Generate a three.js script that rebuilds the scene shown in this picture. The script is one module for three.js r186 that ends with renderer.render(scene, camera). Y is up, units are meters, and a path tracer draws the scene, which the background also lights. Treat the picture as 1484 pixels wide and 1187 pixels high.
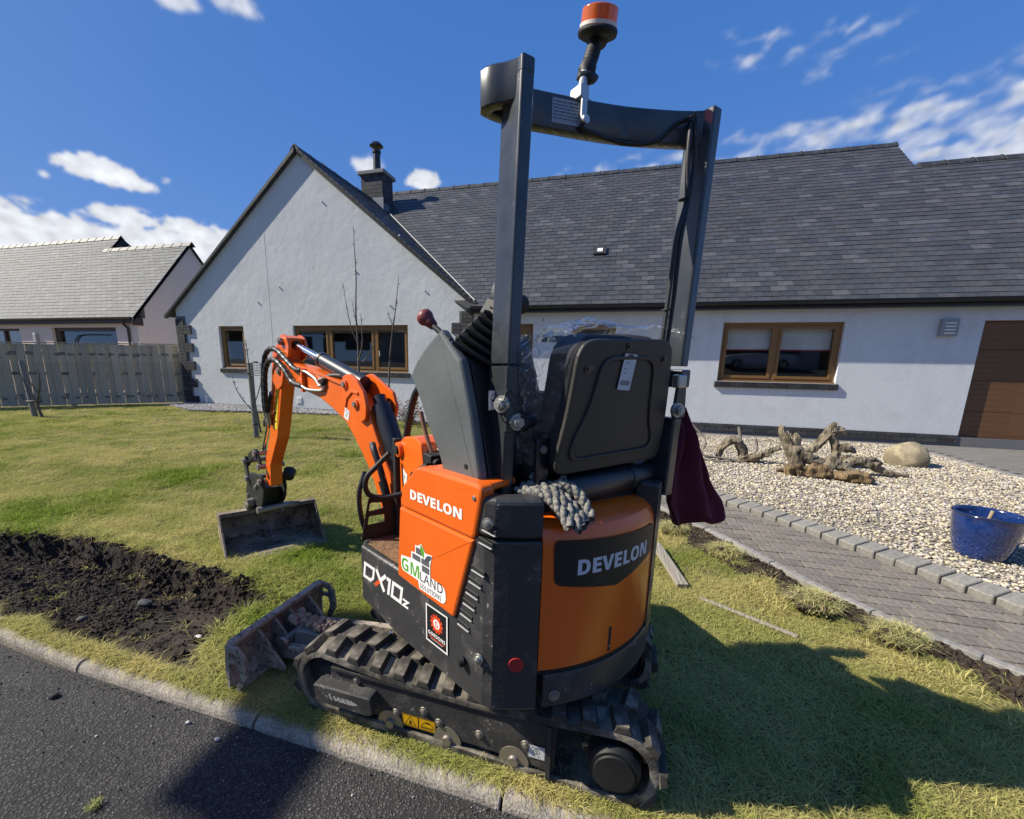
import * as THREE from 'three';
import { RoundedBoxGeometry } from 'three/addons/geometries/RoundedBoxGeometry.js';
import { mergeGeometries, mergeVertices, toCreasedNormals } from 'three/addons/utils/BufferGeometryUtils.js';
import { ImprovedNoise } from 'three/addons/math/ImprovedNoise.js';

// ---------------------------------------------------------------- camera, sky, sun, exposure
const scene = new THREE.Scene();
const camera = new THREE.PerspectiveCamera(2 * Math.atan(593.5 / 613.156) * 180 / Math.PI, 1484 / 1187, 0.05, 600);
camera.position.set(0, 1.2508, 0);
{
  const p = 11.40189 * Math.PI / 180, r = 1.121756 * Math.PI / 180, y = 15.59889 * Math.PI / 180;
  camera.rotation.set(-p, y, r, 'YXZ');
  camera.setViewOffset(1484, 1187, 28.394, -59.998, 1484, 1187);
}
const SUN = { az: 9 * Math.PI / 180, el: 41 * Math.PI / 180 };
const sunDir = new THREE.Vector3(-Math.cos(SUN.el) * Math.cos(SUN.az), Math.sin(SUN.el), Math.cos(SUN.el) * Math.sin(SUN.az));
const sun = new THREE.DirectionalLight(new THREE.Color().setRGB(1, 0.93, 0.80), 5.0);
sun.position.copy(sunDir).multiplyScalar(40); sun.target.position.set(0, 0, -3);
sun.castShadow = true; sun.shadow.mapSize.set(4096, 4096);
Object.assign(sun.shadow.camera, { left: -22, right: 22, top: 22, bottom: -22, near: 1, far: 90 });
scene.add(sun, sun.target);
const renderer = new THREE.WebGLRenderer({ antialias: true });
renderer.toneMapping = THREE.LinearToneMapping;
renderer.toneMappingExposure = 1.40;
renderer.shadowMap.enabled = true;

// ---------------------------------------------------------------- random and noise
function rng(seed) { let a = seed >>> 0; return () => { a = (a + 0x6d2b79f5) | 0; let t = Math.imul(a ^ (a >>> 15), 1 | a); t = (t + Math.imul(t ^ (t >>> 7), 61 | t)) ^ t; return ((t ^ (t >>> 14)) >>> 0) / 4294967296; }; }
const IN = new ImprovedNoise();
const n3 = (x, y, z) => IN.noise(x, y, z);
const fb3 = (x, y, z, o = 4) => { let s = 0, a = 0.5; for (let i = 0; i < o; i++) { s += a * IN.noise(x, y, z); x *= 2.03; y *= 2.03; z *= 2.03; a *= 0.5; } return s; };
const sm = (a, b, x) => { const t = Math.min(1, Math.max(0, (x - a) / (b - a))); return t * t * (3 - 2 * t); };
const lerp = (a, b, t) => a + (b - a) * t;
// tileable value noise with several octaves, 0..1
function tileNoise(size, cells, oct, seed, gain = 0.5) {
  const out = new Float32Array(size * size), R = rng(seed); let amp = 1, tot = 0;
  for (let o = 0; o < oct; o++) {
    const c = cells << o, L = new Float32Array(c * c); for (let i = 0; i < L.length; i++) L[i] = R();
    for (let y = 0; y < size; y++) {
      const fy = y / size * c, iy = Math.floor(fy), ty = fy - iy, wy = ty * ty * (3 - 2 * ty), r0 = (iy % c) * c, r1 = ((iy + 1) % c) * c;
      for (let x = 0; x < size; x++) {
        const fx = x / size * c, ix = Math.floor(fx), tx = fx - ix, wx = tx * tx * (3 - 2 * tx), a = ix % c, b = (ix + 1) % c;
        out[y * size + x] += amp * lerp(lerp(L[r0 + a], L[r0 + b], wx), lerp(L[r1 + a], L[r1 + b], wx), wy);
      }
    }
    tot += amp; amp *= gain;
  }
  for (let i = 0; i < out.length; i++) out[i] /= tot;
  return out;
}
// jittered cells: distance to the nearest point (0..1) and that cell's own random number
function cellNoise(size, cells, seed) {
  const R = rng(seed), px = new Float32Array(cells * cells), py = new Float32Array(cells * cells), id = new Float32Array(cells * cells), D = new Float32Array(size * size), I = new Float32Array(size * size);
  for (let i = 0; i < px.length; i++) { px[i] = R(); py[i] = R(); id[i] = R(); }
  for (let y = 0; y < size; y++) for (let x = 0; x < size; x++) { const fx = x / size * cells, fy = y / size * cells, ix = Math.floor(fx), iy = Math.floor(fy); let b = 9, bi = 0, b2 = 9; for (let j = -1; j <= 1; j++) for (let i = -1; i <= 1; i++) { const k = ((iy + j + cells) % cells) * cells + (ix + i + cells) % cells, d = Math.hypot(ix + i + px[k] - fx, iy + j + py[k] - fy); if (d < b) { b2 = b; b = d; bi = k; } else if (d < b2) b2 = d; } D[y * size + x] = Math.min(1, (b2 - b) * 1.2); I[y * size + x] = id[bi]; }
  return [D, I];
}
function mkTex(size, f, srgb = true, rep = 1, h = size) {
  const d = new Uint8Array(size * h * 4);
  for (let y = 0; y < h; y++) for (let x = 0; x < size; x++) { const i = y * size + x, c = f(i, x, y); d[i * 4] = Math.max(0, Math.min(255, c[0])); d[i * 4 + 1] = Math.max(0, Math.min(255, c[1])); d[i * 4 + 2] = Math.max(0, Math.min(255, c[2])); d[i * 4 + 3] = 255; }
  const t = new THREE.DataTexture(d, size, h, THREE.RGBAFormat); t.wrapS = t.wrapT = THREE.RepeatWrapping; t.magFilter = THREE.LinearFilter; t.minFilter = THREE.LinearMipmapLinearFilter; t.generateMipmaps = true;
  if (srgb) t.colorSpace = THREE.SRGBColorSpace; t.repeat.set(rep, rep); t.needsUpdate = true; return t;
}
const grey = (v) => [v, v, v];

// ---------------------------------------------------------------- the sky: clear blue with cumulus low down and thin cloud
{
  const W = 2048, H = 1024, data = new Float32Array(W * H * 4);
  const blobs = [ // azimuth from -z to +x, elevation, half-widths, strength, 0 heaped .. 1 veil
    [-56.2, 16.6, 2.4, 1.1, 1.0, 0], [-54.0, 16.2, 2.0, .8, .9, 0], [-59.8, 15.3, .45, .35, .6, .2], [-51, 16.9, .5, .6, .5, .3],
    [-66, 10.2, 8, 2.4, 1.1, 0], [-58, 10.0, 7, 2.0, 1.15, 0], [-51, 10.4, 5, 2.2, 1.1, 0], [-46.5, 11.0, 3.6, 2.2, 1.0, 0], [-54.5, 13.0, 2.6, .9, .95, 0], [-49.5, 13.0, 2.2, .9, .9, 0], [-42, 12, 3, 1.5, .6, .3],
    [-31, 21.6, 1.7, 1.2, .85, .3], [-24.6, 20.7, 1.9, 1.0, 1.05, .05],
    [30, 20.6, 8, 3.0, .74, .85], [22, 21.6, 8, 2.4, .74, .85], [12, 21.6, 9, 2.0, .66, .9], [2, 21.4, 7, 1.8, .60, .9], [-6, 21.2, 4, 1.2, .5, .8], [33, 17.5, 7, 2.4, .9, .6], [24, 18.6, 6, 1.4, .6, .8], [38, 22, 7, 3, .8, .8],
    [12.5, 29.2, 4.6, 2.4, .50, 1], [19, 28.4, 4.6, 1.9, .50, 1], [23, 26, 2.2, 1.0, .5, 1], [17.5, 26.4, 2.0, 1.0, .42, 1],
    [-49, 30.4, 2.6, 1.0, .85, .5], [-43.6, 31.4, 2.2, 1.0, .8, .5],
  ];
  const ridged = (x, y, z, o) => { let q = 0, a = .5; for (let i = 0; i < o; i++) { q += a * (1 - 2 * Math.abs(IN.noise(x, y, z))); x = x * 2.1 + 1.7; y = y * 2.1 + 3.1; a *= .5; } return q; };
  for (let row = 0; row < H; row++) {
    const el = ((row + .5) / H - .5) * 180, y = Math.sin(el * Math.PI / 180);
    for (let col = 0; col < W; col++) {
      const an = ((col + .5) / W - .5) * 2 * Math.PI, ce = Math.cos(el * Math.PI / 180), x = Math.cos(an) * ce, z = Math.sin(an) * ce;
      const az = Math.atan2(x, -z) * 180 / Math.PI, ca = x * sunDir.x + y * sunDir.y + z * sunDir.z;
      const e = Math.max(0, el), t1 = Math.exp(-e / 7), t2 = Math.exp(-e / 22);
      let r = .030 + .125 * t2 + .13 * t1, g = .135 + .205 * t2 + .12 * t1, b = .45 + .31 * t2 + .05 * t1;
      const glow = .10 * Math.pow(Math.max(0, ca), 6) + .30 * Math.pow(Math.max(0, ca), 40); r += glow; g += glow * .95; b += glow * .85;
      if (el < 0) { const k = sm(0, -6, el); r = lerp(r, .16, k); g = lerp(g, .17, k); b = lerp(b, .14, k); }
      let den = 0, thick = 0;
      if (el > 0 && el < 60) {
        const wx = az + 1.3 * fb3(az * .35, el * .5, 5.5, 3), wy = el + .8 * fb3(az * .35, el * .5, 9.5, 3);
        const puff = fb3(wx * .75, wy * 1.1, 3.1, 6) * .9 + .22 * ridged(wx * .9, wy * 1.3, 8.1, 4), veil = fb3(wx * .30 + wy * .25, wy * .85 - wx * .12, 6.1, 6);
        for (const [ba, be, wa, we, st, v] of blobs) {
          const da = (az - ba) / wa, de = (el - be) / (el < be ? we * .7 : we), d2 = da * da + de * de;
          if (d2 > 5) continue;
          const e1 = Math.exp(-d2 * .8), q = st * e1 + (lerp(puff * .95, veil * 1.15, v) - .05) * Math.exp(-d2 * .35), al = sm(.30, lerp(.50, 1.05, v), q) * lerp(.98, .70, v);
          den = 1 - (1 - den) * (1 - al); thick = Math.max(thick, (q - .3) * (1 - v));
        }
        const outside = 1 - sm(75, 62, Math.abs(az + 15)); // beyond the frame: the same kind of scattered fair-weather cloud
        if (Math.abs(az + 15) > 62) { const n = fb3(az * .06, el * .16, 1.3, 5); den = Math.max(den, .85 * (1 - outside * 0 - sm(66, 60, Math.abs(az + 15))) * sm(.10, .34, n + .12 * Math.exp(-((el - 12) ** 2) / 60) - .12) * sm(2, 8, el)); }
      }
      const shade = .80 + .42 * fb3(az * .75 + .4, el * 1.1 - .5, 3.1, 5) + .10 * sm(0, .6, thick);
      const cr = .86 * shade, cg = .89 * shade, cb = .95 * shade;
      r = lerp(r, cr, den); g = lerp(g, cg, den); b = lerp(b, cb, den);
      const i = (row * W + col) * 4; data[i] = r; data[i + 1] = g; data[i + 2] = b; data[i + 3] = 1;
    }
  }
  const sky = new THREE.DataTexture(data, W, H, THREE.RGBAFormat, THREE.FloatType);
  sky.mapping = THREE.EquirectangularReflectionMapping; sky.magFilter = THREE.LinearFilter; sky.needsUpdate = true;
  scene.background = sky; scene.environment = sky;
  scene.backgroundIntensity = scene.environmentIntensity = 0.77;
}

// ---------------------------------------------------------------- naming and building helpers
const used = {};
const numbered = (n) => { const k = used[n] = (used[n] ?? -1) + 1; return k ? n + '_' + String(k).padStart(3, '0') : n; };
const shift = new WeakMap();
const V3 = (x, y, z) => new THREE.Vector3(x, y, z);
function thing(name, label, category, pos = [0, 0, 0], group) {
  const o = new THREE.Group(); o.name = numbered(name); o.position.set(...pos); o.userData = { label, category }; if (group) o.userData.group = group;
  shift.set(o, V3(...pos)); scene.add(o); return o;
}
function mesh(name, geo, mat, parent) {
  const m = new THREE.Mesh(geo, mat); m.name = name; m.castShadow = m.receiveShadow = true; parent.add(m);
  if (!m.userData) m.userData = {}; return m;
}
// a part whose geometry is given in world axes: it is moved into its thing's own axes
function part(parent, name, geo, mat, label) {
  let o = parent; while (o && !shift.has(o)) o = o.parent;
  if (o) { const s = shift.get(o); geo.translate(-s.x, -s.y, -s.z); }
  const m = mesh(name, geo, mat, parent); if (label) m.userData.label = label; return m;
}
function struct(name, geo, mat) { const m = mesh(numbered(name), geo, mat, scene); m.userData.kind = 'structure'; return m; }
const single = (name, geo, mat, label, category, pos, group) => { const m = mesh(numbered(name), geo, mat, scene); if (pos) m.position.set(...pos); m.userData = { label, category }; if (group) m.userData.group = group; return m; };
// uv in metres by the main direction of each face
function uvBox(g, s = 1) {
  if (g.index) g = g.toNonIndexed();
  if (!g.attributes.normal) g.computeVertexNormals();
  const p = g.attributes.position, uv = new Float32Array(p.count * 2), A = V3(), B = V3(), C = V3();
  for (let i = 0; i < p.count; i += 3) {
    A.fromBufferAttribute(p, i); B.fromBufferAttribute(p, i + 1).sub(A); C.fromBufferAttribute(p, i + 2).sub(A); B.cross(C);
    const ax = Math.abs(B.x), ay = Math.abs(B.y), az = Math.abs(B.z);
    for (let k = 0; k < 3; k++) { const x = p.getX(i + k), y = p.getY(i + k), z = p.getZ(i + k), j = (i + k) * 2; if (ay >= ax && ay >= az) { uv[j] = x * s; uv[j + 1] = z * s; } else if (ax >= az) { uv[j] = z * s; uv[j + 1] = y * s; } else { uv[j] = x * s; uv[j + 1] = y * s; } }
  }
  g.setAttribute('uv', new THREE.BufferAttribute(uv, 2)); return g;
}
function clean(g) { g = g.index ? g.toNonIndexed() : g; for (const k of Object.keys(g.attributes)) if (!['position', 'normal', 'uv', 'color'].includes(k)) g.deleteAttribute(k); g.morphAttributes = {}; return g; }
function join(list) { list = list.map(clean); const c = list.some((g) => g.attributes.color); for (const g of list) { if (!g.attributes.normal) g.computeVertexNormals(); if (!g.attributes.uv) uvBox(g); if (c && !g.attributes.color) g.setAttribute('color', new THREE.BufferAttribute(new Float32Array(g.attributes.position.count * 3).fill(1), 3)); } return list.length === 1 ? list[0] : mergeGeometries(list); }
const bx = (x0, x1, y0, y1, z0, z1) => new THREE.BoxGeometry(x1 - x0, y1 - y0, z1 - z0).translate((x0 + x1) / 2, (y0 + y1) / 2, (z0 + z1) / 2);
const rbx = (x0, x1, y0, y1, z0, z1, r = .004, seg = 2) => new RoundedBoxGeometry(x1 - x0, y1 - y0, z1 - z0, seg, Math.min(r, (x1 - x0) / 2.1, (y1 - y0) / 2.1, (z1 - z0) / 2.1)).translate((x0 + x1) / 2, (y0 + y1) / 2, (z0 + z1) / 2);
const shapeOf = (pts) => { const s = new THREE.Shape(); pts.forEach(([x, y], i) => (i ? s.lineTo(x, y) : s.moveTo(x, y))); s.closePath(); return s; };
// a plate: outline in x, y; from z0 to z0 + d, its edges bevelled
function ext(pts, d, z0 = 0, bev = .003, seg = 1, holes = []) {
  const s = Array.isArray(pts) ? shapeOf(pts) : pts; for (const h of holes) s.holes.push(new THREE.Path().setFromPoints(h.map(([x, y]) => new THREE.Vector2(x, y))));
  const g = new THREE.ExtrudeGeometry(s, { depth: Math.max(1e-4, d - 2 * bev), bevelEnabled: bev > 0, bevelSize: bev, bevelThickness: bev, bevelOffset: -bev, bevelSegments: seg, curveSegments: 10 });
  return g.translate(0, 0, z0 + (bev > 0 ? bev : 0));
}
// round the corners of an outline
function rounded(pts, r, n = 5) {
  const out = [], N = pts.length;
  for (let i = 0; i < N; i++) {
    const P = new THREE.Vector2(...pts[i]), A = new THREE.Vector2(...pts[(i + N - 1) % N]).sub(P), B = new THREE.Vector2(...pts[(i + 1) % N]).sub(P), rr = Array.isArray(r) ? r[i] : r;
    if (!rr) { out.push([P.x, P.y]); continue; }
    const ra = Math.min(rr, A.length() * .49), rb = Math.min(rr, B.length() * .49), a = P.clone().add(A.setLength(ra)), b = P.clone().add(B.setLength(rb));
    for (let k = 0; k <= n; k++) { const t = k / n, u = 1 - t; out.push([u * u * a.x + 2 * u * t * P.x + t * t * b.x, u * u * a.y + 2 * u * t * P.y + t * t * b.y]); }
  }
  return out;
}
function rod(a, b, r, r2 = r, seg = 12, cap = true) {
  const A = V3(...a), B = V3(...b), d = B.clone().sub(A), g = new THREE.CylinderGeometry(r2, r, d.length(), seg, 1, !cap);
  return g.applyQuaternion(new THREE.Quaternion().setFromUnitVectors(V3(0, 1, 0), d.clone().normalize())).translate((A.x + B.x) / 2, (A.y + B.y) / 2, (A.z + B.z) / 2);
}
const pipe = (pts, r, seg = 8, n = pts.length * 7, closed = false, ten = .5) => new THREE.TubeGeometry(new THREE.CatmullRomCurve3(pts.map((p) => V3(...p)), closed, 'catmullrom', ten), n, r, seg, closed);
// a tube whose radius varies along its way: list of [x, y, z, r]
function limb(pts, seg = 8, wob = 0, seed = 1, sub = 3) {
  const c = new THREE.CatmullRomCurve3(pts.map((p) => V3(p[0], p[1], p[2]))), n = (pts.length - 1) * sub, fr = c.computeFrenetFrames(n), pos = [], idx = [];
  for (let i = 0; i <= n; i++) {
    const t = i / n, k = t * (pts.length - 1), k0 = Math.min(pts.length - 2, Math.floor(k)), r = lerp(pts[k0][3], pts[k0 + 1][3], k - k0), P = c.getPoint(t);
    for (let j = 0; j < seg; j++) { const a = j / seg * Math.PI * 2, d = fr.normals[i].clone().multiplyScalar(Math.cos(a)).addScaledVector(fr.binormals[i], Math.sin(a)); const w = r * (1 + wob * (n3(P.x * 9 + d.x * 1.6 + seed, P.y * 9 + d.y * 1.6, P.z * 9 + d.z * 1.6) * 1.3)); pos.push(P.x + d.x * w, P.y + d.y * w, P.z + d.z * w); }
  }
  for (let i = 0; i < n; i++) for (let j = 0; j < seg; j++) { const a = i * seg + j, b = i * seg + (j + 1) % seg; idx.push(a, b, a + seg, b, b + seg, a + seg); }
  for (const e of [0, n]) { const o = pos.length / 3, P = c.getPoint(e / n); pos.push(P.x, P.y, P.z); for (let j = 0; j < seg; j++) { const a = e * seg + j, b = e * seg + (j + 1) % seg; if (e) idx.push(a, b, o); else idx.push(b, a, o); } }
  const g = new THREE.BufferGeometry(); g.setAttribute('position', new THREE.Float32BufferAttribute(pos, 3)); g.setIndex(idx); g.computeVertexNormals(); return uvBox(g);
}
function lump(r, det, amp, freq, seed, sq = [1, 1, 1]) { // an uneven stone or clod
  const g = mergeVertices(new THREE.IcosahedronGeometry(1, det).deleteAttribute('normal').deleteAttribute('uv')), p = g.attributes.position;
  for (let i = 0; i < p.count; i++) { const v = V3().fromBufferAttribute(p, i), k = 1 + amp * fb3(v.x * freq + seed, v.y * freq, v.z * freq, 3) * 2; p.setXYZ(i, v.x * k * r * sq[0], v.y * k * r * sq[1], v.z * k * r * sq[2]); }
  g.computeVertexNormals(); return g;
}
function tint(g, f) { const p = g.attributes.position, c = new Float32Array(p.count * 3); for (let i = 0; i < p.count; i++) { const q = f(p.getX(i), p.getY(i), p.getZ(i), i); c.set(q, i * 3); } g.setAttribute('color', new THREE.BufferAttribute(c, 3)); return g; }
const L = (r, g, b) => new THREE.Color().setRGB(r, g, b);
const std = (c, rough, o = {}) => new THREE.MeshStandardMaterial({ color: Array.isArray(c) ? L(...c) : c, roughness: rough, ...o });
const phys = (c, rough, o = {}) => new THREE.MeshPhysicalMaterial({ color: L(...c), roughness: rough, ...o });
const CAM = camera.position.clone();
camera.updateMatrixWorld(true); camera.updateProjectionMatrix();
const VP = new THREE.Matrix4().multiplyMatrices(camera.projectionMatrix, camera.matrixWorldInverse);
const inFrame = (p, m = 1.03) => { const q = p.clone().applyMatrix4(VP); return Math.abs(q.x) < m && Math.abs(q.y) < m && p.clone().applyMatrix4(camera.matrixWorldInverse).z < 0; };
function inPoly(x, z, P) { let c = false; for (let i = 0, j = P.length - 1; i < P.length; j = i++) { if ((P[i][1] > z) !== (P[j][1] > z) && x < (P[j][0] - P[i][0]) * (z - P[i][1]) / (P[j][1] - P[i][1]) + P[i][0]) c = !c; } return c; }
// value of a polyline [[key, value], ...] at key t
function along(P, t, k = 1, v = 0) { const a = P[0], b = P[P.length - 1], up = b[k] > a[k]; if ((t - a[k]) * (up ? 1 : -1) <= 0) return a[v]; for (let i = 0; i < P.length - 1; i++) { const u = (t - P[i][k]) / (P[i + 1][k] - P[i][k]); if (u >= 0 && u <= 1) return lerp(P[i][v], P[i + 1][v], u); } return b[v]; }
function canvas(w, h, draw) { const c = document.createElement('canvas'); c.width = w; c.height = h; const x = c.getContext('2d'); draw(x, w, h); const t = new THREE.CanvasTexture(c); t.colorSpace = THREE.SRGBColorSpace; t.anisotropy = 8; return t; }

// ---------------------------------------------------------------- shared textures
const N256 = tileNoise(256, 8, 5, 11), N512 = tileNoise(512, 8, 6, 12), N512b = tileNoise(512, 32, 4, 13), N512c = tileNoise(512, 64, 3, 14, .7);
const texGrit = mkTex(512, (i) => grey(255 * (.25 + .75 * N512c[i])), false);
const texWear = mkTex(512, (i) => grey(190 + 65 * sm(.35, .65, N512[i]) * (.6 + .4 * N512b[i])));
// dried mud flecks on dark plastic and paint
const texMud = mkTex(512, (i) => { const a = sm(.70, .80, N512c[i]) * sm(.42, .62, N512[i]), b = sm(.44, .70, N512[i]) * .18, k = Math.min(1, a * .75 + b); return [lerp(86, 255, k), lerp(87, 246, k), lerp(90, 232, k)]; });
texMud.repeat.set(1.7, 1.7);
const texMudRough = mkTex(512, (i) => grey(150 + 90 * sm(.4, .62, N512[i])), false);

// ================================================================ the large structure
const ZF = -9.383, GX = -7.5, GH = 6.06, GS = 0.80, MS = 0.90, EY = 2.47, EZ = -9.16; // facade plane, gable middle, its height and slope, main slope, eaves
const M = {
  roughcast: (() => {
    const fine = tileNoise(1024, 128, 3, 21, .7), mid = tileNoise(1024, 8, 4, 22);
    return std([.79, .82, .83], .95, { map: mkTex(1024, (i) => { const v = 222 + 26 * fine[i] - 8 * sm(.4, .8, mid[i]) - 6 * sm(.45, .75, mid[(i % 1024) + 1024 * ((i >> 14) % 64)]); return [v, v, v + 2]; }, true, .5), bumpMap: mkTex(1024, (i) => grey(255 * (.75 * fine[i] + .25 * mid[i])), false, .5), bumpScale: .0022 });
  })(),
  gable: (() => { // smooth render trowelled unevenly
    const fine = tileNoise(1024, 64, 4, 23, .6), big = tileNoise(1024, 7, 3, 24), mid = tileNoise(1024, 34, 2, 25);
    return std([.70, .725, .72], .9, { map: mkTex(1024, (i) => { const v = 232 + 16 * big[i]; return [v, v, v]; }, true, 1 / 5), bumpMap: mkTex(1024, (i) => grey(255 * (.62 * big[i] + .22 * mid[i] + .16 * fine[i])), false, 1 / 5), bumpScale: .014 });
  })(),
  pink: std([.84, .68, .58], .95, { bumpMap: texGrit, bumpScale: .004 }),
  slate: (() => { const f = tileNoise(512, 16, 5, 31); return std([1, 1, 1], .52, { vertexColors: true, map: mkTex(512, (i) => { const v = 205 + 50 * f[i]; return [v, v, v]; }, true, 1.5), bumpMap: mkTex(512, (i) => grey(255 * f[i]), false, 1.5), bumpScale: .004 }); })(),
  darkSheet: std([.018, .02, .023], .8), gutter: std([.012, .012, .013], .35), ridge: std([.055, .057, .06], .6, { map: texWear, bumpMap: texGrit, bumpScale: .002 }),
  brick: std([1, 1, 1], .75, { vertexColors: true, map: texWear, bumpMap: texGrit, bumpScale: .004 }), mortar: std([.16, .16, .165], .95),
  oak: (() => { const g = tileNoise(512, 4, 4, 41), f = tileNoise(512, 64, 3, 42); return std([.36, .205, .07], .42, { map: mkTex(512, (i, x, y) => { const k = g[((y * 24) % 512) * 512 + (x >> 2)] * .6 + f[i] * .25, v = 165 + 90 * k; return [v, v * .97, v * .93]; }, true, 1) }); })(),
  garage: (() => { const g = tileNoise(512, 6, 5, 43); return std([.20, .105, .05], .5, { map: mkTex(512, (i, x, y) => { const k = g[((y * 9) % 512) * 512 + (x >> 1)], v = 200 + 50 * k; return [v, v * .96, v * .9]; }, true, .6) }); })(),
  glass: phys([.93, .95, .95], .02, { transmission: 1, thickness: 0, ior: 1.55 }), blind: std([.62, .62, .60], .9), redTrim: std([.35, .02, .03], .7), dark: std([.02, .02, .021], .8), room: std([.10, .095, .09], .9),
  lead: std([.22, .235, .25], .55, { metalness: .3 }), white: std([.75, .75, .74], .6), steel: std([.45, .45, .45], .35, { metalness: .8 }),
};
// a slate: uneven lower edge, a few tones; brighter chipped ends come from the bevel at the foot
const SW = .27, SE = .165;
const slateKinds = (() => { const R = rng(5), out = []; for (let k = 0; k < 12; k++) { const g = clean(new THREE.BoxGeometry(SW - .006, SE + .07, .011)), p = g.attributes.position, t = .044 + .046 * R() + (k > 9 ? .018 : 0), w = R() * .1 - .05; for (let i = 0; i < p.count; i++) if (p.getY(i) < 0) p.setY(i, p.getY(i) + (R() - .5) * .004 + (p.getX(i) > 0 ? .004 : -.003) * (k % 3 - 1)); g.computeVertexNormals(); tint(g, (x, y) => { const e = y < 0 ? 1.08 : 1; return [t * (1 + w) * e, t * 1.01 * e, t * (1.05 - w) * e]; }); out.push(uvBox(g)); } return out; })();
// lay slates in courses up a slope; limits(v) gives the ends of the course at v metres up
function slateField(list, O, U, Vv, N, len, limits, seed) {
  const R = rng(seed), rows = Math.floor(len / SE);
  for (let r = 0; r < rows; r++) {
    const v = (r + .5) * SE; let [u0, u1] = limits(v); if (u1 - u0 < .06) continue;
    for (let u = Math.floor(u0 / SW) * SW + (r % 2 ? SW / 2 : 0) - SW; u < u1; u += SW) {
      const a = Math.max(u, u0), b = Math.min(u + SW, u1); if (b - a < .03) continue;
      const tiltV = Vv.clone().addScaledVector(N, -.055 + (R() - .5) * .022).addScaledVector(U, (R() - .5) * .012).normalize(), nn = U.clone().cross(tiltV).normalize(), uu = tiltV.clone().cross(nn).normalize();
      const P = O.clone().addScaledVector(U, (a + b) / 2).addScaledVector(Vv, v + .035 + (R() - .5) * .004).addScaledVector(N, .014 + R() * .003);
      list.push({ P, q: new THREE.Quaternion().setFromRotationMatrix(new THREE.Matrix4().makeBasis(uu, tiltV, nn)), s: (b - a) / SW, k: Math.floor(R() * 12) });
    }
  }
}
function placeSlates(house, roofMesh, list, tintMat = M.slate) {
  const off = shift.get(house), seen = list.map((s, i) => [i, inFrame(s.P) ? s.P.distanceTo(CAM) : 1e6 + s.P.distanceTo(CAM)]).sort((a, b) => a[1] - b[1]), rest = [];
  seen.forEach(([i], n) => {
    const s = list[i];
    if (n < 300) { const m = mesh('slate', slateKinds[s.k], tintMat, roofMesh); m.position.copy(s.P).sub(off); m.quaternion.copy(s.q); m.scale.x = s.s; } else rest.push(slateKinds[s.k].clone().applyMatrix4(new THREE.Matrix4().compose(s.P, s.q, V3(s.s, 1, 1))));
  });
  const m = part(roofMesh, 'slates', mergeGeometries(rest), tintMat); m.userData.kind = 'stuff';
}
function quad(a, b, c, d) { const g = new THREE.BufferGeometry(); g.setAttribute('position', new THREE.Float32BufferAttribute([...a, ...b, ...c, ...a, ...c, ...d], 3)); g.computeVertexNormals(); return uvBox(g); }
// sheet with thickness
const slabOf = (a, b, c, d, t = .05) => { const A = [a, b, c, d].map((p) => V3(...p)), n = A[1].clone().sub(A[0]).cross(A[3].clone().sub(A[0])).normalize().multiplyScalar(-t), Bq = A.map((p) => p.clone().add(n)), q = (i, j, k, l) => quad(i.toArray(), j.toArray(), k.toArray(), l.toArray()); return join([q(...A), q(Bq[3], Bq[2], Bq[1], Bq[0]), q(A[1], A[0], Bq[0], Bq[1]), q(A[2], A[1], Bq[1], Bq[2]), q(A[3], A[2], Bq[2], Bq[3]), q(A[0], A[3], Bq[3], Bq[0])]); };
const brickGeo = (w, h, d, seed) => { const g = clean(new RoundedBoxGeometry(w, h, d, 1, .003)), R = rng(seed), t = .045 + .05 * R(); return tint(g, () => [t * 1.0, t * (1.0 + .02 * R()), t * 1.06]); };

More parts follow.
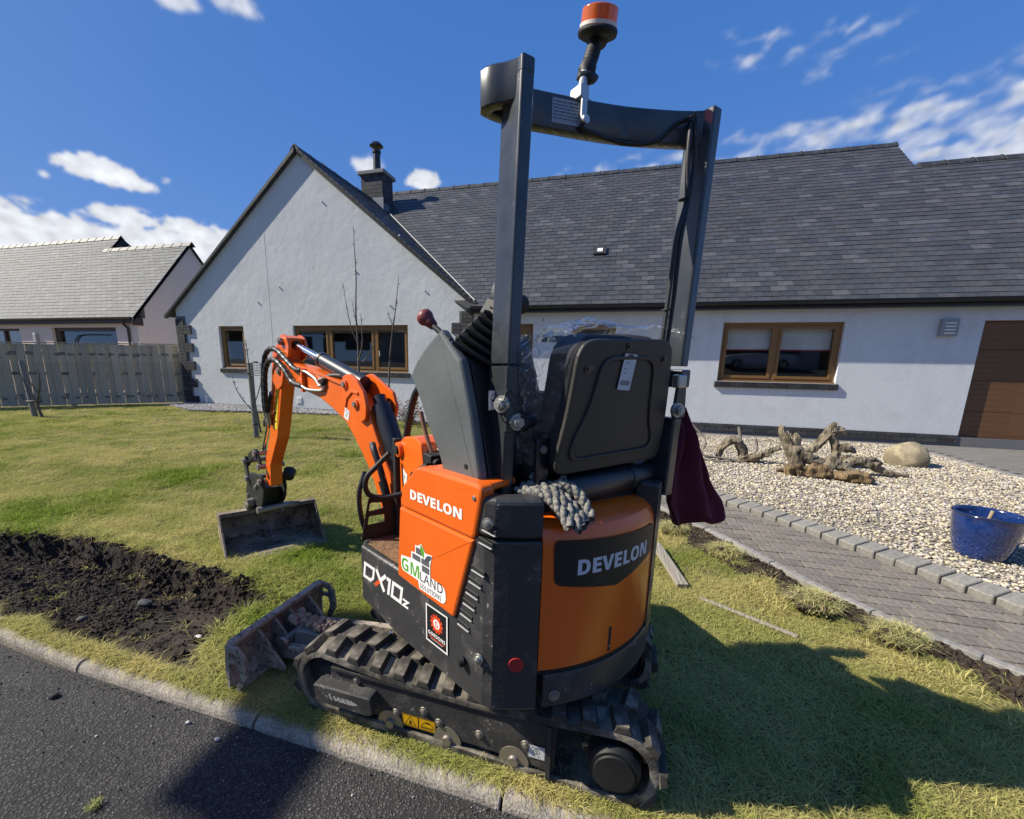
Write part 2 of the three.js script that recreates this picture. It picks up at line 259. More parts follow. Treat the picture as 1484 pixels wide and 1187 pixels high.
// ---------------------------------------------------------------- the white house
const house = thing('bungalow', 'long white rendered bungalow with dark slate roof, tall gable and number plate 24', 'house', [-2, 0, ZF]);
{
  const openings = { a: [-10.37, -9.535, 1.038, 2.151], b: [-7.971, -4.744, 1.038, 2.151], s: [-.939, -.028, 1.2, 2.151], w: [1.967, 3.963, 1.038, 2.151], door: [-2.66, -1.756, .03, 2.157], garage: [5.942, 8.5, .012, 2.157] };
  const hole = (o) => [[o[0], o[2]], [o[1], o[2]], [o[1], o[3]], [o[0], o[3]]];
  const gtop = (x) => GH - GS * Math.abs(x - GX);
  const gab = ext([[-11.8, -.1], [-3.14, -.1], [-3.14, gtop(-3.14)], [GX, GH - .02], [-11.8, gtop(-11.8)]], .3, ZF - .3, 0, 1, [hole(openings.a), hole(openings.b)]);
  part(house, 'gable_wall', uvBox(gab), M.gable);
  part(house, 'front_wall', uvBox(ext([[-3.138, -.1], [13.5, -.1], [13.5, 2.5], [-3.138, 2.5]], .3, ZF - .3, 0, 1, [hole(openings.s), hole(openings.w), hole(openings.door), hole(openings.garage)])), M.roughcast);
  part(house, 'side_wall', uvBox(bx(-11.8, -11.5, -.1, 2.5, -17.5, ZF - .302)), M.roughcast);
  part(house, 'side_wall', uvBox(ext([[-17.5, -.1], [ZF - .302, -.1], [ZF - .302, 2.4], [-13.4, 6.0], [-17.5, 2.4]], .3, 0, 0).rotateY(-Math.PI / 2).translate(13.5, 0, 0)), M.roughcast);
  part(house, 'back_wall', uvBox(bx(-11.498, 13.198, -.1, 2.4, -17.5, -17.2)), M.roughcast);
  part(house, 'floor_slab', uvBox(bx(-11.498, 13.198, -.05, .02, -17.198, ZF - .302)), M.room);
  part(house, 'inner_wall', join([uvBox(bx(-11.498, 13.198, .02, 2.45, -12.3, -12.2)), uvBox(bx(-3.3, -3.2, .02, 2.45, -12.198, ZF - .302)), uvBox(bx(1.2, 1.3, .02, 2.45, -12.198, ZF - .302)), uvBox(bx(5.2, 5.3, .02, 2.45, -12.198, ZF - .302)), uvBox(bx(-11.498, 13.198, 2.45, 2.5, -17.198, ZF - .302))]), M.room);
  // window: the frame is the part, panes and sill its pieces
  function win(o, mulls, sill = true, sash = true) {
    const [x0, x1, y0, y1] = o, z1 = ZF - .075, z0 = z1 - .07, fw = .06, bars = [bx(x0, x0 + fw, y0, y1, z0, z1), bx(x1 - fw, x1, y0, y1, z0, z1), bx(x0 + fw, x1 - fw, y1 - fw, y1, z0, z1), bx(x0 + fw, x1 - fw, y0, y0 + fw, z0, z1)], cuts = [x0 + fw, ...mulls.flatMap((m) => [m - .03, m + .03]), x1 - fw];
    for (const m of mulls) bars.push(bx(m - .03, m + .03, y0 + fw, y1 - fw, z0, z1));
    bars.push(rbx(x0 - .0, x1 + .0, y0 - .004, y0 + .03, z1 + .001, z1 + .05, .006));
    const f = part(house, 'window', uvBox(join(bars.map(clean))), M.oak); f.userData.label = undefined; delete f.userData.label;
    for (let i = 0; i < cuts.length; i += 2) {
      const a = cuts[i] + .003, b = cuts[i + 1] - .003, c = y0 + fw + .003, d = y1 - fw - .003, sw = sash ? .055 : .02, y2 = z1 + .012;
      part(f, 'sash', uvBox(join([rbx(a, a + sw, c, d, z0 + .01, y2, .005), rbx(b - sw, b, c, d, z0 + .01, y2, .005), rbx(a + sw + .0005, b - sw - .0005, c, c + sw, z0 + .01, y2, .005), rbx(a + sw + .0005, b - sw - .0005, d - sw, d, z0 + .01, y2, .005)].map(clean))), M.oak);
      part(f, 'pane', bx(a + sw - .008, b - sw + .008, c + sw - .008, d - sw + .008, z0 + .035, z0 + .039), M.glass);
    }
    if (sill) { const bs = [], n = Math.round((x1 - x0 + .09) / .075), w = (x1 - x0 + .09) / n; for (let k = 0; k < n; k++) bs.push(clean(rbx(x0 - .045 + k * w + .004, x0 - .045 + (k + 1) * w - .004, y0 - .115, y0 - .006, ZF - .06, ZF + .045, .005, 1))); const sm_ = part(f, 'sill', tint(uvBox(join([...bs, clean(bx(x0 - .042, x1 + .042, y0 - .112, y0 - .01, ZF - .055, ZF + .038))])), () => [.042, .043, .046]), M.brick); }
    return f;
  }
  const fa = win(openings.a, []), fb = win(openings.b, [-6.956, -5.666]); win(openings.s, [], false); const fw = win(openings.w, [2.922]);
  for (const [a, b] of [[2.08, 2.86], [2.99, 3.86]]) { part(fw, 'roller_blind', bx(a, b, 1.66, 2.1, ZF - .20, ZF - .195), M.blind); part(fw, 'blind_trim', bx(a, b, 1.635, 1.6595, ZF - .202, ZF - .193), M.redTrim); }
  part(fb, 'handle', rbx(-5.55, -5.535, 1.42, 1.55, ZF - .066, ZF - .04, .005), M.white);
  // door
  const d = openings.door, door = part(house, 'front_door', uvBox(rbx(d[0] + .055, d[1] - .055, d[2] + .04, d[3] - .055, ZF - .15, ZF - .095, .006)), M.oak);
  part(door, 'door_frame', uvBox(join([bx(d[0], d[0] + .053, d[2], d[3], ZF - .16, ZF - .08), bx(d[1] - .053, d[1], d[2], d[3], ZF - .16, ZF - .08), bx(d[0] + .053, d[1] - .053, d[3] - .053, d[3], ZF - .16, ZF - .08), bx(d[0] + .053, d[1] - .053, d[2], d[2] + .035, ZF - .16, ZF - .08)].map(clean))), M.oak);
  part(door, 'handle', join([rod([-1.93, 1.05, ZF - .095], [-1.93, 1.05, ZF - .05], .012), rod([-1.93, 1.05, ZF - .05], [-2.05, 1.05, ZF - .05], .011)]), M.steel);
  for (const y of [.25, .85, 1.45]) part(door, 'door_panel', uvBox(rbx(-2.5, -1.9, y, y + .5, ZF - .0955, ZF - .088, .004)), M.oak);
  // garage door of four wide panels
  const g = openings.garage, gd = part(house, 'garage_door', bx(g[0] + .01, g[1] - .01, g[2], g[3] - .005, ZF - .14, ZF - .11), M.dark);
  [[.03, .612], [.616, 1.149], [1.153, 1.683], [1.687, 2.152]].forEach(([a, b]) => part(gd, 'door_panel', uvBox(rbx(g[0] + .012, g[1] - .012, a, b, ZF - .109, ZF - .085, .008)), M.garage));
  // plinth: dark bricks in two courses under the front wall, a painted band under the gable
  const pl = part(house, 'plinth', bx(-3.12, 13.5, -.1, .168, ZF + .001, ZF + .012), M.mortar); const R = rng(71);
  for (let r = 0; r < 2; r++) for (let x = -3.11 - (r ? .1125 : 0), k = 0; x < 9; x += .225, k++) { const a = Math.max(x, -3.11), b = Math.min(x + .215, 5.93); if (b - a < .04 || x > 5.93) continue; part(pl, 'brick', brickGeo(b - a, .065, .024, 900 + k * 2 + r).translate((a + b) / 2, .045 + r * .078 + .03 + .012, ZF + .017), M.brick); }
  part(house, 'plinth', bx(-11.44, -3.60, -.1, .06, ZF + .001, ZF + .014), M.dark);
  // quoins of thin dark bricks, every third group longer
  function quoin(edge, dir, y0, y1) {
    const bk = part(house, 'quoin', bx(Math.min(edge, edge + dir * .33), Math.max(edge, edge + dir * .33), y0, y1, ZF + .001, ZF + .012), M.mortar); let c = 0;
    for (let y = y0 + .005; y < y1 - .07; y += .081, c++) { const wide = Math.floor((c + 0) / 3) % 2 === 0, w = wide ? .50 + R() * .02 : .27 + R() * .02, n = wide ? 2 : 1, cut = wide ? .2 + R() * .1 : 0; for (let k = 0; k < n; k++) { const a = k ? cut + .008 : 0, b = k || n === 1 ? w : cut; part(bk, 'brick', brickGeo(b - a, .07, .05, 300 + c * 3 + k + (dir > 0 ? 0 : 500)).translate(edge + dir * (a + b) / 2, y + .036, ZF + .018), M.brick); } }
  }
  quoin(-11.815, 1, .0, 2.42); quoin(-3.125, -1, .0, 2.44);
  // small things on the walls
  part(house, 'expansion_joint', bx(-8.64, -8.625, .3, 5.1, ZF + .0005, ZF + .003), std([.60, .625, .62], .9));
  part(house, 'air_vent', join([rbx(-8.0, -7.84, .155, .35, ZF + .001, ZF + .012, .004), ...[0, 1, 2, 3].map((k) => bx(-7.985, -7.855, .185 + k * .036, .2 + k * .036, ZF + .012, ZF + .02))]), M.white);
  const wl = part(house, 'wall_light', rbx(5.325, 5.57, 1.895, 2.175, ZF + .001, ZF + .07, .01), std([.30, .31, .32], .5)); for (let k = 0; k < 4; k++) part(wl, 'louvre', rbx(5.375, 5.52, 1.93 + k * .056, 1.955 + k * .056, ZF + .068, ZF + .085, .003), M.white);
  const np = part(house, 'number_plate', rbx(-1.56, -1.07, 1.775, 1.90, ZF + .001, ZF + .02, .004), std([.025, .026, .03], .5));
  part(np, 'number', new THREE.PlaneGeometry(.40, .12).translate(-1.315, 1.837, ZF + .0215), std([1, 1, 1], .6, { map: canvas(400, 120, (x) => { x.fillStyle = '#d8dadc'; x.font = 'bold 92px sans-serif'; x.textAlign = 'center'; x.textBaseline = 'middle'; x.fillText('24', 200, 62); }), alphaTest: .4 }));
  for (const [x, y] of [[-8.3, 3.1], [-6.1, 3.4], [-4.9, 4.1], [-9.0, 2.75], [-5.2, 2.6], [-6.9, 4.95], [-4.3, 2.9]]) part(house, 'wall_tie', rod([x, y, ZF - .02], [x, y, ZF + .03], .012, .02, 8), M.gable);
  for (const x of [-1.55, 1.17]) part(house, 'weep_vent', bx(x, x + .012, 2.2, 2.27, ZF + .001, ZF + .006), M.dark);
  // roof
  const ridgeH = 6.75, ridgeZ = EZ - (ridgeH - EY) / MS, low = 5.92, lowZ = EZ - (low - EY) / MS, xStep = 6.28, gApex = GH + .055;
  const roof = part(house, 'roof', join([
    slabOf([-3.2, EY, EZ], [xStep, EY, EZ], [xStep, ridgeH, ridgeZ], [-11.5, ridgeH, ridgeZ]), slabOf([xStep, EY, EZ], [13.6, EY, EZ], [13.6, low, lowZ], [xStep, low, lowZ]),
    slabOf([-11.9, 2.3, -17.7], [13.6, 2.3, -17.7], [13.6, ridgeH - .9, ridgeZ - .1], [-11.9, ridgeH, ridgeZ - .02]).clone(),
    slabOf([GX + 4.45, gApex - 4.45 * GS, ZF + .10], [GX + 4.45, gApex - 4.45 * GS, ZF - .25], [GX, gApex, ZF - 4.3], [GX, gApex, ZF + .10], .04), slabOf([GX - 4.6, gApex - 4.6 * GS, ZF - 8.3], [GX - 4.6, gApex - 4.6 * GS, ZF + .10], [GX, gApex, ZF + .10], [GX, gApex, ZF - 4.3], .04),
    ext([[-(ridgeZ), ridgeH], [-(EZ - (low - EY) / MS), low], [-(ridgeZ) + .6, low]], .04, 0, 0).rotateY(Math.PI / 2).translate(xStep - .04, 0, 0),
  ].map(clean)), M.darkSheet);
  const list = [], MV = V3(0, MS, -1).normalize(), MN = V3(0, 1, MS).normalize(), X = V3(1, 0, 0), len = (ridgeH - EY) / MV.y;
  slateField(list, V3(0, EY, EZ), X, MV, MN, len - .06, (v) => { const y = EY + v * MV.y; return [y < gApex ? GX + (gApex - y) / GS + .04 : -9.2, y > low - .05 ? xStep - .02 : 13.5]; }, 81);
  const SV = V3(-1, GS, 0).normalize(), SN = V3(GS, 1, 0).normalize(), se = V3(GX + 4.45, gApex - 4.45 * GS, ZF + .105);
  slateField(list, se, V3(0, 0, -1), SV, SN, 4.45 / -SV.x - .05, (v) => { const y = se.y + v * SV.y; return [0, Math.max(.1, se.z - (EZ - (y - EY) / MS) - .05)]; }, 83);
  placeSlates(house, roof, list);
  // valley flashing, verges, ridge tiles
  { const a = [GX + 4.3, gApex - 4.3 * GS, 0], y1 = gApex - .1, vz = (y) => EZ - (y - EY) / MS; const p0 = V3(GX + (gApex - 2.6) / GS, 2.6, vz(2.6)), p1 = V3(GX + .1, y1, vz(y1)); part(house, 'valley_flashing', join([rod(p0.clone().add(V3(.05, .045, .02)).toArray(), p1.clone().add(V3(.05, .045, .02)).toArray(), .022, .022, 6)]), M.lead); }
  for (const s of [-1, 1]) { const e = s < 0 ? 4.6 : 4.45, g2 = ext([[0, 0], [e, -e * GS], [e, -e * GS - .075], [0, -.095]], .07, 0, .004).clone(); if (s < 0) g2.scale(-1, 1, 1), g2.index || g2.attributes.position.array.reverse && 0; part(house, 'verge', uvBox(clean(s > 0 ? g2 : ext([[-e, -e * GS], [0, 0], [0, -.095], [-e, -e * GS - .075]], .115, 0, .004))).translate(GX, gApex + .004, ZF + .001), M.ridge); }
  const tile = (() => { const s = rounded([[-.13, -.12], [-.02, .012], [.02, .012], [.13, -.12], [.115, -.13], [0, -.012], [-.115, -.13]], [0, .02, .02, 0, 0, .01, 0], 2); return (l) => uvBox(join([ext(s, l - .012, 0, .004), ext(rounded([[-.135, -.112], [-.02, .026], [.02, .026], [.135, -.112], [0, 0]], [0, .02, .02, 0, 0], 2), .05, l - .06, .006)].map(clean))); })();
  const t50 = tile(.5);
  const ridgeRow = (p, q, y) => { const A = V3(...p), Bq = V3(...q), n = Math.round(A.distanceTo(Bq) / .5), dd = Bq.clone().sub(A).divideScalar(n), off = shift.get(house); for (let k = 0; k < n; k++) { const m = mesh('ridge_tile', t50, M.ridge, roof); m.position.copy(A).addScaledVector(dd, k).sub(off); m.quaternion.setFromUnitVectors(V3(0, 0, 1), dd.clone().normalize()); m.position.y += (k % 3) * .003; } };
  ridgeRow([-9.3, ridgeH + .05, ridgeZ], [xStep, ridgeH + .05, ridgeZ]); ridgeRow([xStep + .05, low + .05, lowZ], [13.5, low + .05, lowZ]); ridgeRow([GX, gApex + .05, ZF - 3.9], [GX, gApex + .05, ZF + .11]);
  const rv = part(roof, 'roof_vent', bx(-.14, .14, -.15, .15, 0, .035).rotateX(-Math.atan2(1, MS)).translate(-.51, 3.83 + .03, EZ - (3.83 - EY) / MS + .02), M.dark); part(rv, 'vent_grille', bx(-.06, .06, -.09, .05, .036, .05).rotateX(-Math.atan2(1, MS)).translate(-.51, 3.83 + .03, EZ - (3.83 - EY) / MS + .02), M.white);
  // eaves
  part(house, 'fascia', bx(-3.13, 13.5, 2.375, 2.455, ZF + .001, EZ - .03), M.gutter);
  part(house, 'gutter', ext([[-.055, 0], [.055, 0], [.05, -.05], [.025, -.07], [-.025, -.07], [-.05, -.05]], 16.6, 0, 0).rotateY(Math.PI / 2).translate(-3.1, 2.5, EZ + .03), M.gutter);
  part(house, 'gutter', ext([[-.055, 0], [.055, 0], [.05, -.05], [.025, -.07], [-.025, -.07], [-.05, -.05]], 8.2, 0, 0).translate(-12.12, 2.50, -17.6), M.gutter);
  // chimney
  const cx = -7.5, cz = -12.95, ch = part(house, 'chimney', uvBox(bx(cx - .36, cx + .36, 5.4, 6.8, cz - .3, cz + .3)), M.mortar); const bs = [];
  for (let r = 0; r < 10; r++) for (const [ax, len2] of [['x', .72], ['z', .6]]) for (const sgn of [-1, 1]) { let u = 0, k = 0; while (u < len2 - .02) { const w = Math.min(len2 - u, k === 0 && r % 2 ? .11 : .2 + .04 * R()), t = .05 + .05 * R() + (R() > .85 ? .06 : 0), m = u + w / 2 - len2 / 2; const gg = tint(clean(ax === 'x' ? new THREE.BoxGeometry(w - .008, .1, .03).translate(cx + m, 5.85 + r * .108, cz + sgn * .3) : new THREE.BoxGeometry(.03, .1, w - .008).translate(cx + sgn * .36, 5.85 + r * .108, cz + m)), () => [t, t, t * 1.05]); bs.push(uvBox(gg)); u += w; k++; } }
  const cb = part(ch, 'bricks', mergeGeometries(bs), M.brick); cb.userData.kind = 'stuff';
  part(ch, 'chimney_cap', rbx(cx - .45, cx + .45, 6.85, 6.96, cz - .38, cz + .38, .02), std([.24, .23, .21], .9));
  part(ch, 'flashing', join([bx(cx - .38, cx + .38, 5.7, 6.2, cz + .301, cz + .32), bx(cx + .361, cx + .38, 5.5, 6.05, cz - .3, cz + .3)]), M.lead);
  part(ch, 'flue_pipe', join([rod([cx + .02, 6.96, cz], [cx + .02, 7.58, cz], .115, .105, 16), rod([cx + .02, 7.55, cz], [cx + .02, 7.62, cz], .13, .13, 16)]), M.gutter);
  part(ch, 'flue_cowl', join([rod([cx + .02, 7.74, cz], [cx + .02, 7.83, cz], .21, .13, 16), rod([cx + .02, 7.71, cz], [cx + .02, 7.74, cz], .16, .21, 16), ...[0, 1, 2].map((k) => rod([cx + .02 + .09 * Math.cos(k * 2.1), 7.6, cz + .09 * Math.sin(k * 2.1)], [cx + .02 + .09 * Math.cos(k * 2.1), 7.73, cz + .09 * Math.sin(k * 2.1)], .008))]), M.gutter);
}

// ---------------------------------------------------------------- the neighbour's house
{
  const nb = thing('neighbour_house', 'pink rendered house with pale grey slate roof behind the timber fence', 'house', [-19, 0, -11]), X1 = -15.6, S = 1.23, ey = 2.58, ez = -10.86, rz = -13.2, rh = ey + (ez - rz) * S, xs = -19.6, r2 = 6.05, r2z = ez - (r2 - ey) / S;
  part(nb, 'front_wall', uvBox(ext([[-30, -.1], [X1, -.1], [X1, 2.6], [-30, 2.6]], .3, -11.3, 0, 1, [[[-19.85, .1], [-16.62, .1], [-16.62, 2.3], [-19.85, 2.3]], [[-24, 1.1], [-21.6, 1.1], [-21.6, 2.28], [-24, 2.28]]])), M.pink);
  part(nb, 'end_wall', uvBox(ext([[11.302, -.1], [16.3, -.1], [16.3, 1.8], [13.2, rh - .06], [11.302, rh - .06 - (13.2 - 11.302) * S]], .3, 0, 0).rotateY(Math.PI / 2).translate(X1 - .3, 0, 0)), M.pink);
  const wg = part(nb, 'garage_window', uvBox(join([bx(-19.85, -19.6, .1, 2.3, -11.2, -11.1), bx(-16.7, -16.62, .1, 2.3, -11.2, -11.1), bx(-19.6, -16.7, 2.18, 2.3, -11.2, -11.1)].map(clean))), std([.07, .045, .03], .5)); part(wg, 'pane', bx(-19.6, -16.7, .1, 2.18, -11.17, -11.165), M.glass); part(wg, 'arched_door', join([pipe([[-18.95, .1, -11.13], [-18.95, 1.6, -11.13], [-18.8, 1.95, -11.13], [-18.4, 2.05, -11.13], [-17.2, 2.05, -11.13]], .02, 6)]), M.dark);
  const w2 = part(nb, 'window', uvBox(join([bx(-24, -23.93, 1.1, 2.28, -11.2, -11.1), bx(-21.67, -21.6, 1.1, 2.28, -11.2, -11.1), bx(-23.93, -21.67, 2.2, 2.28, -11.2, -11.1), bx(-22.75, -22.65, 1.1, 2.2, -11.2, -11.1)].map(clean))), std([.07, .045, .03], .5)); part(w2, 'pane', bx(-23.93, -21.67, 1.1, 2.2, -11.17, -11.165), M.glass);
  part(nb, 'back_wall', bx(-30, X1, -.1, 2.5, -16.3, -16), M.dark); part(nb, 'inner_wall', bx(-30, X1 - .31, -.1, 2.6, -14, -13.9), M.dark);
  part(nb, 'downpipe', join([pipe([[-16.05, 2.5, -10.86], [-16.05, 2.36, -10.9], [-15.98, 2.25, -10.95], [-15.98, 2.05, -10.95], [-15.98, .2, -10.95]], .04, 8)]), std([.05, .035, .03], .4)); part(nb, 'wall_light', rbx(-20.75, -20.6, 1.65, 2.1, -10.99, -10.9, .02), std([.5, .47, .44], .5));
  const roof = part(nb, 'roof', join([slabOf([-30, ey, ez], [X1 + .08, ey, ez], [X1 + .08, rh, rz], [-30, rh, rz]), slabOf([-30, rh - .02, rz + .02], [xs, rh - .02, rz + .02], [xs, r2, r2z], [-30, r2, r2z]), slabOf([X1 + .08, 1.7, -16.4], [-30, 1.7, -16.4], [-30, rh, rz - .02], [X1 + .08, rh, rz - .02]), ext([[-(rz) - .1, rh - .05], [-r2z, r2], [-r2z + .9, rh - .05]], .04, 0, 0).rotateY(Math.PI / 2).translate(xs - .04, 0, 0)].map(clean)), M.darkSheet);
  const list = [], V = V3(0, S, -1).normalize(), N = V3(0, 1, S).normalize();
  slateField(list, V3(-16, ey, ez), V3(1, 0, 0), V, N, (r2 - ey) / V.y - .05, (v) => [-12, ey + v * V.y > rh - .04 ? xs + 16 : .46], 91);
  const pale = phys([1.3, 1.38, 1.38], .7, { vertexColors: true, map: M.slate.map, bumpMap: M.slate.bumpMap, bumpScale: .004, specularIntensity: .75 }); placeSlates(nb, roof, list, pale);
  const tg = uvBox(join([ext([[-.12, -.12], [0, .03], [.12, -.12], [.1, -.13], [0, -.01], [-.1, -.13]], .43, 0, .004), ext([[-.135, -.12], [0, .05], [.135, -.12], [0, 0]], .05, .4, .006)].map(clean)));
  const row = (x0, x1, y, z) => { for (let x = x0; x < x1 - .3; x += .45) { const m = mesh('ridge_tile', tg, M.ridge, roof); m.position.set(x + 19, y, z + 11); m.rotation.y = Math.PI / 2; } };
  row(xs - .3, X1 + .1, rh + .03, rz); row(-29.5, xs, r2 + .03, r2z);
  part(nb, 'gutter', join([ext([[-.055, 0], [.055, 0], [.05, -.05], [0, -.08], [-.05, -.05]], 14.4, 0, 0).rotateY(Math.PI / 2).translate(-30, ey + .03, ez + .03), bx(-30, X1 + .02, 2.42, 2.56, -10.998, -10.88)]), std([.035, .026, .022], .5));
  part(nb, 'verge', uvBox(ext([[ -ez - .05, ey - .06], [-rz, rh - .02], [-rz, rh - .12], [-ez - .05, ey - .16]], .07, 0, 0).rotateY(Math.PI / 2).translate(X1 + .01, 0, 0)), M.ridge);
  part(nb, 'bargeboard_end', bx(X1 + .001, X1 + .08, 2.35, 2.6, -11.15, -10.86), std([.06, .035, .025], .6));
}

// ---------------------------------------------------------------- timber fence between the gardens
{
  const A = V3(-16.9, 0, -3.82), Bq = V3(-11.95, 0, -9.72), fence = thing('timber_fence', 'weathered grey close board timber fence at left running to the house corner', 'fence', [-14.4, 0, -6.8]), dir = Bq.clone().sub(A), len = dir.length(); dir.normalize();
  const ang = Math.atan2(-dir.z, dir.x), f = tileNoise(512, 4, 4, 61), k = tileNoise(512, 6, 2, 62);
  const wood = std([1, 1, 1], .85, { vertexColors: true, map: mkTex(512, (i, x, y) => { const g = f[((x * 14) % 512) + 512 * (y >> 2)], v = 205 + 48 * g - 80 * sm(.80, .88, k[i]); return [v, v * .985, v * .95]; }, true, 1.4), bumpMap: mkTex(512, (i, x, y) => grey(255 * f[((x * 14) % 512) + 512 * (y >> 2)]), false, 1.4), bumpScale: .004 });
  const R = rng(63), kinds = []; for (let q = 0; q < 8; q++) { const t = .44 + .26 * R(), g = clean(rbx(-.079, .079, 0, 1, -.009, .009, .004, 1)), o = R(); const u = uvBox(g); for (let i = 0; i < u.attributes.uv.count; i++) u.attributes.uv.setX(i, u.attributes.uv.getX(i) + o); kinds.push(tint(u, () => [t, t * .90, t * .74])); }
  const hAt = (s) => 1.47 + .20 * s / len, off = shift.get(fence);
  for (let s = 0, n = 0; s < len; s += .1465, n++) { const m = mesh('board', kinds[Math.floor(R() * 8)], wood, fence), front = n % 2 === 0; m.position.copy(A).addScaledVector(dir, s + .073).sub(off).addScaledVector(V3(dir.z, 0, -dir.x), front ? .026 : -.004); m.position.y = .03; m.scale.y = hAt(s) - .05 + (R() - .5) * .02; m.scale.x = (front ? .86 : 1) - .05 * R(); m.rotation.set((R() - .5) * .01, ang + (R() - .5) * .03, (R() - .5) * .012, 'YXZ'); }
  const rail = (y, hgt) => { const g = rbx(0, len, y, y + hgt, -.065, -.018, .005); g.translate(0, 0, 0).rotateY(ang).translate(A.x, 0, A.z); return tint(uvBox(clean(g)), () => [.26, .25, .23]); };
  for (const y of [.25, .8, 1.3]) part(fence, 'rail', rail(y, .08), wood); const cap = rbx(0, len, -.012, .014, -.03, .03, .005); cap.rotateZ(Math.atan2(.2, len)).rotateY(ang).translate(A.x, 1.475, A.z); part(fence, 'capping', tint(uvBox(clean(cap)), () => [.36, .35, .32]), wood);
  for (let s = .3; s < len; s += 2.4) part(fence, 'post', tint(uvBox(clean(rbx(-.05, .05, 0, 1.4, -.05, .05, .006).rotateY(ang).translate(A.x + dir.x * s + .08 * dir.z, 0, A.z + dir.z * s - .08 * dir.x))), () => [.22, .21, .19]), wood);
}

// ================================================================ the ground: road, kerb, lawn, dug bed, path, gravel
const kerbZ = (x) => (x > -2.06 ? -1.022 + .018 * (x + 2.06) : -1.022 + .075 * (x + 2.06) * Math.min(1, (-2.06 - x) / .8) - 0); // top front edge of the kerb
const hole = [[-9, -1.72], [-5, -1.70], [-3.98, -1.70], [-3.52, -1.83], [-3.2, -1.80], [-2.885, -1.84], [-2.6, -1.77], [-2.226, -1.77], [-1.95, -1.69], [-1.72, -1.68], [-1.72, -1.45], [-1.62, -1.20], [-1.49, -1.12], [-2.2, -1.10], [-3, -1.17], [-4, -1.25], [-9, -1.5]];
const lawnEdge = [[5.2, 0], [2.62, -1.3], [1.75, -2.08], [1.43, -2.38], [1.173, -2.75], [.88, -3.30], [.66, -3.62], [.15, -4.5], [-.5, -5.5], [-1.5, -6.9], [-2.75, -8.72]]; // lawn side of the path
const settIn = [[6.5, 1.2], [3.3, -1.35], [2.19, -2.76], [1.90, -3.22], [1.543, -3.76], [1.265, -4.12], [.92, -4.53], [.45, -5.3], [-.2, -6.3], [-1.0, -7.5], [-1.75, -8.72]]; // gravel side of the path
const wallStrip = -8.74, lawnTop = [[-20, -9.6], [-11.4, -8.6], [-9.97, -7.95], [-8, -8.45], [-6.1, -8.72], [-4.5, -8.4], [-3.4, -8.15], [-2.5, -8.7]];
const xPath = (z) => [along(lawnEdge, z), along(settIn, z)];
const noiseH = (x, z) => .022 * n3(x * .9, 3.3, z * .9) + .010 * n3(x * 3.1, 7.7, z * 3.1);
const edgeDist = (x, z, P) => { let d = 1e9; for (let i = 0, j = P.length - 1; i < P.length; j = i++) { const ax = P[j][0], az = P[j][1], bx_ = P[i][0] - ax, bz = P[i][1] - az, t = Math.max(0, Math.min(1, ((x - ax) * bx_ + (z - az) * bz) / (bx_ * bx_ + bz * bz))); d = Math.min(d, Math.hypot(x - ax - t * bx_, z - az - t * bz)); } return d; };
function groundH(x, z) {
  if (z > kerbZ(Math.max(-4, x)) - .052) return -.16;
  const [pl, pr] = z > -8.74 ? xPath(z) : [99, 99];
  if (z <= -8.74 && x > -3.4) return -.09;
  if (x > pl - .01 && z > -8.74) return -.07;
  let h = noiseH(x, z) * sm(0, .5, pl - x);
  const jx = x + .05 * n3(x * 5, 1, z * 5), jz = z + .05 * n3(x * 5, 9, z * 5);
  if (z < -1.0 && z > -2.1 && x < -1.3) { const inside = inPoly(jx, jz, hole), d = edgeDist(jx, jz, hole); if (inside) { const k = sm(0, .05, d); h = lerp(h, -.115 + .036 * fb3(x * 5, 2, z * 5, 4) * 2 + .018 * sm(-2.2, -3.4, x), k); } else h += .035 * sm(.22, .02, d) * (z < -1.6 ? 1 : .3) * (1 + n3(x * 8, 4, z * 8)); }
  const t = pl - x; if (t < .42 && t > 0 && z > -5.2 && x > .2) h += .05 * sm(.42, .2, t) * sm(.02, .1, t) * Math.max(0, .5 + 1.4 * fb3(x * 3.2, 6, z * 3.2, 3));
  return h;
}
const isSoil = (x, z) => { const jx = x + .05 * n3(x * 5, 1, z * 5), jz = z + .05 * n3(x * 5, 9, z * 5); if (x < -1.35 && z > -2.1 && z < -1 && (inPoly(jx, jz, hole) || (z < -1.6 && edgeDist(jx, jz, hole) < .07 * (1 + n3(x * 7, 3, z * 7))))) return true; const t = along(lawnEdge, z) - x; return z > -5 && x > .2 && t > 0 && t < .36 && fb3(x * 3.2, 6, z * 3.2, 3) + .22 * sm(.36, .1, t) > .06; };
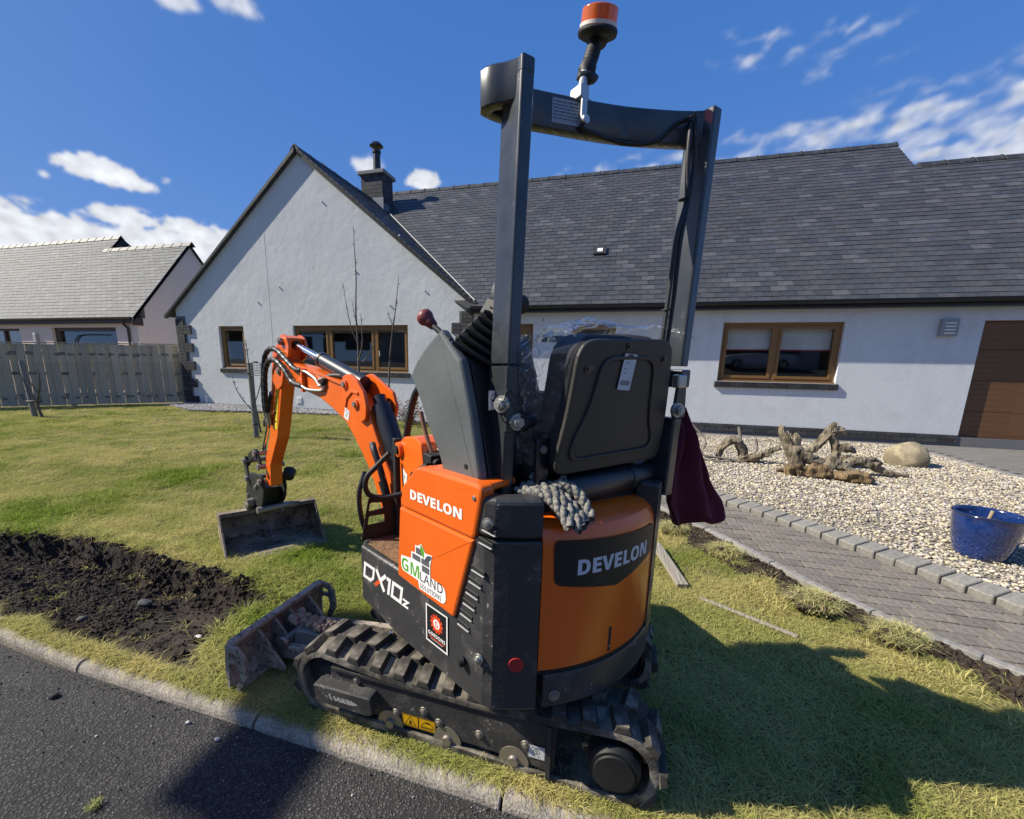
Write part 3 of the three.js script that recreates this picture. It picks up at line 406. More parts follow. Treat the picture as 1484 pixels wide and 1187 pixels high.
{
  const axis = (list) => { const o = []; for (const [a, b, s] of list) for (let v = a; v < b - 1e-6; v += s) o.push(v); o.push(list[list.length - 1][1]); return o; };
  const xs = axis([[-240, -40, 25], [-40, -17, 1.5], [-17, -4.4, .12], [-4.4, 2.4, .025], [2.4, 7, .12], [7, 20, 1.3], [20, 240, 22]]), zs = axis([[-240, -30, 21], [-30, -9.6, 1.7], [-9.6, -4.2, .12], [-4.2, -2.2, .045], [-2.2, -.9, .022], [-.9, 4, .35], [4, 40, 4], [40, 240, 25]]);
  const W = xs.length, Hn = zs.length, pos = new Float32Array(W * Hn * 3), col = new Float32Array(W * Hn * 3), uv = new Float32Array(W * Hn * 2), idx = [];
  for (let j = 0; j < Hn; j++) for (let i = 0; i < W; i++) {
    const x = xs[i], z = zs[j], o = j * W + i, far = x < -17 || x > 7 || z < -9.6 || z > 1, h = far ? (z > kerbZ(0) - .2 && z < 9 ? -.16 : -.1) : groundH(x, z); pos.set([x, h, z], o * 3); uv.set([x, z], o * 2);
    let c; if (!far && isSoil(x, z)) { const w = n3(x * 2.3, 5, z * 2.3), dry = sm(-2.35, -1.9, x) * sm(-1.75, -1.55, z) * .035; c = [.034 + .010 * w + dry, .023 + .007 * w + dry * .78, .014 + .005 * w + dry * .56]; } else { const w = fb3(x * 1.7, 8, z * 1.7, 3); c = [.25 + .14 * w, .215 + .09 * w, .075 + .03 * w]; }
    col.set(c, o * 3);
  }
  for (let j = 0; j < Hn - 1; j++) for (let i = 0; i < W - 1; i++) { const a = j * W + i; idx.push(a, a + W, a + 1, a + 1, a + W, a + W + 1); }
  const g = new THREE.BufferGeometry(); g.setAttribute('position', new THREE.BufferAttribute(pos, 3)); g.setAttribute('color', new THREE.BufferAttribute(col, 3)); g.setAttribute('uv', new THREE.BufferAttribute(uv, 2)); g.setIndex(idx); g.computeVertexNormals();
  const e = tileNoise(1024, 24, 6, 101, .65);
  struct('ground', g, std([1, 1, 1], 1, { vertexColors: true, map: mkTex(1024, (i) => grey(120 + 150 * e[i]), true, .9), bumpMap: mkTex(1024, (i) => grey(255 * e[i]), false, .9), bumpScale: .03 }));
}
// asphalt road: black binder with stones of several greys
{
  const [cd, ci] = cellNoise(1024, 130, 111), [cd2, ci2] = cellNoise(1024, 260, 113), big = tileNoise(1024, 5, 5, 112);
  const map = mkTex(1024, (i) => { const big1 = ci[i] > .45, p = big1 ? sm(.12, .4, cd[i]) * (.25 + ci[i]) : sm(.15, .4, cd2[i]) * (.2 + .7 * ci2[i]), v = 34 + 42 * p + 18 * (big[i] - .5) + (ci2[i] > .975 && !big1 ? 48 : 0); return [v * 1.03, v * 1.0, v * .97]; }, true, 1 / 1.15);
  const pos = [], xs = [-60, -12, -7, ...Array.from({ length: 60 }, (_, k) => -5 + k * .13), 4, 8, 20, 60], idx = [], uv = [];
  xs.forEach((x, i) => { const z = kerbZ(Math.max(x, -6)) + .006; pos.push(x, -.03, z, x, -.03, 8); uv.push(x, z, x, 8); if (i) { const a = i * 2 - 2; idx.push(a, a + 1, a + 2, a + 2, a + 1, a + 3); } });
  const g = new THREE.BufferGeometry(); g.setAttribute('position', new THREE.Float32BufferAttribute(pos, 3)); g.setAttribute('uv', new THREE.Float32BufferAttribute(uv, 2)); g.setIndex(idx); g.computeVertexNormals();
  struct('road', g, std([1, 1, 1], .92, { map, bumpMap: mkTex(1024, (i) => grey(255 * (ci[i] > .45 ? .35 + .65 * sm(0, .55, cd[i]) : .45 * sm(0, .5, cd2[i]))), false, 1 / 1.15), bumpScale: .0035 }));
}
// kerb stones with a half-round front
{
  const kerb = struct('kerb', bx(-12, 8, -.30, -.10, -1.9, -1.895), std([.2, .2, .2], 1)), f = tileNoise(512, 100, 2, 121, .7), b = tileNoise(512, 5, 4, 122);
  const mat = std([1, 1, 1], .93, { vertexColors: true, map: mkTex(512, (i) => { const v = 190 + 95 * (f[i] - .5) + 90 * (b[i] - .5); return [v * 1.03, v * .985, v * .93]; }, true, 2), bumpMap: mkTex(512, (i) => grey(255 * f[i]), false, 2), bumpScale: .0022 });
  const prof = []; for (let k = 0; k <= 8; k++) { const a = k / 8 * Math.PI / 2; prof.push([-.032 + .032 * Math.sin(a), -.036 + .036 * Math.cos(a)]); } // bullnose from the top to the face
  const out = [[-.078, 0], ...prof.map(([z, y]) => [z, y]), [0, -.2], [-.078, -.2]], R = rng(123);
  for (let k = -6; k < 8; k++) {
    const x0 = -2.057 + .914 * k, x1 = x0 + .914, z0 = kerbZ(x0), z1 = kerbZ(x1), t = .50 + .07 * (R() - .5), l = Math.hypot(x1 - x0, z1 - z0) - .009;
    let g = clean(ext(out, l, 0, .003)); const p = g.attributes.position; for (let i = 0; i < p.count; i++) if (p.getY(i) > -.1) p.setY(i, p.getY(i) + .0025 * n3(p.getZ(i) * 9 + k, 1, p.getX(i) * 20)); g.computeVertexNormals(); g = uvBox(toCreasedNormals(g, .6));
    tint(g, (x, y) => [t * 1.03, t, t * .93]); g.rotateY(-Math.PI / 2).scale(1, 1, 1);
    const m = mesh('kerb_stone', g, mat, kerb); m.position.set(x1 - .0045, .004 + (R() - .5) * .003, z1 + .004); m.rotation.y = -Math.atan2(z1 - z0, x1 - x0);
  }
}
// block paving of the path, its kerb of setts and the edging towards the lawn
{
  const f = tileNoise(512, 24, 5, 131, .65), mat = std([1, 1, 1], .9, { vertexColors: true, map: mkTex(512, (i) => grey(180 + 75 * f[i]), true, 2.5), bumpMap: mkTex(512, (i) => grey(255 * f[i]), false, 2.5), bumpScale: .004 });
  const poly = []; for (let z = .4; z > -8.75; z -= .25) poly.push([along(lawnEdge, z) - .02, -z]); for (let z = -8.75; z < .4; z += .25) poly.push([along(settIn, z) + .17, -z]);
  const path = struct('path', ext(poly, .05, 0, 0).rotateX(-Math.PI / 2).translate(0, -.066, 0), std([.06, .055, .05], 1)), R = rng(132), kinds = [];
  for (let k = 0; k < 10; k++) { const t = .20 + .07 * R(), w = R(), g = clean(rbx(-.0955, .0955, -.04, 0, -.0455, .0455, .005, 1)); kinds.push(tint(uvBox(g), () => [t * (1.10 + .05 * w), t * .995, t * (.83 - .03 * w)])); }
  const list = [], back = []; let row = 0;
  for (let z = .2; z > -8.7; z -= .0995, row++) { const a = along(lawnEdge, z) + .055, b = along(settIn, z) - .01; for (let x = Math.floor(a / .2) * .2 + (row % 2 ? .1 : 0) - .2; x < b; x += .2) { const l = Math.max(x, a), r = Math.min(x + .2, b); if (r - l > .03) list.push([(l + r) / 2, z, (r - l) / .2, Math.floor(R() * 10), R(), R()]); } }
  list.map((p) => [p, (inFrame(V3(p[0], 0, p[1])) ? 0 : 50) + Math.hypot(p[0], p[1])]).sort((a, b) => a[1] - b[1]).forEach(([p, d], n) => { const q = new THREE.Quaternion().setFromEuler(new THREE.Euler((p[4] - .5) * .014, (p[5] - .5) * .02, (p[4] * 7 % 1 - .5) * .014)), P = V3(p[0], .0 + .004 * (p[5] - .5), p[1]); if (n < 300) { const m = mesh('paver', kinds[p[3]], mat, path); m.position.copy(P); m.quaternion.copy(q); m.scale.x = p[2]; } else back.push(kinds[p[3]].clone().applyMatrix4(new THREE.Matrix4().compose(P, q, V3(p[2], 1, 1)))); });
  const bk = mesh('pavers', mergeGeometries(back), mat, path); bk.userData.kind = 'stuff';
  const strip = (P, step, off, kindsN, name, parent, len, yy, tiltv) => { const c = []; for (let i = 0; i < P.length - 1; i++) { const a = P[i], b = P[i + 1], l = Math.hypot(b[0] - a[0], b[1] - a[1]); for (let s = 0; s < l; s += .01) c.push([lerp(a[0], b[0], s / l), lerp(a[1], b[1], s / l), Math.atan2(-(b[1] - a[1]), b[0] - a[0])]); } for (let k = 0, n = 0; k < c.length; k += Math.round(step * 100), n++) { const [x, z, an] = c[Math.min(c.length - 1, k + Math.round(step * 50))]; if (x > 4.2 || z < -8.7) continue; const m = mesh(name, kindsN[n % kindsN.length], mat, parent); m.rotation.set((R() - .5) * .03 + tiltv, an + (R() - .5) * .02, (R() - .5) * .025, 'YXZ'); m.position.set(x + off * Math.sin(an), yy + (R() - .5) * .006, z + off * Math.cos(an)); } };
  const sk = [], ek = []; for (let k = 0; k < 8; k++) { const t = .30 + .05 * R(); sk.push(tint(uvBox(clean(rbx(-.0565, .0565, -.1, 0, -.083, .083, .012, 2))), () => [t * 1.05, t * .99, t * .86])); const u = .34 + .08 * R(); ek.push(tint(uvBox(clean(rbx(-.0975, .0975, -.12, 0, -.025, .025, .006, 1))), () => [u * 1.03, u * .97, u * .88])); }
  const setts = struct('sett_kerb', join([bx(-2, -1.9, -.2, -.15, -8.6, -8.5)]), mat); setts.geometry = tint(setts.geometry, () => [.2, .2, .2]); strip(settIn, .118, .083, sk, 'sett', setts, 0, .048, -.10);
  const edging = struct('path_edging', tint(bx(-2, -1.9, -.2, -.15, -8.4, -8.3), () => [.2, .2, .2]), mat); strip(lawnEdge, .20, .028, ek, 'edging_block', edging, 0, .034, 0);
}
// pale gravel bed: a bed sheet and loose pebbles
const gravelPoly = []; for (let z = -1.2; z > -8.74; z -= .2) gravelPoly.push([along(settIn, z) + .13, z]); gravelPoly.push([-1.5, -8.74], [4.9, -8.95], [4.93, -6.55], [6.0, -4.6], [6.0, -1.2]);
{
  const f = tileNoise(512, 40, 3, 141, .8), bedG = ext(gravelPoly.map(([x, z]) => [x, -z]), .03, 0, 0).rotateX(-Math.PI / 2).translate(0, -.025, 0);
  struct('gravel_bed', uvBox(clean(bedG)), std([.48, .42, .33], 1, { map: mkTex(512, (i) => grey(110 + 150 * f[i]), true, 1.5) }));
  const R = rng(142), n = 76000, g = lump(1, 1, .22, 1.3, 4, [1, .55, .78]), im = new THREE.InstancedMesh(g, std([1, 1, 1], .8), n), m4 = new THREE.Matrix4(), q = new THREE.Quaternion(), e = new THREE.Euler(), c = new THREE.Color(); let k = 0;
  while (k < n) { const x = lerp(-1.8, 6, R()), z = -8.95 + 7.6 * Math.pow(R(), .9); if (!inPoly(x, z, gravelPoly)) continue; const d = Math.hypot(x, z), s = (.005 + .0145 * R() * R()) * (d > 5 ? 1.2 : 1); e.set((R() - .5) * 1.1, R() * 6.3, (R() - .5) * 1.1); m4.compose(V3(x, .006 + .012 * R() + .03 * Math.max(0, n3(x * 1.1, 2, z * 1.1)), z), q.setFromEuler(e), V3(s, s, s)); im.setMatrixAt(k, m4); const t = .24 + .42 * R(), w = R(); c.setRGB(t * (w > .75 ? .80 : 1.08), t * (w > .75 ? .74 : .93), t * (w > .75 ? .68 : w > .4 ? .74 : .62)); im.setColorAt(k, c); k++; }
  im.name = 'gravel'; im.castShadow = im.receiveShadow = true; im.userData = { label: 'cream and white gravel pebbles filling the bed beside the block path', category: 'gravel', kind: 'stuff' }; scene.add(im);
}
// paved apron before the garage and the flags along the wall
{
  const f = tileNoise(512, 24, 5, 151, .65), mat = std([1, 1, 1], .9, { vertexColors: true, map: mkTex(512, (i) => grey(185 + 70 * f[i]), true, 2.5), bumpMap: texGrit, bumpScale: .003 }), R = rng(152);
  const ap = struct('apron', bx(5.03, 14, -.08, -.012, -9.37, -1.0), std([.10, .095, .085], 1)), list = [], rest = [], kinds = [];
  for (let k = 0; k < 8; k++) { const t = .20 + .05 * R(); kinds.push(tint(uvBox(clean(rbx(-.097, .097, -.04, 0, -.0475, .0475, .003, 1))), () => [t * 1.03, t * .98, t * .90])); }
  for (let z = -9.3, r = 0; z < -4; z += .0995, r++) for (let x = 5.13 + (r % 2 ? .1 : 0); x < 10.5; x += .2) if (x > 5.1) list.push([x + .1, z, Math.floor(R() * 8), R()]);
  list.map((p) => [p, (inFrame(V3(p[0], 0, p[1])) ? 0 : 50) + Math.hypot(p[0], p[1])]).sort((a, b) => a[1] - b[1]).forEach(([p], n) => { if (n < 300) { const m = mesh('paver', kinds[p[2]], mat, ap); m.position.set(p[0], .003 * p[3], p[1]); m.rotation.x = (p[3] - .5) * .015; } else rest.push(kinds[p[2]].clone().rotateX((p[3] - .5) * .015).translate(p[0], .003 * p[3], p[1])); });
  const rs = mesh('pavers', mergeGeometries(rest), mat, ap); rs.userData.kind = 'stuff';
  const ed = struct('apron_edging', tint(bx(5.0, 5.1, -.2, -.15, -5, -4.9), () => [.2, .2, .2]), mat), eg = tint(uvBox(clean(rbx(-.448, .448, -.1, .0, -.045, .045, .006, 1))), () => [.31, .30, .275]);
  for (let k = 0; k < 5; k++) { const m = mesh('edging_stone', eg, mat, ed); m.position.set(4.98, .022, -8.45 + .9 * k); m.rotation.y = Math.PI / 2; }
  const fl = struct('wall_path', bx(-3.1, 5.9, -.06, -.008, ZF + .03, -8.74), std([.12, .11, .1], 1)), fg = tint(uvBox(clean(rbx(-.222, .222, -.04, .0, -.222, .222, .005, 1))), () => [.27, .255, .225]);
  for (let k = 0; k < 18; k++) { const m = mesh('flagstone', fg, mat, fl); m.position.set(-2.6 + k * .45, .004 * R(), -9.02); m.rotation.y = Math.floor(R() * 4) * Math.PI / 2; }
  const fe = tint(uvBox(clean(rbx(-.448, .448, -.1, .0, -.025, .025, .006, 1))), () => [.34, .325, .29]); for (let k = 0; k < 7; k++) { const m = mesh('edging_stone', fe, mat, fl); m.position.set(-1.2 + .9 * k, .03, -8.755); }
  const gs = struct('wall_gravel', ext([[-11.8, -ZF - .001], ...lawnTop.filter((p) => p[0] > -11.6).map(([x, z]) => [x, -z]), [-3.1, 8.7], [-3.1, -ZF - .001]], .02, 0, 0).rotateX(-Math.PI / 2).translate(0, .012, 0), std([.26, .245, .22], 1, { map: mkTex(256, (i) => grey(110 + 140 * N256[i]), true, 2), bumpMap: texGrit, bumpScale: .02 }));
  const n = 7000, im = new THREE.InstancedMesh(lump(1, 1, .2, 1.3, 8, [1, .6, .8]), std([1, 1, 1], .9), n), m4 = new THREE.Matrix4(), q = new THREE.Quaternion(), e = new THREE.Euler(), c = new THREE.Color(); let k = 0;
  while (k < n) { const x = lerp(-11.7, -2.6, R()), z = lerp(ZF + .02, -8.0, R()); if (z > along(lawnTop, x, 0, 1) - .02) continue; const s = .014 + .016 * R(); e.set(R(), R() * 6, R()); m4.compose(V3(x, .04, z), q.setFromEuler(e), V3(s, s, s)); im.setMatrixAt(k, m4); const t = .22 + .22 * R(); c.setRGB(t * 1.02, t * .98, t * .93); im.setColorAt(k, c); k++; }
  im.name = 'wall_stones'; im.castShadow = im.receiveShadow = true; im.userData = { label: 'grey stone chippings in the strip along the gable wall', category: 'gravel', kind: 'stuff' }; scene.add(im);
}
// soil: loose clods in the dug bed and along the path edging
{
  const R = rng(161), flat = (g) => { g = g.toNonIndexed(); g.computeVertexNormals(); return g; }, kinds = [flat(lump(1, 1, .6, 1.9, 3, [1, .75, .9])), flat(lump(1, 2, .75, 1.7, 9, [1, .7, 1]))], mat = std([1, 1, 1], 1, { bumpMap: texGrit, bumpScale: .01 });
  kinds.forEach((g, kk) => {
    const n = kk ? 900 : 20000, im = new THREE.InstancedMesh(g, mat, n), m4 = new THREE.Matrix4(), q = new THREE.Quaternion(), e = new THREE.Euler(), c = new THREE.Color(); let k = 0;
    while (k < n) {
      let x, z, s; const w = R();
      if (w < (kk ? .55 : .72)) { x = lerp(-5, -1.45, R()); z = lerp(-2.0, -1.1, R()); if (kk && R() < .7) z = -1.74 + .13 * (R() - .5); if (!isSoil(x, z)) continue; if (x > -2.3 && z > -1.62 && R() < .8) continue; s = kk ? .009 + .019 * R() * R() : .0025 + .008 * R() * R(); }
      else { z = lerp(-3.9, -1.3, R()); const t = .04 + .30 * R(); x = along(lawnEdge, z) - t; if (!isSoil(x, z)) continue; s = kk ? .009 + .020 * R() * R() : .003 + .009 * R(); }
      e.set(R() * 6, R() * 6, R() * 6); m4.compose(V3(x, groundH(x, z) + s * .35, z), q.setFromEuler(e), V3(s, s, s)); im.setMatrixAt(k, m4); const t = .016 + .018 * R(); c.setRGB(t * 1.5, t, t * .66); im.setColorAt(k, c); k++;
    }
    im.name = kk ? 'soil_clods' : 'loose_soil'; im.castShadow = im.receiveShadow = true; im.userData = { label: kk ? 'dark lumps of dug soil along the bank and the path edge' : 'fine dark crumbled soil in the dug bed by the kerb', category: 'soil', kind: 'stuff' }; scene.add(im);
  });
  // a few stones and flints one could pick up
  const pick = [[-2.42, -1.54, .035, 'flat dark stone lying in the middle of the dug soil', [.05, .05, .055], [1.3, .55, .8]], [-1.73, -1.155, .03, 'dark angular stone standing by the kerb at the bed edge', [.07, .075, .08], [.9, 1.2, .8]], [-1.90, -1.42, .014, 'small white flint on the bare soil', [.6, .58, .52], [1.4, .5, .8]], [-2.38, -1.22, .016, 'pale flint near the kerb end of the dug bed', [.5, .48, .42], [1.5, .6, .8]], [-2.62, -1.36, .022, 'grey clod shaped stone in the near part of the dug bed', [.08, .075, .07], [1, .8, 1]]];
  pick.forEach(([x, z, r, lab, c, sq], i) => single('stone', uvBox(clean(lump(r, 2, .3, 1.5, 20 + i, sq))), std(c, .85, { bumpMap: texGrit, bumpScale: .003 }), lab, 'stone', [x, groundH(x, z) + r * .5, z]));
  // specks of grit on the road
  const n = 1100, im = new THREE.InstancedMesh(lump(1, 1, .35, 1.5, 5, [1, .7, .85]), std([1, 1, 1], .9), n), m4 = new THREE.Matrix4(), q = new THREE.Quaternion(), e = new THREE.Euler(), c = new THREE.Color();
  for (let k = 0; k < n; k++) { const x = lerp(-3.4, .4, R()), z = lerp(-1.0, -.35, Math.pow(R(), 2.2)); const s = .0018 + .005 * R() * R() * R(); e.set(R() * 6, R() * 6, R() * 6); m4.compose(V3(x, -.028, z), q.setFromEuler(e), V3(s, s, s)); im.setMatrixAt(k, m4); const t = R() > .72 ? .35 + .25 * R() : .03 + .04 * R(); c.setRGB(t, t * .95, t * .88); im.setColorAt(k, c); }
  im.name = 'road_grit'; im.castShadow = im.receiveShadow = true; im.userData = { label: 'scattered grit and crumbs of soil on the asphalt', category: 'grit', kind: 'stuff' }; scene.add(im);
  [[-1.38, -.955, .007, 'pale pebble on the asphalt close to the kerb'], [-1.22, -.93, .008, 'small white crumb of stone on the road by the kerb'], [-1.98, -.90, .016, 'dark crumb of soil on the asphalt at the left']].forEach(([x, z, r, lab], i) => single('pebble', clean(lump(r, 2, .3, 1.6, 40 + i, [1.2, .7, .9])), std(i === 2 ? [.03, .026, .02] : [.5, .48, .44], .9), lab, 'pebble', [x, -.024, z]));
}
// grass: bent blades in tufts
const blade = (R, h, w, lean) => { const a = R() * 6.283, b = a + (R() - .5) * 1.6, dx = Math.cos(a) * w, dz = Math.sin(a) * w, lx = Math.cos(b + 1.57) * lean * h, lz = Math.sin(b + 1.57) * lean * h, x = (R() - .5) * .045, z = (R() - .5) * .045; const A = [x - dx, 0, z - dz], B2 = [x + dx, 0, z + dz], C = [x - dx * .7 + lx * .35, h * .6, z - dz * .7 + lz * .35], D = [x + dx * .7 + lx * .35, h * .6, z + dz * .7 + lz * .35], T = [x + lx, h * (1 - .3 * lean), z + lz]; return [...A, ...B2, ...C, ...B2, ...D, ...C, ...C, ...D, ...T]; };
function tuft(seed, n, h, w, lean) { const R = rng(seed), p = []; for (let k = 0; k < n; k++) p.push(...blade(R, h * (.5 + .7 * R()), w * (.7 + .6 * R()), lean * (.3 + R()))); const g = new THREE.BufferGeometry(); g.setAttribute('position', new THREE.Float32BufferAttribute(p, 3)); g.computeVertexNormals(); const nn = g.attributes.normal; for (let i = 0; i < nn.count; i++) { const v = V3(nn.getX(i), nn.getY(i), nn.getZ(i)); if (v.y < 0) v.negate(); v.y += .9; v.normalize(); nn.setXYZ(i, v.x, v.y, v.z); } if (true) g.computeVertexNormals(); return g; }
{
  const R = rng(171), mat = new THREE.MeshPhysicalMaterial({ color: L(1, 1, 1), roughness: 1, side: THREE.DoubleSide, transmission: .4, thickness: 0, specularIntensity: .04 });
  const kinds = [tuft(1, 12, .034, .0014, 1.5), tuft(2, 12, .038, .0015, 1.4), tuft(3, 9, .056, .0016, 1.1), tuft(4, 11, .040, .0013, 1.9)];
  const lists = kinds.map(() => []);
  const lawnHas = (x, z) => { if (z > kerbZ(Math.max(-4, x)) - .056) return false; if (z < along(lawnTop, x, 0, 1)) return false; const t = along(lawnEdge, z) - x; if (t < .015) return false; if (x < -11 && z < -6) { const f = (x + 16.9) / 4.95 * -5.9 - 3.82; if (z < f + .1) return false; } return true; };
  const put = (x, z, sc, forceKind, dryAdd = 0) => {
    const soil = isSoil(x, z); if (soil && R() > .015) return;
    const patch = fb3(x * .55, 1, z * .55, 3), fine = fb3(x * 2.6, 5, z * 2.6, 3), lush = sm(.05, .28, fb3(x * .8 + 4, 9, z * .8, 3)), dry = Math.min(1, Math.max(0, .62 + .75 * patch + .9 * fine - .32 * lush + .35 * (R() - .5) + dryAdd));
    const k = forceKind ?? (lush > .6 && R() < .35 ? 2 : dry > .6 ? (R() < .5 ? 3 : 0) : R() < .5 ? 0 : 1), s = sc * (.75 + .5 * R()) * (1 + .25 * lush), br = .85 + .4 * R();
    const c = [lerp(.20, .58, dry) * br, lerp(.28, .51, dry) * br, lerp(.035, .21, dry) * br]; lists[k].push([x, groundH(x, z) - .004, z, R() * 6.283, s, c, (R() - .5) * .5]);
  };
  let n = 0;
  const sow = (x0, x1, z0, z1, den, sc, test = () => true) => { const N = Math.round((x1 - x0) * (z1 - z0) * den); for (let i = 0; i < N; i++) { const x = lerp(x0, x1, R()), z = lerp(z0, z1, R()); if (lawnHas(x, z) && test(x, z)) put(x, z, sc); } };
  const vis = (x, z) => inFrame(V3(x, .03, z), 1.4);
  sow(-8, 2.6, -2.6, -1.0, 2300, 1, vis); sow(-13, 1.6, -4.2, -2.6, 1200, 1.05, vis); sow(-14, .6, -6.2, -4.2, 600, 1.15, vis); sow(-16, -1, -9.3, -6.2, 300, 1.35, vis);
  sow(-16, -9, -6.2, -3, 300, 1.5); sow(-16, 3, -9, -1, 160, 1.5, (x, z) => !vis(x, z));
  // rough dry fringe along the kerb, round the dug bed and on the turned turf by the path
  for (let i = 0; i < 5200; i++) { const x = lerp(-4.2, 1.4, R()), z = kerbZ(x) - .060 - .13 * R() * R(); if (isSoil(x, z) && R() < .8) continue; put(x, z, .72, R() < .25 ? 2 : R() < .6 ? 3 : 0, .05); }
  for (let i = 0; i < 2600; i++) { const z = lerp(-3.9, -1.5, R()), t = .06 + .5 * R(), x = along(lawnEdge, z) - t; if (fb3(x * 2, 3, z * 2, 2) > .04) put(x, z, 1.15, R() < .35 ? 2 : 3, .45); }
  for (let i = 0; i < 1500; i++) { const x = lerp(-4, -1.5, R()), z = -1.83 - .2 * R(); put(x, z, 1.05, R() < .5 ? 2 : 3, .05); }
  kinds.forEach((g, kk) => {
    const l = lists[kk], im = new THREE.InstancedMesh(g, mat, l.length), m4 = new THREE.Matrix4(), q = new THREE.Quaternion(), e = new THREE.Euler(), c = new THREE.Color();
    l.forEach(([x, y, z, a, s, col, ti], i) => { e.set(ti * .5, a, ti * .4); m4.compose(V3(x, y, z), q.setFromEuler(e), V3(s * 1.1, s * (kk === 2 ? .95 : .85), s * 1.1)); im.setMatrixAt(i, m4); c.setRGB(...col); im.setColorAt(i, c); });
    im.name = ['lawn_grass', 'green_grass', 'long_grass', 'dry_grass'][kk]; im.castShadow = im.receiveShadow = true; im.userData = { label: ['short mixed green and straw coloured lawn grass', 'green lawn grass of the front garden', 'longer tufts of green grass in the lawn and along the kerb', 'dry straw coloured grass lying flat in the lawn'][kk], category: 'grass', kind: 'stuff' }; scene.add(im); n += l.length;
  });
  console.log('tufts', n);
}

// ================================================================ the mini excavator. Its own axes: x to the right of the driver, y up, z backwards
const EX = thing('mini_excavator', 'orange and charcoal mini excavator standing on tracks beside the kerb', 'excavator', [-.365, 0, -1.525]);
EX.rotation.y = 48 * Math.PI / 180; shift.set(EX, V3(0, 0, 0));
const P_ = {
  orange: phys([.92, .155, .011], .38, { clearcoat: .35, clearcoatRoughness: .25, map: mkTex(512, (i) => { const v = 236 + 19 * N512[i], d = sm(.62, .72, N512b[i]) * sm(.5, .62, N512[i]) * 26; return [v, v - d * .4, v - d * .1]; }), roughnessMap: mkTex(512, (i) => grey(150 + 80 * N512[i]), false) }),
  orangeDull: std([.66, .105, .014], .55, { map: texWear }),
  char: std([.46, .445, .42], .6, { map: texMud, roughnessMap: texMudRough, bumpMap: texGrit, bumpScale: .0012 }),
  black: std([.016, .017, .018], .62, { map: texWear }), gloss: phys([.012, .013, .016], .3, { clearcoat: .5, clearcoatRoughness: .2 }),
  rops: phys([.075, .083, .092], .40, { clearcoat: .4, clearcoatRoughness: .3, map: mkTex(512, (i) => { const v = 140 + 90 * N512[i] + 60 * sm(.80, .84, N512b[i]); return [v, v * 1.0, v * .99]; }, true, 1.6), roughnessMap: mkTex(512, (i) => grey(110 + 130 * N512[i]), false, 1.6) }),
  grey: std([.125, .142, .142], .6, { map: mkTex(512, (i) => grey(205 + 50 * N512[i])), bumpMap: texGrit, bumpScale: .0006 }),
  rubber: std([.46, .43, .375], .95, { map: mkTex(512, (i) => { const k = .10 + .48 * sm(.32, .72, N512[i]) + .12 * N512b[i], v = 255 * Math.pow(k, .55); return [v * 1.0, v * .975, v * .93]; }, true, 2), bumpMap: texGrit, bumpScale: .003 }),
  frame: std([.34, .32, .295], .7, { map: texMud, bumpMap: texGrit, bumpScale: .0015 }),
  steel: std([.66, .60, .52], .75, { metalness: .15, map: mkTex(512, (i) => { const k = .35 + .6 * N512[i] - .25 * sm(.6, .75, N512b[i]), v = 255 * k; return [v, v * .95, v * .88]; }, true, 1.3), bumpMap: texGrit, bumpScale: .002 }),
  blade: std([.52, .48, .43], .85, { map: mkTex(512, (i) => { const d = sm(.60, .72, N512b[i]) * .28, k = .60 + .42 * N512[i] - d; const v = 255 * k; return [v, v * .965, v * .91]; }, true, 2.2), bumpMap: texGrit, bumpScale: .003 }),
  chrome: std([.75, .76, .78], .18, { metalness: 1 }), zinc: std([.46, .45, .41], .42, { metalness: .85 }), pin: std([.32, .29, .25], .5, { metalness: .7 }),
  hose: std([.016, .016, .017], .55), lift: phys([.014, .016, .022], .4, { clearcoat: .3, clearcoatRoughness: .35 }),
  dirt: std([.34, .245, .15], 1, { map: mkTex(512, (i) => { const v = 120 + 130 * N512b[i] - 90 * sm(.6, .75, N512[i]); return [v, v * .93, v * .85]; }, true, 3), bumpMap: texGrit, bumpScale: .006 }), red: std([.42, .03, .03], .4), wine: std([.20, .035, .035], .5),
};
const ep = (parent, name, geo, mat, label) => { const m = mesh(name, geo.attributes.uv && geo.userData.keep ? geo : uvBox(clean(geo)), mat, parent); if (label) m.userData.label = label; return m; };
const keepUV = (g) => { g.userData.keep = true; return g; };
const sideM = (() => { const c = Math.cos(12 * Math.PI / 180), s = Math.sin(12 * Math.PI / 180); return new THREE.Matrix4().makeBasis(V3(s, 0, c), V3(0, 1, 0), V3(-c, 0, s)).setPosition(-.4406, 0, 0); })();
const S = (z, h) => [z / .978, h]; // the toed-in left side: z and height
const sidePlate = (pts, d, proud = 0, bev = .006, r = 0) => ext(rounded(pts.map(([z, h]) => S(z, h)), r || .0001, 4), d, proud - d, bev, 2).applyMatrix4(sideM);
const decal = (w, h, tex, o = {}) => std([1, 1, 1], .5, { map: tex, alphaTest: .5, ...o });
const bolt = (p, n, r = .012, h = .008) => { const N = V3(...n).normalize(), q = new THREE.Quaternion().setFromUnitVectors(V3(0, 1, 0), N); return join([new THREE.CylinderGeometry(r * 1.25, r * 1.35, h * .5, 14).translate(0, h * .2, 0), new THREE.CylinderGeometry(r * .82, r * .9, h, 6).translate(0, h * .8, 0), new THREE.CylinderGeometry(r * .45, r * .45, h * .3, 8).translate(0, h * 1.35, 0)].map(clean)).applyQuaternion(q).translate(...p); };

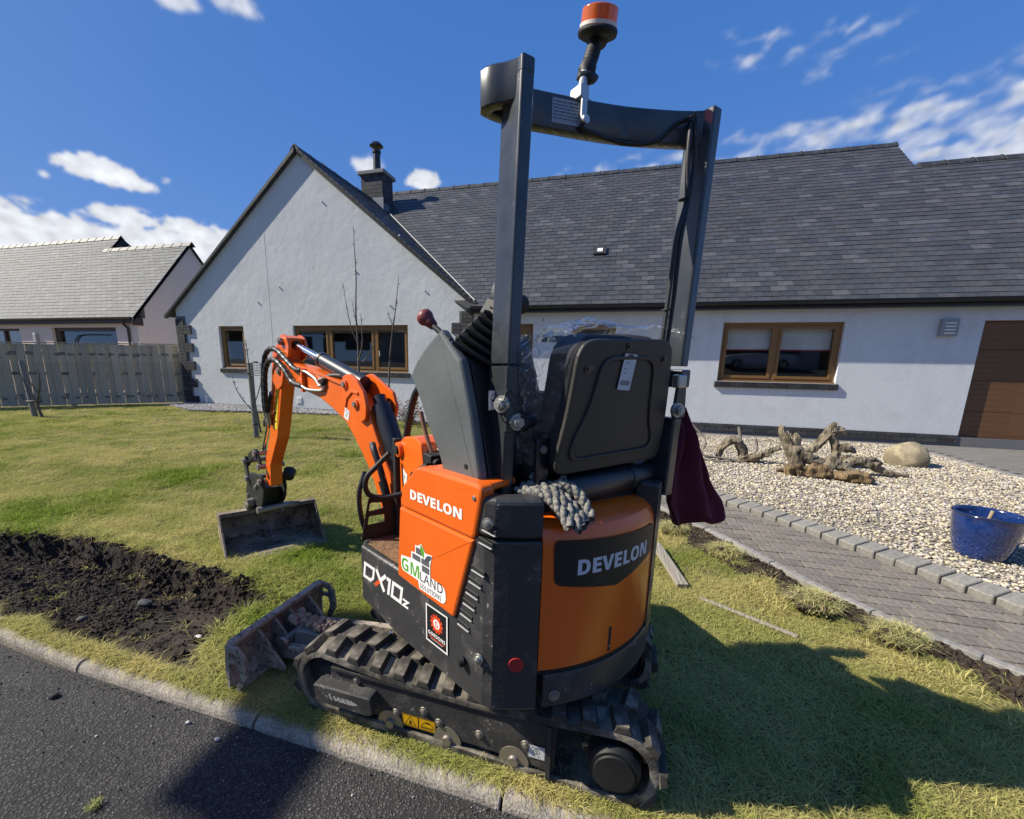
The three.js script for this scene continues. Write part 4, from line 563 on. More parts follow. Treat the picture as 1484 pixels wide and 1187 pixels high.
// ---- undercarriage, turned back to the kerb line
{
  const TR = -50 * Math.PI / 180, loop = []; // x along the track (backwards +), y; outer surface of the belt
  const f = [-.525, .137], r = [.462, .128], R0 = .122;
  const under = (m) => { m.rotation.y = TR; return m; };
  for (let a = 270; a >= 95; a -= 7) loop.push([f[0] + R0 * Math.cos(a * Math.PI / 180), f[1] + R0 * Math.sin(a * Math.PI / 180)]);
  for (let k = 1; k < 16; k++) { const t = k / 16; loop.push([lerp(f[0] - .01, r[0], t), lerp(f[1] + R0, r[1] + R0, t) - .036 * Math.sin(Math.PI * t) * (1 - .25 * t)]); }
  for (let a = 88; a >= -90; a -= 7) loop.push([r[0] + R0 * Math.cos(a * Math.PI / 180), r[1] + R0 * Math.sin(a * Math.PI / 180)]);
  for (let k = 1; k < 16; k++) loop.push([lerp(r[0], f[0], k / 16), lerp(r[1] - R0, f[1] - R0, k / 16)]);
  const curve = new THREE.CatmullRomCurve3(loop.map(([x, y]) => V3(x, y, 0)), true, 'catmullrom', .5), NL = 31, fine = curve.getSpacedPoints(220);
  const nrm = (t) => { const g = curve.getTangentAt(t); return V3(-g.y, g.x, 0); };
  const ctr = curve.getSpacedPoints(40).reduce((s, p) => s.add(p), V3()).divideScalar(41), nr0 = nrm(.05), sgn = nr0.dot(curve.getPointAt(.05).sub(ctr)) > 0 ? 1 : -1;
  const belt = (() => { // closed ring with a raised rim on the inside edge
    const pos = [], idx = [], n = 220, cs = [[0, -.088], [0, .088], [-.006, .09], [-.024, .09], [-.026, .082], [-.018, .07], [-.018, -.07], [-.026, -.082], [-.024, -.09], [-.006, -.09]], m = cs.length;
    for (let i = 0; i < n; i++) { const p = fine[i], q = nrm(i / n).multiplyScalar(sgn); for (const [o, z] of cs) pos.push(p.x + q.x * o, p.y + q.y * o, z); }
    for (let i = 0; i < n; i++) for (let j = 0; j < m; j++) { const a = i * m + j, b = i * m + (j + 1) % m, c = ((i + 1) % n) * m + j, d = ((i + 1) % n) * m + (j + 1) % m; idx.push(a, c, b, b, c, d); }
    const g = new THREE.BufferGeometry(); g.setAttribute('position', new THREE.Float32BufferAttribute(pos, 3)); g.setIndex(idx); g.computeVertexNormals(); return toCreasedNormals(g, .7);
  })();
  // one lug: a wide bar with sloping flanks and a notch, in two staggered forms
  const lug = (dir) => { const g = ext([[-.027, 0], [.027, 0], [.017, .023], [-.017, .023]], .088, 0, .003), p = g.attributes.position; for (let i = 0; i < p.count; i++) p.setX(i, p.getX(i) + dir * .015 * sm(.02, .06, p.getZ(i))); g.computeVertexNormals(); return uvBox(clean(g)); };
  const lugA = lug(1), lugB = lug(-1);
  for (const [zc, name] of [[.351, 'left'], [-.13, 'right']]) {
    const t = under(ep(EX, 'track', belt.clone(), P_.rubber)); t.geometry.translate(0, 0, zc);
    for (let k = 0; k < NL; k++) for (const half of [0, 1]) {
      const u = ((k + half * .5) / NL) % 1, p = curve.getPointAt(u), q = nrm(u).multiplyScalar(sgn), m = mesh('lug', half ? lugA : lugB, P_.rubber, t);
      m.matrix.identity(); const tx = V3(q.y, -q.x, 0); m.quaternion.setFromRotationMatrix(new THREE.Matrix4().makeBasis(tx, q, V3(0, 0, 1))); m.position.set(p.x - q.x * .002, p.y - q.y * .002, zc + (half ? .003 : -.085));
    }
    const sg = zc > 0 ? 1 : 1, zo = zc + .055;
    // side frame with stiffening edge, rollers, idler, sprocket and motor drum
    const fr = under(ep(EX, 'track_frame', join([ext(rounded([[-.53, .075], [-.50, .215], [-.30, .222], [.292, .205], [.288, .03], [.20, .045], [.05, .05], [-.30, .055], [-.42, .05]], .012, 3), .10, zo - .075, .004), bx(.268, .280, .025, .21, zo + .026, zo + .042), bx(-.5, .27, .196, .206, zo - .1, zo + .034)]), P_.frame));
    ep(fr, 'guard', ext(rounded([[-.545, .098], [-.552, .150], [-.540, .156], [-.318, .158], [-.312, .098], [-.33, .085], [-.53, .085]], .012, 3), .05, zo + .02, .005), P_.frame);
    for (const [x, y] of [[-.40, .175], [-.145, .128], [-.09, .10], [.05, .10], [-.25, .09], [.20, .112]]) ep(fr, 'bolt', bolt([x, y, zo + .025], [0, 0, 1], .011, .007), P_.pin);
    for (const x of [-.27, -.06, .165]) { ep(fr, 'roller', join([rod([x, .045, zc - .06], [x, .045, zc + .075], .042, .042, 20), rod([x, .045, zc + .05], [x, .045, zc + .083], .048, .048, 20), rod([x, .045, zc + .083], [x, .045, zc + .092], .018, .016, 8)]), P_.pin); }
    ep(fr, 'idler', join([rod([f[0], f[1], zc - .05], [f[0], f[1], zc + .05], .093, .093, 28), rod([f[0], f[1], zc + .05], [f[0], f[1], zc + .066], .06, .05, 20), rod([f[0], f[1], zc + .0], [f[0], f[1], zc + .08], .022, .022, 10)]), P_.frame);
    const teeth = []; for (let k = 0; k < 9; k++) { const a = k / 9 * 2 * Math.PI, c = Math.cos(a), s = Math.sin(a); teeth.push([r[0] + .075 * Math.cos(a - .22), r[1] + .075 * Math.sin(a - .22)], [r[0] + .103 * Math.cos(a - .10), r[1] + .103 * Math.sin(a - .10)], [r[0] + .103 * Math.cos(a + .10), r[1] + .103 * Math.sin(a + .10)], [r[0] + .075 * Math.cos(a + .22), r[1] + .075 * Math.sin(a + .22)]); }
    ep(fr, 'sprocket', ext(teeth, .03, zc - .015, .004), P_.pin);
    const hub = ep(fr, 'drive_motor', join([rod([r[0], r[1], zc - .02], [r[0], r[1], zc + .088], .078, .074, 28), rod([r[0], r[1], zc + .088], [r[0], r[1], zc + .104], .074, .066, 28), rod([r[0], r[1], zc + .01], [r[0], r[1], zc + .03], .092, .092, 28), rod([r[0], r[1], zc + .1045], [r[0], r[1], zc + .110], .057, .055, 28)]), P_.black);
    for (let k = 0; k < 10; k++) ep(hub.parent, 'bolt', bolt([r[0] + .085 * Math.cos(k * .628), r[1] + .085 * Math.sin(k * .628), zc + .031], [0, 0, 1], .006, .006), P_.pin);
    if (zc > 0) {
      const wm = decal(1, 1, canvas(320, 110, (x, w, h) => { x.fillStyle = '#d9a400'; x.fillRect(0, 0, w, h); x.strokeStyle = x.fillStyle = '#15130c'; x.lineWidth = 6; x.strokeRect(6, 6, 148, 98); x.strokeRect(160, 6, 154, 98); x.beginPath(); x.moveTo(80, 16); x.lineTo(132, 92); x.lineTo(28, 92); x.closePath(); x.stroke(); x.beginPath(); x.arc(80, 66, 13, 0, 7); x.fill(); x.fillRect(66, 78, 28, 8); x.beginPath(); x.moveTo(180, 78); x.lineTo(214, 40); x.lineTo(286, 40); x.lineTo(300, 78); x.closePath(); x.stroke(); x.fillRect(180, 84, 120, 8); x.fillRect(222, 28, 50, 10); }));
      const wmesh = mesh('warning_label', new THREE.PlaneGeometry(.122, .045).translate(-.163, .077, zo + .0275), wm, fr);
      mesh('lifting_point_label', new THREE.PlaneGeometry(.054, .048).translate(.236, .098, zo + .0275), decal(1, 1, canvas(110, 100, (x, w, h) => { x.fillStyle = '#d3d5d6'; x.fillRect(0, 0, w, h); x.strokeStyle = '#16181c'; x.fillStyle = '#16181c'; x.lineWidth = 4; x.strokeRect(3, 3, w - 6, h - 6); x.fillRect(20, 18, 72, 5); x.beginPath(); x.arc(55, 48, 20, 0, 7); x.stroke(); x.font = 'bold 38px sans-serif'; x.textAlign = 'center'; x.fillText('S', 55, 62); x.fillRect(30, 78, 18, 5); x.fillRect(62, 78, 18, 5); })), fr);
      const wear = mesh('worn_arrow_label', new THREE.PlaneGeometry(.15, .040).translate(-.435, .122, zo + .0705), decal(1, 1, canvas(300, 80, (x) => { x.fillStyle = '#a9a7a0'; x.beginPath(); x.moveTo(20, 40); x.lineTo(70, 8); x.lineTo(70, 24); x.lineTo(250, 22); x.lineTo(284, 44); x.lineTo(240, 60); x.lineTo(70, 58); x.lineTo(70, 74); x.closePath(); x.fill(); x.globalCompositeOperation = 'destination-out'; for (let k = 0; k < 26; k++) { x.beginPath(); x.arc(30 + (k * 53) % 250, 10 + (k * 31) % 64, 3 + (k * 7) % 9, 0, 7); x.fill(); } })), fr);
    }
  }
  under(ep(EX, 'car_body', join([rbx(-.30, .26, .09, .21, -.06, .30, .02), rbx(-.16, .16, .19, .235, -.16, .2, .01)]), P_.frame));
  ep(EX, 'slewing_ring', join([rod([0, .21, 0], [0, .315, 0], .24, .24, 40), rod([0, .24, 0], [0, .27, 0], .265, .265, 40)]), P_.black);
  // dozer blade with ribs, end plates, arms and its ram
  const b0 = .455, b1 = -.045, prof = [[-.945, .012], [-.968, .07], [-.962, .15], [-.935, .205], [-.925, .205], [-.95, .15], [-.955, .07], [-.93, .012]];
  const bl = under(ep(EX, 'dozer_blade', join([ext(prof, b0 - b1, b1, .002), rbx(-.958, -.922, .195, .211, b1, b0, .004), rbx(-.955, -.90, .012, .026, b1, b0, .003)]), P_.blade));
  const endPl = [[-.962, .012], [-.968, .08], [-.955, .205], [-.90, .198], [-.868, .165], [-.862, .08], [-.905, .008], [-.925, .012], [-.895, .085], [-.905, .13], [-.945, .125], [-.95, .012]];
  for (const [z, w] of [[b0 - .002, 1], [b1 - .012, 1]]) ep(bl, 'end_plate', ext(rounded(endPl, .008, 3), .014, z, .002, 1, [rounded([[-.945, .142], [-.94, .178], [-.905, .172], [-.893, .15]], .01, 3)]), P_.blade);
  for (const z of [.33, .245, .165, .05]) ep(bl, 'rib', ext([[-.955, .03], [-.955, .2], [-.93, .195], [-.86, .11], [-.81, .05], [-.81, .035]], .012, z, .002), P_.blade);
  for (const z of [.26, .06]) ep(bl, 'arm', ext(rounded([[-.93, .06], [-.86, .10], [-.6, .13], [-.28, .16], [-.28, .10], [-.6, .07], [-.86, .04]], .01, 2), .03, z, .004), P_.blade);
  const pinb = ep(bl, 'pin', join([rod([-.865, .105, .12], [-.865, .105, .285], .021, .021, 16), rod([-.865, .105, .285], [-.865, .105, .295], .033, .03, 16)]), P_.pin);
  under(ep(EX, 'blade_ram_guard', join([rbx(-.82, -.60, .150, .158, .165, .258, .003), ext([[-.83, .1], [-.82, .158], [-.60, .158], [-.58, .125]], .006, .252, .001), ext([[-.83, .1], [-.82, .158], [-.60, .158], [-.58, .125]], .006, .165, .001)]), std([.33, .335, .30], .6, { map: texWear })));
  under(ep(EX, 'blade_ram', join([rod([-.60, .138, .21], [-.42, .158, .21], .024, .024, 16), rod([-.66, .13, .21], [-.60, .138, .21], .013, .013, 12), rod([-.6, .138, .21], [-.575, .141, .21], .028, .028, 16), rod([-.42, .158, .17], [-.42, .158, .25], .03, .03, 14)]), P_.chrome));
  const RR = rng(201), soilB = []; for (let k = 0; k < 90; k++) { const t = RR(); soilB.push(clean(lump(.006 + .010 * RR() * (1 - .4 * t), 1, .4, 1.6, k)).translate(-.86 + .25 * t, .162 + .012 * RR() + .02 * (1 - t), .175 + .07 * RR())); }
  const sb = under(ep(EX, 'dried_soil', join(soilB), std([.27, .205, .15], 1))); sb.userData.kind = 'stuff';
  under(ep(EX, 'hydraulic_hose', join([pipe([[-.60, .115, .255], [-.54, .112, .27], [-.47, .118, .26], [-.36, .16, .2], [-.25, .2, .1]], .011, 8), ...[0, 1, 2, 3].map((k) => rod([-.59 + k * .018, .115, .257], [-.58 + k * .018, .1145, .259], .015, .015, 10))]), P_.hose));
}

// ---- turntable frame and counterweight skirt
const arcPts = (r, a0, a1, n = 24) => Array.from({ length: n + 1 }, (_, k) => { const a = lerp(a0, a1, k / n) * Math.PI / 180; return [r * Math.sin(a), r * Math.cos(a)]; });
const planZ = (pts, y0, y1, bev = .008, seg = 2) => ext(pts.map(([x, z]) => [x, -z]), y1 - y0, 0, bev, seg).rotateX(-Math.PI / 2).translate(0, y0, 0);
{
  const plan = [...arcPts(.50, -36, 36), [.37, .36], [.44, 0], [.494, -.255], [.47, -.315], [.2, -.345], [-.3, -.335], [-.47, -.30], [-.496, -.255], [-.4406, 0], [-.372, .31]];
  // frame: low at the back, kicked up at the front
  const fr = planZ(plan, .302, .566, .012, 3), p = fr.attributes.position; for (let i = 0; i < p.count; i++) { const z = p.getZ(i), y = p.getY(i); if (y < .42) p.setY(i, lerp(y, .42, 0) + .055 * sm(-.17, -.30, z) * (1 - (y - .30) / .12)); if (y > .5) p.setY(i, y - .035 * sm(-.05, .35, z)); } fr.computeVertexNormals();
  ep(EX, 'turntable_frame', fr, P_.char);
  ep(EX, 'foot_deck', planZ([[-.47, -.245], [-.42, .02], [.42, .02], [.47, -.245], [.44, -.29], [-.44, -.29]], .5665, .572, .001), P_.dirt, 'footplate covered in dry soil');
  const lathe = (pr, a0, a1, n = 40) => { const g = new THREE.LatheGeometry(pr.map(([r, y]) => new THREE.Vector2(r, y)), n, a0 * Math.PI / 180, (a1 - a0) * Math.PI / 180); return g; };
  const closed = (pr) => [...pr, pr[0]];
  const caps = (pr, a) => { const g = new THREE.ShapeGeometry(shapeOf(pr)); return g.rotateY(a * Math.PI / 180 - Math.PI / 2); };
  const ring = (pr, a0, a1, n) => join([toCreasedNormals(clean(lathe(closed(pr), a0, a1, n)), .5), clean(caps(pr, a0)), clean(caps(pr, a1))]);
  ep(EX, 'counterweight', ring([[.40, .302], [.535, .300], [.551, .312], [.553, .40], [.548, .412], [.40, .412]], -22.5, 47, 48), P_.char);
  ep(EX, 'counterweight', ring([[.40, .410], [.5445, .412], [.5445, .424], [.40, .426]], -40, 47, 48), P_.black);
  ep(EX, 'counterweight_bolt', bolt([.551 * Math.sin(-.33), .345, .551 * Math.cos(-.33)], [Math.sin(-.33), 0, Math.cos(-.33)], .013, .006), P_.pin);
  // rear bonnet with its rolled top edge
  const bon = ep(EX, 'rear_bonnet', ring([[.30, .425], [.545, .425], [.547, .44], [.546, .775], [.541, .805], [.528, .832], [.505, .848], [.44, .858], [.30, .86]], -24.2, 28.6, 60), P_.orange);
  const cyl = (r, a0, a1, y0, y1, mat, name, parent = bon) => { const g = new THREE.CylinderGeometry(r, r, y1 - y0, 40, 1, true, a0 * Math.PI / 180, (a1 - a0) * Math.PI / 180).translate(0, (y0 + y1) / 2, 0); return mesh(name, g, mat, parent); };
  const devText = (x, w, h, col, size, sx = 1.14) => { x.save(); x.translate(w / 2, h / 2); x.scale(sx, 1); x.fillStyle = col; x.strokeStyle = col; x.lineWidth = size * .035; x.font = `bold ${size}px sans-serif`; x.textAlign = 'center'; x.textBaseline = 'middle'; x.fillText('DEVELON', 0, size * .03); x.strokeText('DEVELON', 0, size * .03); x.restore(); };
  cyl(.5485, -21.3, 23.0, .640, .812, decal(1, 1, canvas(1024, 430, (x, w, h) => {
    x.fillStyle = '#17181d'; const Y = (y) => (.812 - y) / .172 * h; x.beginPath(); x.moveTo(40, Y(.808)); x.lineTo(w - 40, Y(.783)); x.quadraticCurveTo(w - 4, Y(.782), w - 4, Y(.765)); x.lineTo(w - 10, Y(.705)); x.quadraticCurveTo(w - 14, Y(.693), w - 40, Y(.688)); x.lineTo(w * .5, Y(.645)); x.lineTo(60, Y(.678)); x.quadraticCurveTo(16, Y(.684), 14, Y(.70)); x.lineTo(4, Y(.78)); x.quadraticCurveTo(4, Y(.808), 40, Y(.808)); x.fill();
    x.save(); x.translate(0, 0); x.transform(1, .022, 0, 1, 0, 0); devText(x, w * 1.04, h * .98, '#c9ced6', 148, 1.10); x.restore();
  })), 'maker_plate');
  ep(bon, 'latch', join([rbx(-.006, .010, .432, .516, .535, .5475, .004)]), P_.black); ep(bon, 'latch_button', rod([.002, .452, .54], [.002, .452, .5495], .004, .004, 8), P_.pin);
  // rear corner covers, left with cooling slots
  const corner = (m) => { const outer = [...arcPts(.551, -24.6, -33.5, 8), [-.335, .438], [-.351, .412], [-.3562, .392], [-.375, .306]], inner = [[-.32, .30], [-.29, .40], [-.20, .44]]; return [...outer, ...inner].map(([x, z]) => [x * m, z]); };
  const cl = ep(EX, 'corner_cover', planZ(corner(1), .306, .808, .006, 2), P_.char); const ct = ep(EX, 'corner_cover', planZ(corner(1), .812, .922, .016, 3), P_.char);
  ep(EX, 'corner_cover', planZ(corner(-1).reverse(), .306, .90, .010, 2), P_.char);
  ep(EX, 'hood_core', planZ([[-.30, .30], [-.2, .43], [.2, .43], [.3, .36], [.36, .3], [.40, .05], [-.40, .05]], .5, .885, .01), P_.black);
  for (let k = 0; k < 9; k++) { if (k === 2) continue; const h = .842 - k * .038 - (k > 2 ? .012 : 0), z0 = .307 + .079 * (h - .534) / .263 + .006; const par = k < 2 ? ct : cl; ep(par, 'cooling_slot', join([ext(rounded([S(z0, h + .008), S(z0 + .052, h + .002), S(z0 + .052, h - .010), S(z0, h - .006)], .002, 2), .012, -.010, .001).applyMatrix4(sideM)]), P_.black); ep(par, 'slot_lip', ext(rounded([S(z0 + .004, h - .005), S(z0 + .052, h - .0095), S(z0 + .052, h - .0125), S(z0 + .004, h - .0095)], .001, 2), .008, -.002, .001).applyMatrix4(sideM), std([.30, .30, .29], .55)); }
  ep(ct, 'bolt', bolt([-.352, .857, .43], [-.9, 0, .5], .012, .01), P_.zinc); ep(cl, 'bolt', bolt([-.358, .455, .405], [-.95, 0, .35], .012, .01), P_.zinc); ep(EX, 'tie_down_hook', rod(...[[-.372, .41, .34], [-.385, .41, .337]], .016, .014, 12), P_.black);
  const ra = -30.6 * Math.PI / 180; ep(cl, 'red_reflector', rod([.547 * Math.sin(ra), .452, .547 * Math.cos(ra)], [.5545 * Math.sin(ra), .452, .5545 * Math.cos(ra)], .0215, .021, 28), P_.red);
  // orange side covers
  const su = ep(EX, 'side_cover', sidePlate([[.035, .803], [.046, .868], [.122, .945], [.150, .952], [.40, .952], [.412, .94], [.383, .800]], .05, .008, .008, .014), P_.orange);
  const sl = ep(EX, 'side_cover', sidePlate([[.012, .552], [.034, .800], [.382, .797], [.303, .534]], .05, .010, .007, .008), P_.orange);
  ep(su, 'cover_top', join([planZ([[-.418, .13], [-.352, .40], [-.22, .36], [-.30, .12]], .925, .948, .008)]), P_.orange);
  ep(su, 'bolt', bolt([-.3635, .915, .385], [-.978, 0, .208], .008, .005), P_.zinc);
  // lettering on the left side
  const sd = (name, z0, z1, h0, h1, tex, parent, proud, o) => mesh(name, new THREE.PlaneGeometry((z1 - z0) / .978, h1 - h0).translate((z0 + z1) / 2 / .978, (h0 + h1) / 2, proud).applyMatrix4(sideM), decal(1, 1, tex, o), parent);
  sd('maker_name', .088, .345, .832, .884, canvas(1024, 220, (x, w, h) => devText(x, w, h, '#f1efe9', 172, 1.28)), su, .0093);
  sd('dealer_sticker', .026, .276, .556, .712, canvas(1024, 700, (x, w, h) => {
    const out = (f, lw) => { x.lineJoin = 'round'; x.lineWidth = lw; x.strokeStyle = '#f4f3ee'; x.fillStyle = '#f4f3ee'; f(true); f(false); };
    const brick = (a, b, c, d) => { x.beginPath(); x.roundRect ? x.roundRect(a, b, c, d, 12) : x.rect(a, b, c, d); };
    // white backing
    x.fillStyle = '#f4f3ee'; x.beginPath(); x.moveTo(60, 340); x.quadraticCurveTo(30, 560, 110, 570); x.lineTo(440, 580); x.lineTo(470, 690); x.lineTo(940, 690); x.quadraticCurveTo(1010, 660, 1000, 560); x.quadraticCurveTo(1000, 440, 900, 430); x.lineTo(700, 420); x.lineTo(700, 250); x.lineTo(740, 90); x.lineTo(600, 110); x.lineTo(520, 0); x.lineTo(440, 60); x.lineTo(390, 60); x.lineTo(380, 180); x.lineTo(300, 190); x.lineTo(290, 300); x.closePath(); x.fill();
    x.fillStyle = '#5d6064'; for (const [a, b, c, d] of [[320, 205, 180, 85], [515, 205, 170, 85], [400, 85, 130, 95], [330, 300, 0, 0], [525, 305, 160, 95]]) if (c) { brick(a, b, c, d); x.fill(); }
    x.fillStyle = '#58a02c'; x.beginPath(); x.moveTo(500, 10); x.quadraticCurveTo(610, 70, 570, 200); x.quadraticCurveTo(480, 150, 500, 10); x.fill(); x.fillStyle = '#4c5056'; x.beginPath(); x.moveTo(590, 210); x.quadraticCurveTo(620, 110, 730, 110); x.quadraticCurveTo(720, 200, 610, 240); x.fill();
    x.font = 'bold 270px sans-serif'; x.fillStyle = '#58a02c'; x.textBaseline = 'alphabetic'; x.save(); x.scale(1, 1); x.fillText('GM', 52, 552); x.restore();
    x.font = '190px sans-serif'; x.fillStyle = '#33373c'; x.save(); x.translate(470, 560); x.scale(1.02, 1); x.fillText('LAND', 0, 0); x.lineWidth = 4; x.strokeStyle = '#33373c'; x.strokeText('LAND', 0, 0); x.restore();
    x.font = 'bold 96px sans-serif'; x.save(); x.translate(478, 668); x.scale(.83, 1); x.fillText('SOLUTIONS', 0, 0); x.restore();
  }), sl, .0113);
  sd('model_name', -.252, .088, .428, .520, canvas(1200, 330, (x, w, h) => {
    x.fillStyle = x.strokeStyle = '#ecebe6'; x.lineWidth = 46; x.lineJoin = 'miter'; x.transform(1, 0, -.22, 1, 60, 0);
    x.beginPath(); x.moveTo(40, 40); x.lineTo(40, 262); x.lineTo(210, 262); x.lineTo(270, 205); x.lineTo(270, 63); x.lineTo(10, 63); x.stroke(); // D
    x.lineWidth = 58; x.beginPath(); x.moveTo(330, 40); x.lineTo(560, 285); x.stroke(); x.beginPath(); x.moveTo(560, 40); x.lineTo(455, 150); x.stroke(); x.strokeStyle = '#d9541e'; x.beginPath(); x.moveTo(430, 178); x.lineTo(330, 285); x.stroke(); x.strokeStyle = '#ecebe6';
    x.lineWidth = 52; x.beginPath(); x.moveTo(585, 66); x.lineTo(655, 66); x.lineTo(655, 285); x.stroke(); x.lineWidth = 48; x.strokeRect(735, 64, 190, 197);
    x.lineWidth = 30; x.beginPath(); x.moveTo(965, 192); x.lineTo(1075, 192); x.lineTo(985, 270); x.lineTo(1095, 270); x.stroke();
  }), EX, .0012);
  sd('supplier_sticker', .158, .266, .385, .514, canvas(400, 470, (x, w, h) => {
    x.fillStyle = '#e9e8e3'; x.fillRect(0, 0, w, h); x.fillStyle = '#1a1a1c'; x.fillRect(20, 20, w - 40, h - 40); x.translate(200, 185); x.fillStyle = '#dd4a1c'; x.beginPath(); x.arc(0, 0, 88, 0, 7); x.fill(); for (let k = 0; k < 12; k++) { x.save(); x.rotate(k * Math.PI / 6); x.fillRect(-16, -114, 32, 40); x.restore(); }
    x.fillStyle = '#f3f1ec'; x.beginPath(); x.arc(0, 0, 58, 0, 7); x.fill(); x.fillStyle = '#dd4a1c'; x.font = 'bold 104px sans-serif'; x.textAlign = 'center'; x.textBaseline = 'middle'; x.fillText('G', 0, 4); x.fillStyle = '#f3f1ec'; x.save(); x.scale(1.05, 1); x.font = 'bold 62px sans-serif'; x.fillText('GORDONS', 0, 160); x.restore(); x.fillStyle = '#dd4a1c'; x.font = '30px sans-serif'; x.fillRect(-140, 200, 280, 12); x.fillStyle = '#bbb'; x.fillRect(-110, 222, 220, 7);
  }), EX, .0012);
}

// ---- driver's place: console, levers, seat
{
  // left console: a tall tapering moulding set a little inside the toed-in side
  const con = ep(EX, 'console', ext(rounded([[.186, 1.350], [.114, 1.302], [.058, 1.25], [.038, 1.214], [.088, 1.14], [.133, 1.054], [.180, .985], [.205, .912], [.352, .912], [.356, .95], [.318, 1.12], [.276, 1.262], [.266, 1.272]].map(([z, h]) => S(z, h)), [.01, .03, .03, .01, .02, .02, .02, .01, .008, .02, .02, .02, .006], 4), .035, -.072, .012, 3).applyMatrix4(sideM), P_.grey);
  ep(con, 'screw', bolt([-.338, .976, .292], [-.978, 0, .208], .009, .004), P_.black);
  ep(EX, 'console_back', join([ext(rounded([[.20, 1.33], [.274, 1.262], [.354, .95], [.354, .90], [.23, .90], [.17, 1.2]].map(([z, h]) => S(z + .004, h - .006)), .008, 2), .26, -.335, .004).applyMatrix4(sideM)]), P_.black);
  ep(EX, 'switch_panel', join([rbx(-.245, -.205, 1.20, 1.275, .262, .285, .005), rbx(-.25, -.20, 1.195, 1.28, .255, .266, .004)]), P_.gloss); for (const y of [1.222, 1.252]) ep(EX, 'screw', bolt([-.226, y, .286], [0, 0, 1], .007, .004), P_.pin);
  mesh('instruction_label', new THREE.PlaneGeometry(.05, .056).applyMatrix4(new THREE.Matrix4().makeRotationY(.15)).translate(-.262, 1.158, .312), decal(1, 1, canvas(120, 130, (x, w, h) => { x.fillStyle = '#cfd3da'; x.fillRect(0, 0, w, h); x.strokeStyle = x.fillStyle = '#23262c'; x.lineWidth = 4; x.strokeRect(2, 2, w - 4, h - 4); x.beginPath(); x.arc(60, 62, 38, 0, 7); x.stroke(); x.fillRect(32, 58, 30, 16); x.fillRect(54, 40, 24, 10); x.fillRect(66, 76, 18, 8); })), EX);
  // pleated boot of the joystick, tilted forward over the console top
  const A = V3(-.262, 1.258, .235), B = V3(-.222, 1.405, .235), d = B.clone().sub(A).normalize(), rings = [];
  const bootAxis = new THREE.Quaternion().setFromUnitVectors(V3(0, 1, 0), V3(.48, 1, .22).normalize()), pr = []; for (let k = 0; k < 6; k++) { const y = k * .021, r = .072 - k * .0072; pr.push([r - .014, y], [r, y + .004], [r + .001, y + .010], [r - .016, y + .018]); } pr.push([.028, .13], [.0, .132]);
  const boot = ep(EX, 'joystick_boot', toCreasedNormals(clean(new THREE.LatheGeometry(pr.map(([r, y]) => new THREE.Vector2(Math.max(.0005, r), y)), 4)), .25).rotateY(.35).scale(1.5, 1.15, 1.65).applyQuaternion(bootAxis).translate(-.262, 1.268, .188), P_.black);
  ep(EX, 'joystick', join([rbx(-.026, .026, .11, .165, -.028, .028, .010, 3), rod([0, .16, 0], [0, .20, 0], .022, .022, 12)].map((g) => clean(g))).rotateY(.35).scale(1.35, 1.08, 1.35).applyQuaternion(bootAxis).translate(-.262, 1.268, .188), P_.black);
  ep(EX, 'joystick_knob', new THREE.SphereGeometry(1, 24, 16).scale(.027, .040, .027).rotateZ(-.5).translate(-.190, 1.466, .223), P_.grey);
  // red knobbed lever
  const lev = ep(EX, 'safety_lever', rod([-.345, 1.315, .205], [-.368, 1.358, .145], .0085, .0085, 10), P_.black);
  ep(lev, 'lever_knob', new THREE.LatheGeometry([[0, -.022], [.013, -.020], [.016, -.006], [.019, .004], [.024, .014], [.024, .026], [.017, .034], [0, .037]].map(([r, y]) => new THREE.Vector2(r + .0002, y)), 24).applyQuaternion(new THREE.Quaternion().setFromUnitVectors(V3(0, 1, 0), V3(-.35, .62, -.7).normalize())).translate(-.373, 1.371, .128), P_.wine, 'dark red mushroom knob');
  // right hand joystick and the right console seen past the post
  ep(EX, 'console', rbx(.045, .17, .9, 1.16, -.16, .04, .02), P_.black); ep(EX, 'armrest_panel', ext(rounded([[.085, 1.17], [.178, 1.19], [.150, 1.365], [.10, 1.372], [.075, 1.34]], .018, 4), .03, -.12, .006, 2), P_.gloss);
  ep(EX, 'joystick', join([rod([.19, 1.15, -.08], [.165, 1.235, -.09], .012, .014, 10), limb([[.178, 1.205, -.09, .016], [.160, 1.245, -.093, .020], [.138, 1.290, -.098, .027], [.120, 1.318, -.10, .024], [.112, 1.328, -.10, .012]], 14)]), P_.grey);
  ep(EX, 'red_tag', rbx(.085, .105, 1.05, 1.10, -.06, -.05, .003), P_.red);
  // seat
  ep(EX, 'seat_base', join([rbx(-.15, .28, .80, .90, .06, .42, .02), rbx(-.16, .30, .905, .93, .30, .42, .01)]), P_.black);
  const sc = ep(EX, 'seat_cushion', new RoundedBoxGeometry(.47, .10, .42, 5, .045).translate(.06, .955, .16), P_.black);
  const ti = Math.atan(.15), onSeat = (g) => g.rotateX(ti).translate(.065, .90, .435);
  const out = [[-.218, .060], [.20, .068], [.214, .10], [.203, .237], [.160, .440], [-.200, .424], [-.204, .233], [-.222, .12]];
  const shell = ep(EX, 'seat_shell', onSeat(ext(rounded(out, [.04, .035, .05, .2, .05, .06, .15, .08], 6), .016, -.012, .006, 3)), std([.040, .036, .030], .52, { bumpMap: texGrit, bumpScale: .0003 }));
  const inn = rounded([[-.178, .098], [.150, .108], [.160, .14], [.125, .20], [.092, .392], [-.118, .386], [-.135, .25], [-.184, .15]], [.03, .03, .03, .07, .045, .05, .12, .04], 6), inner2 = inn.map(([x, y]) => [(x - .0) * .925 + .0, (y - .23) * .93 + .23]);
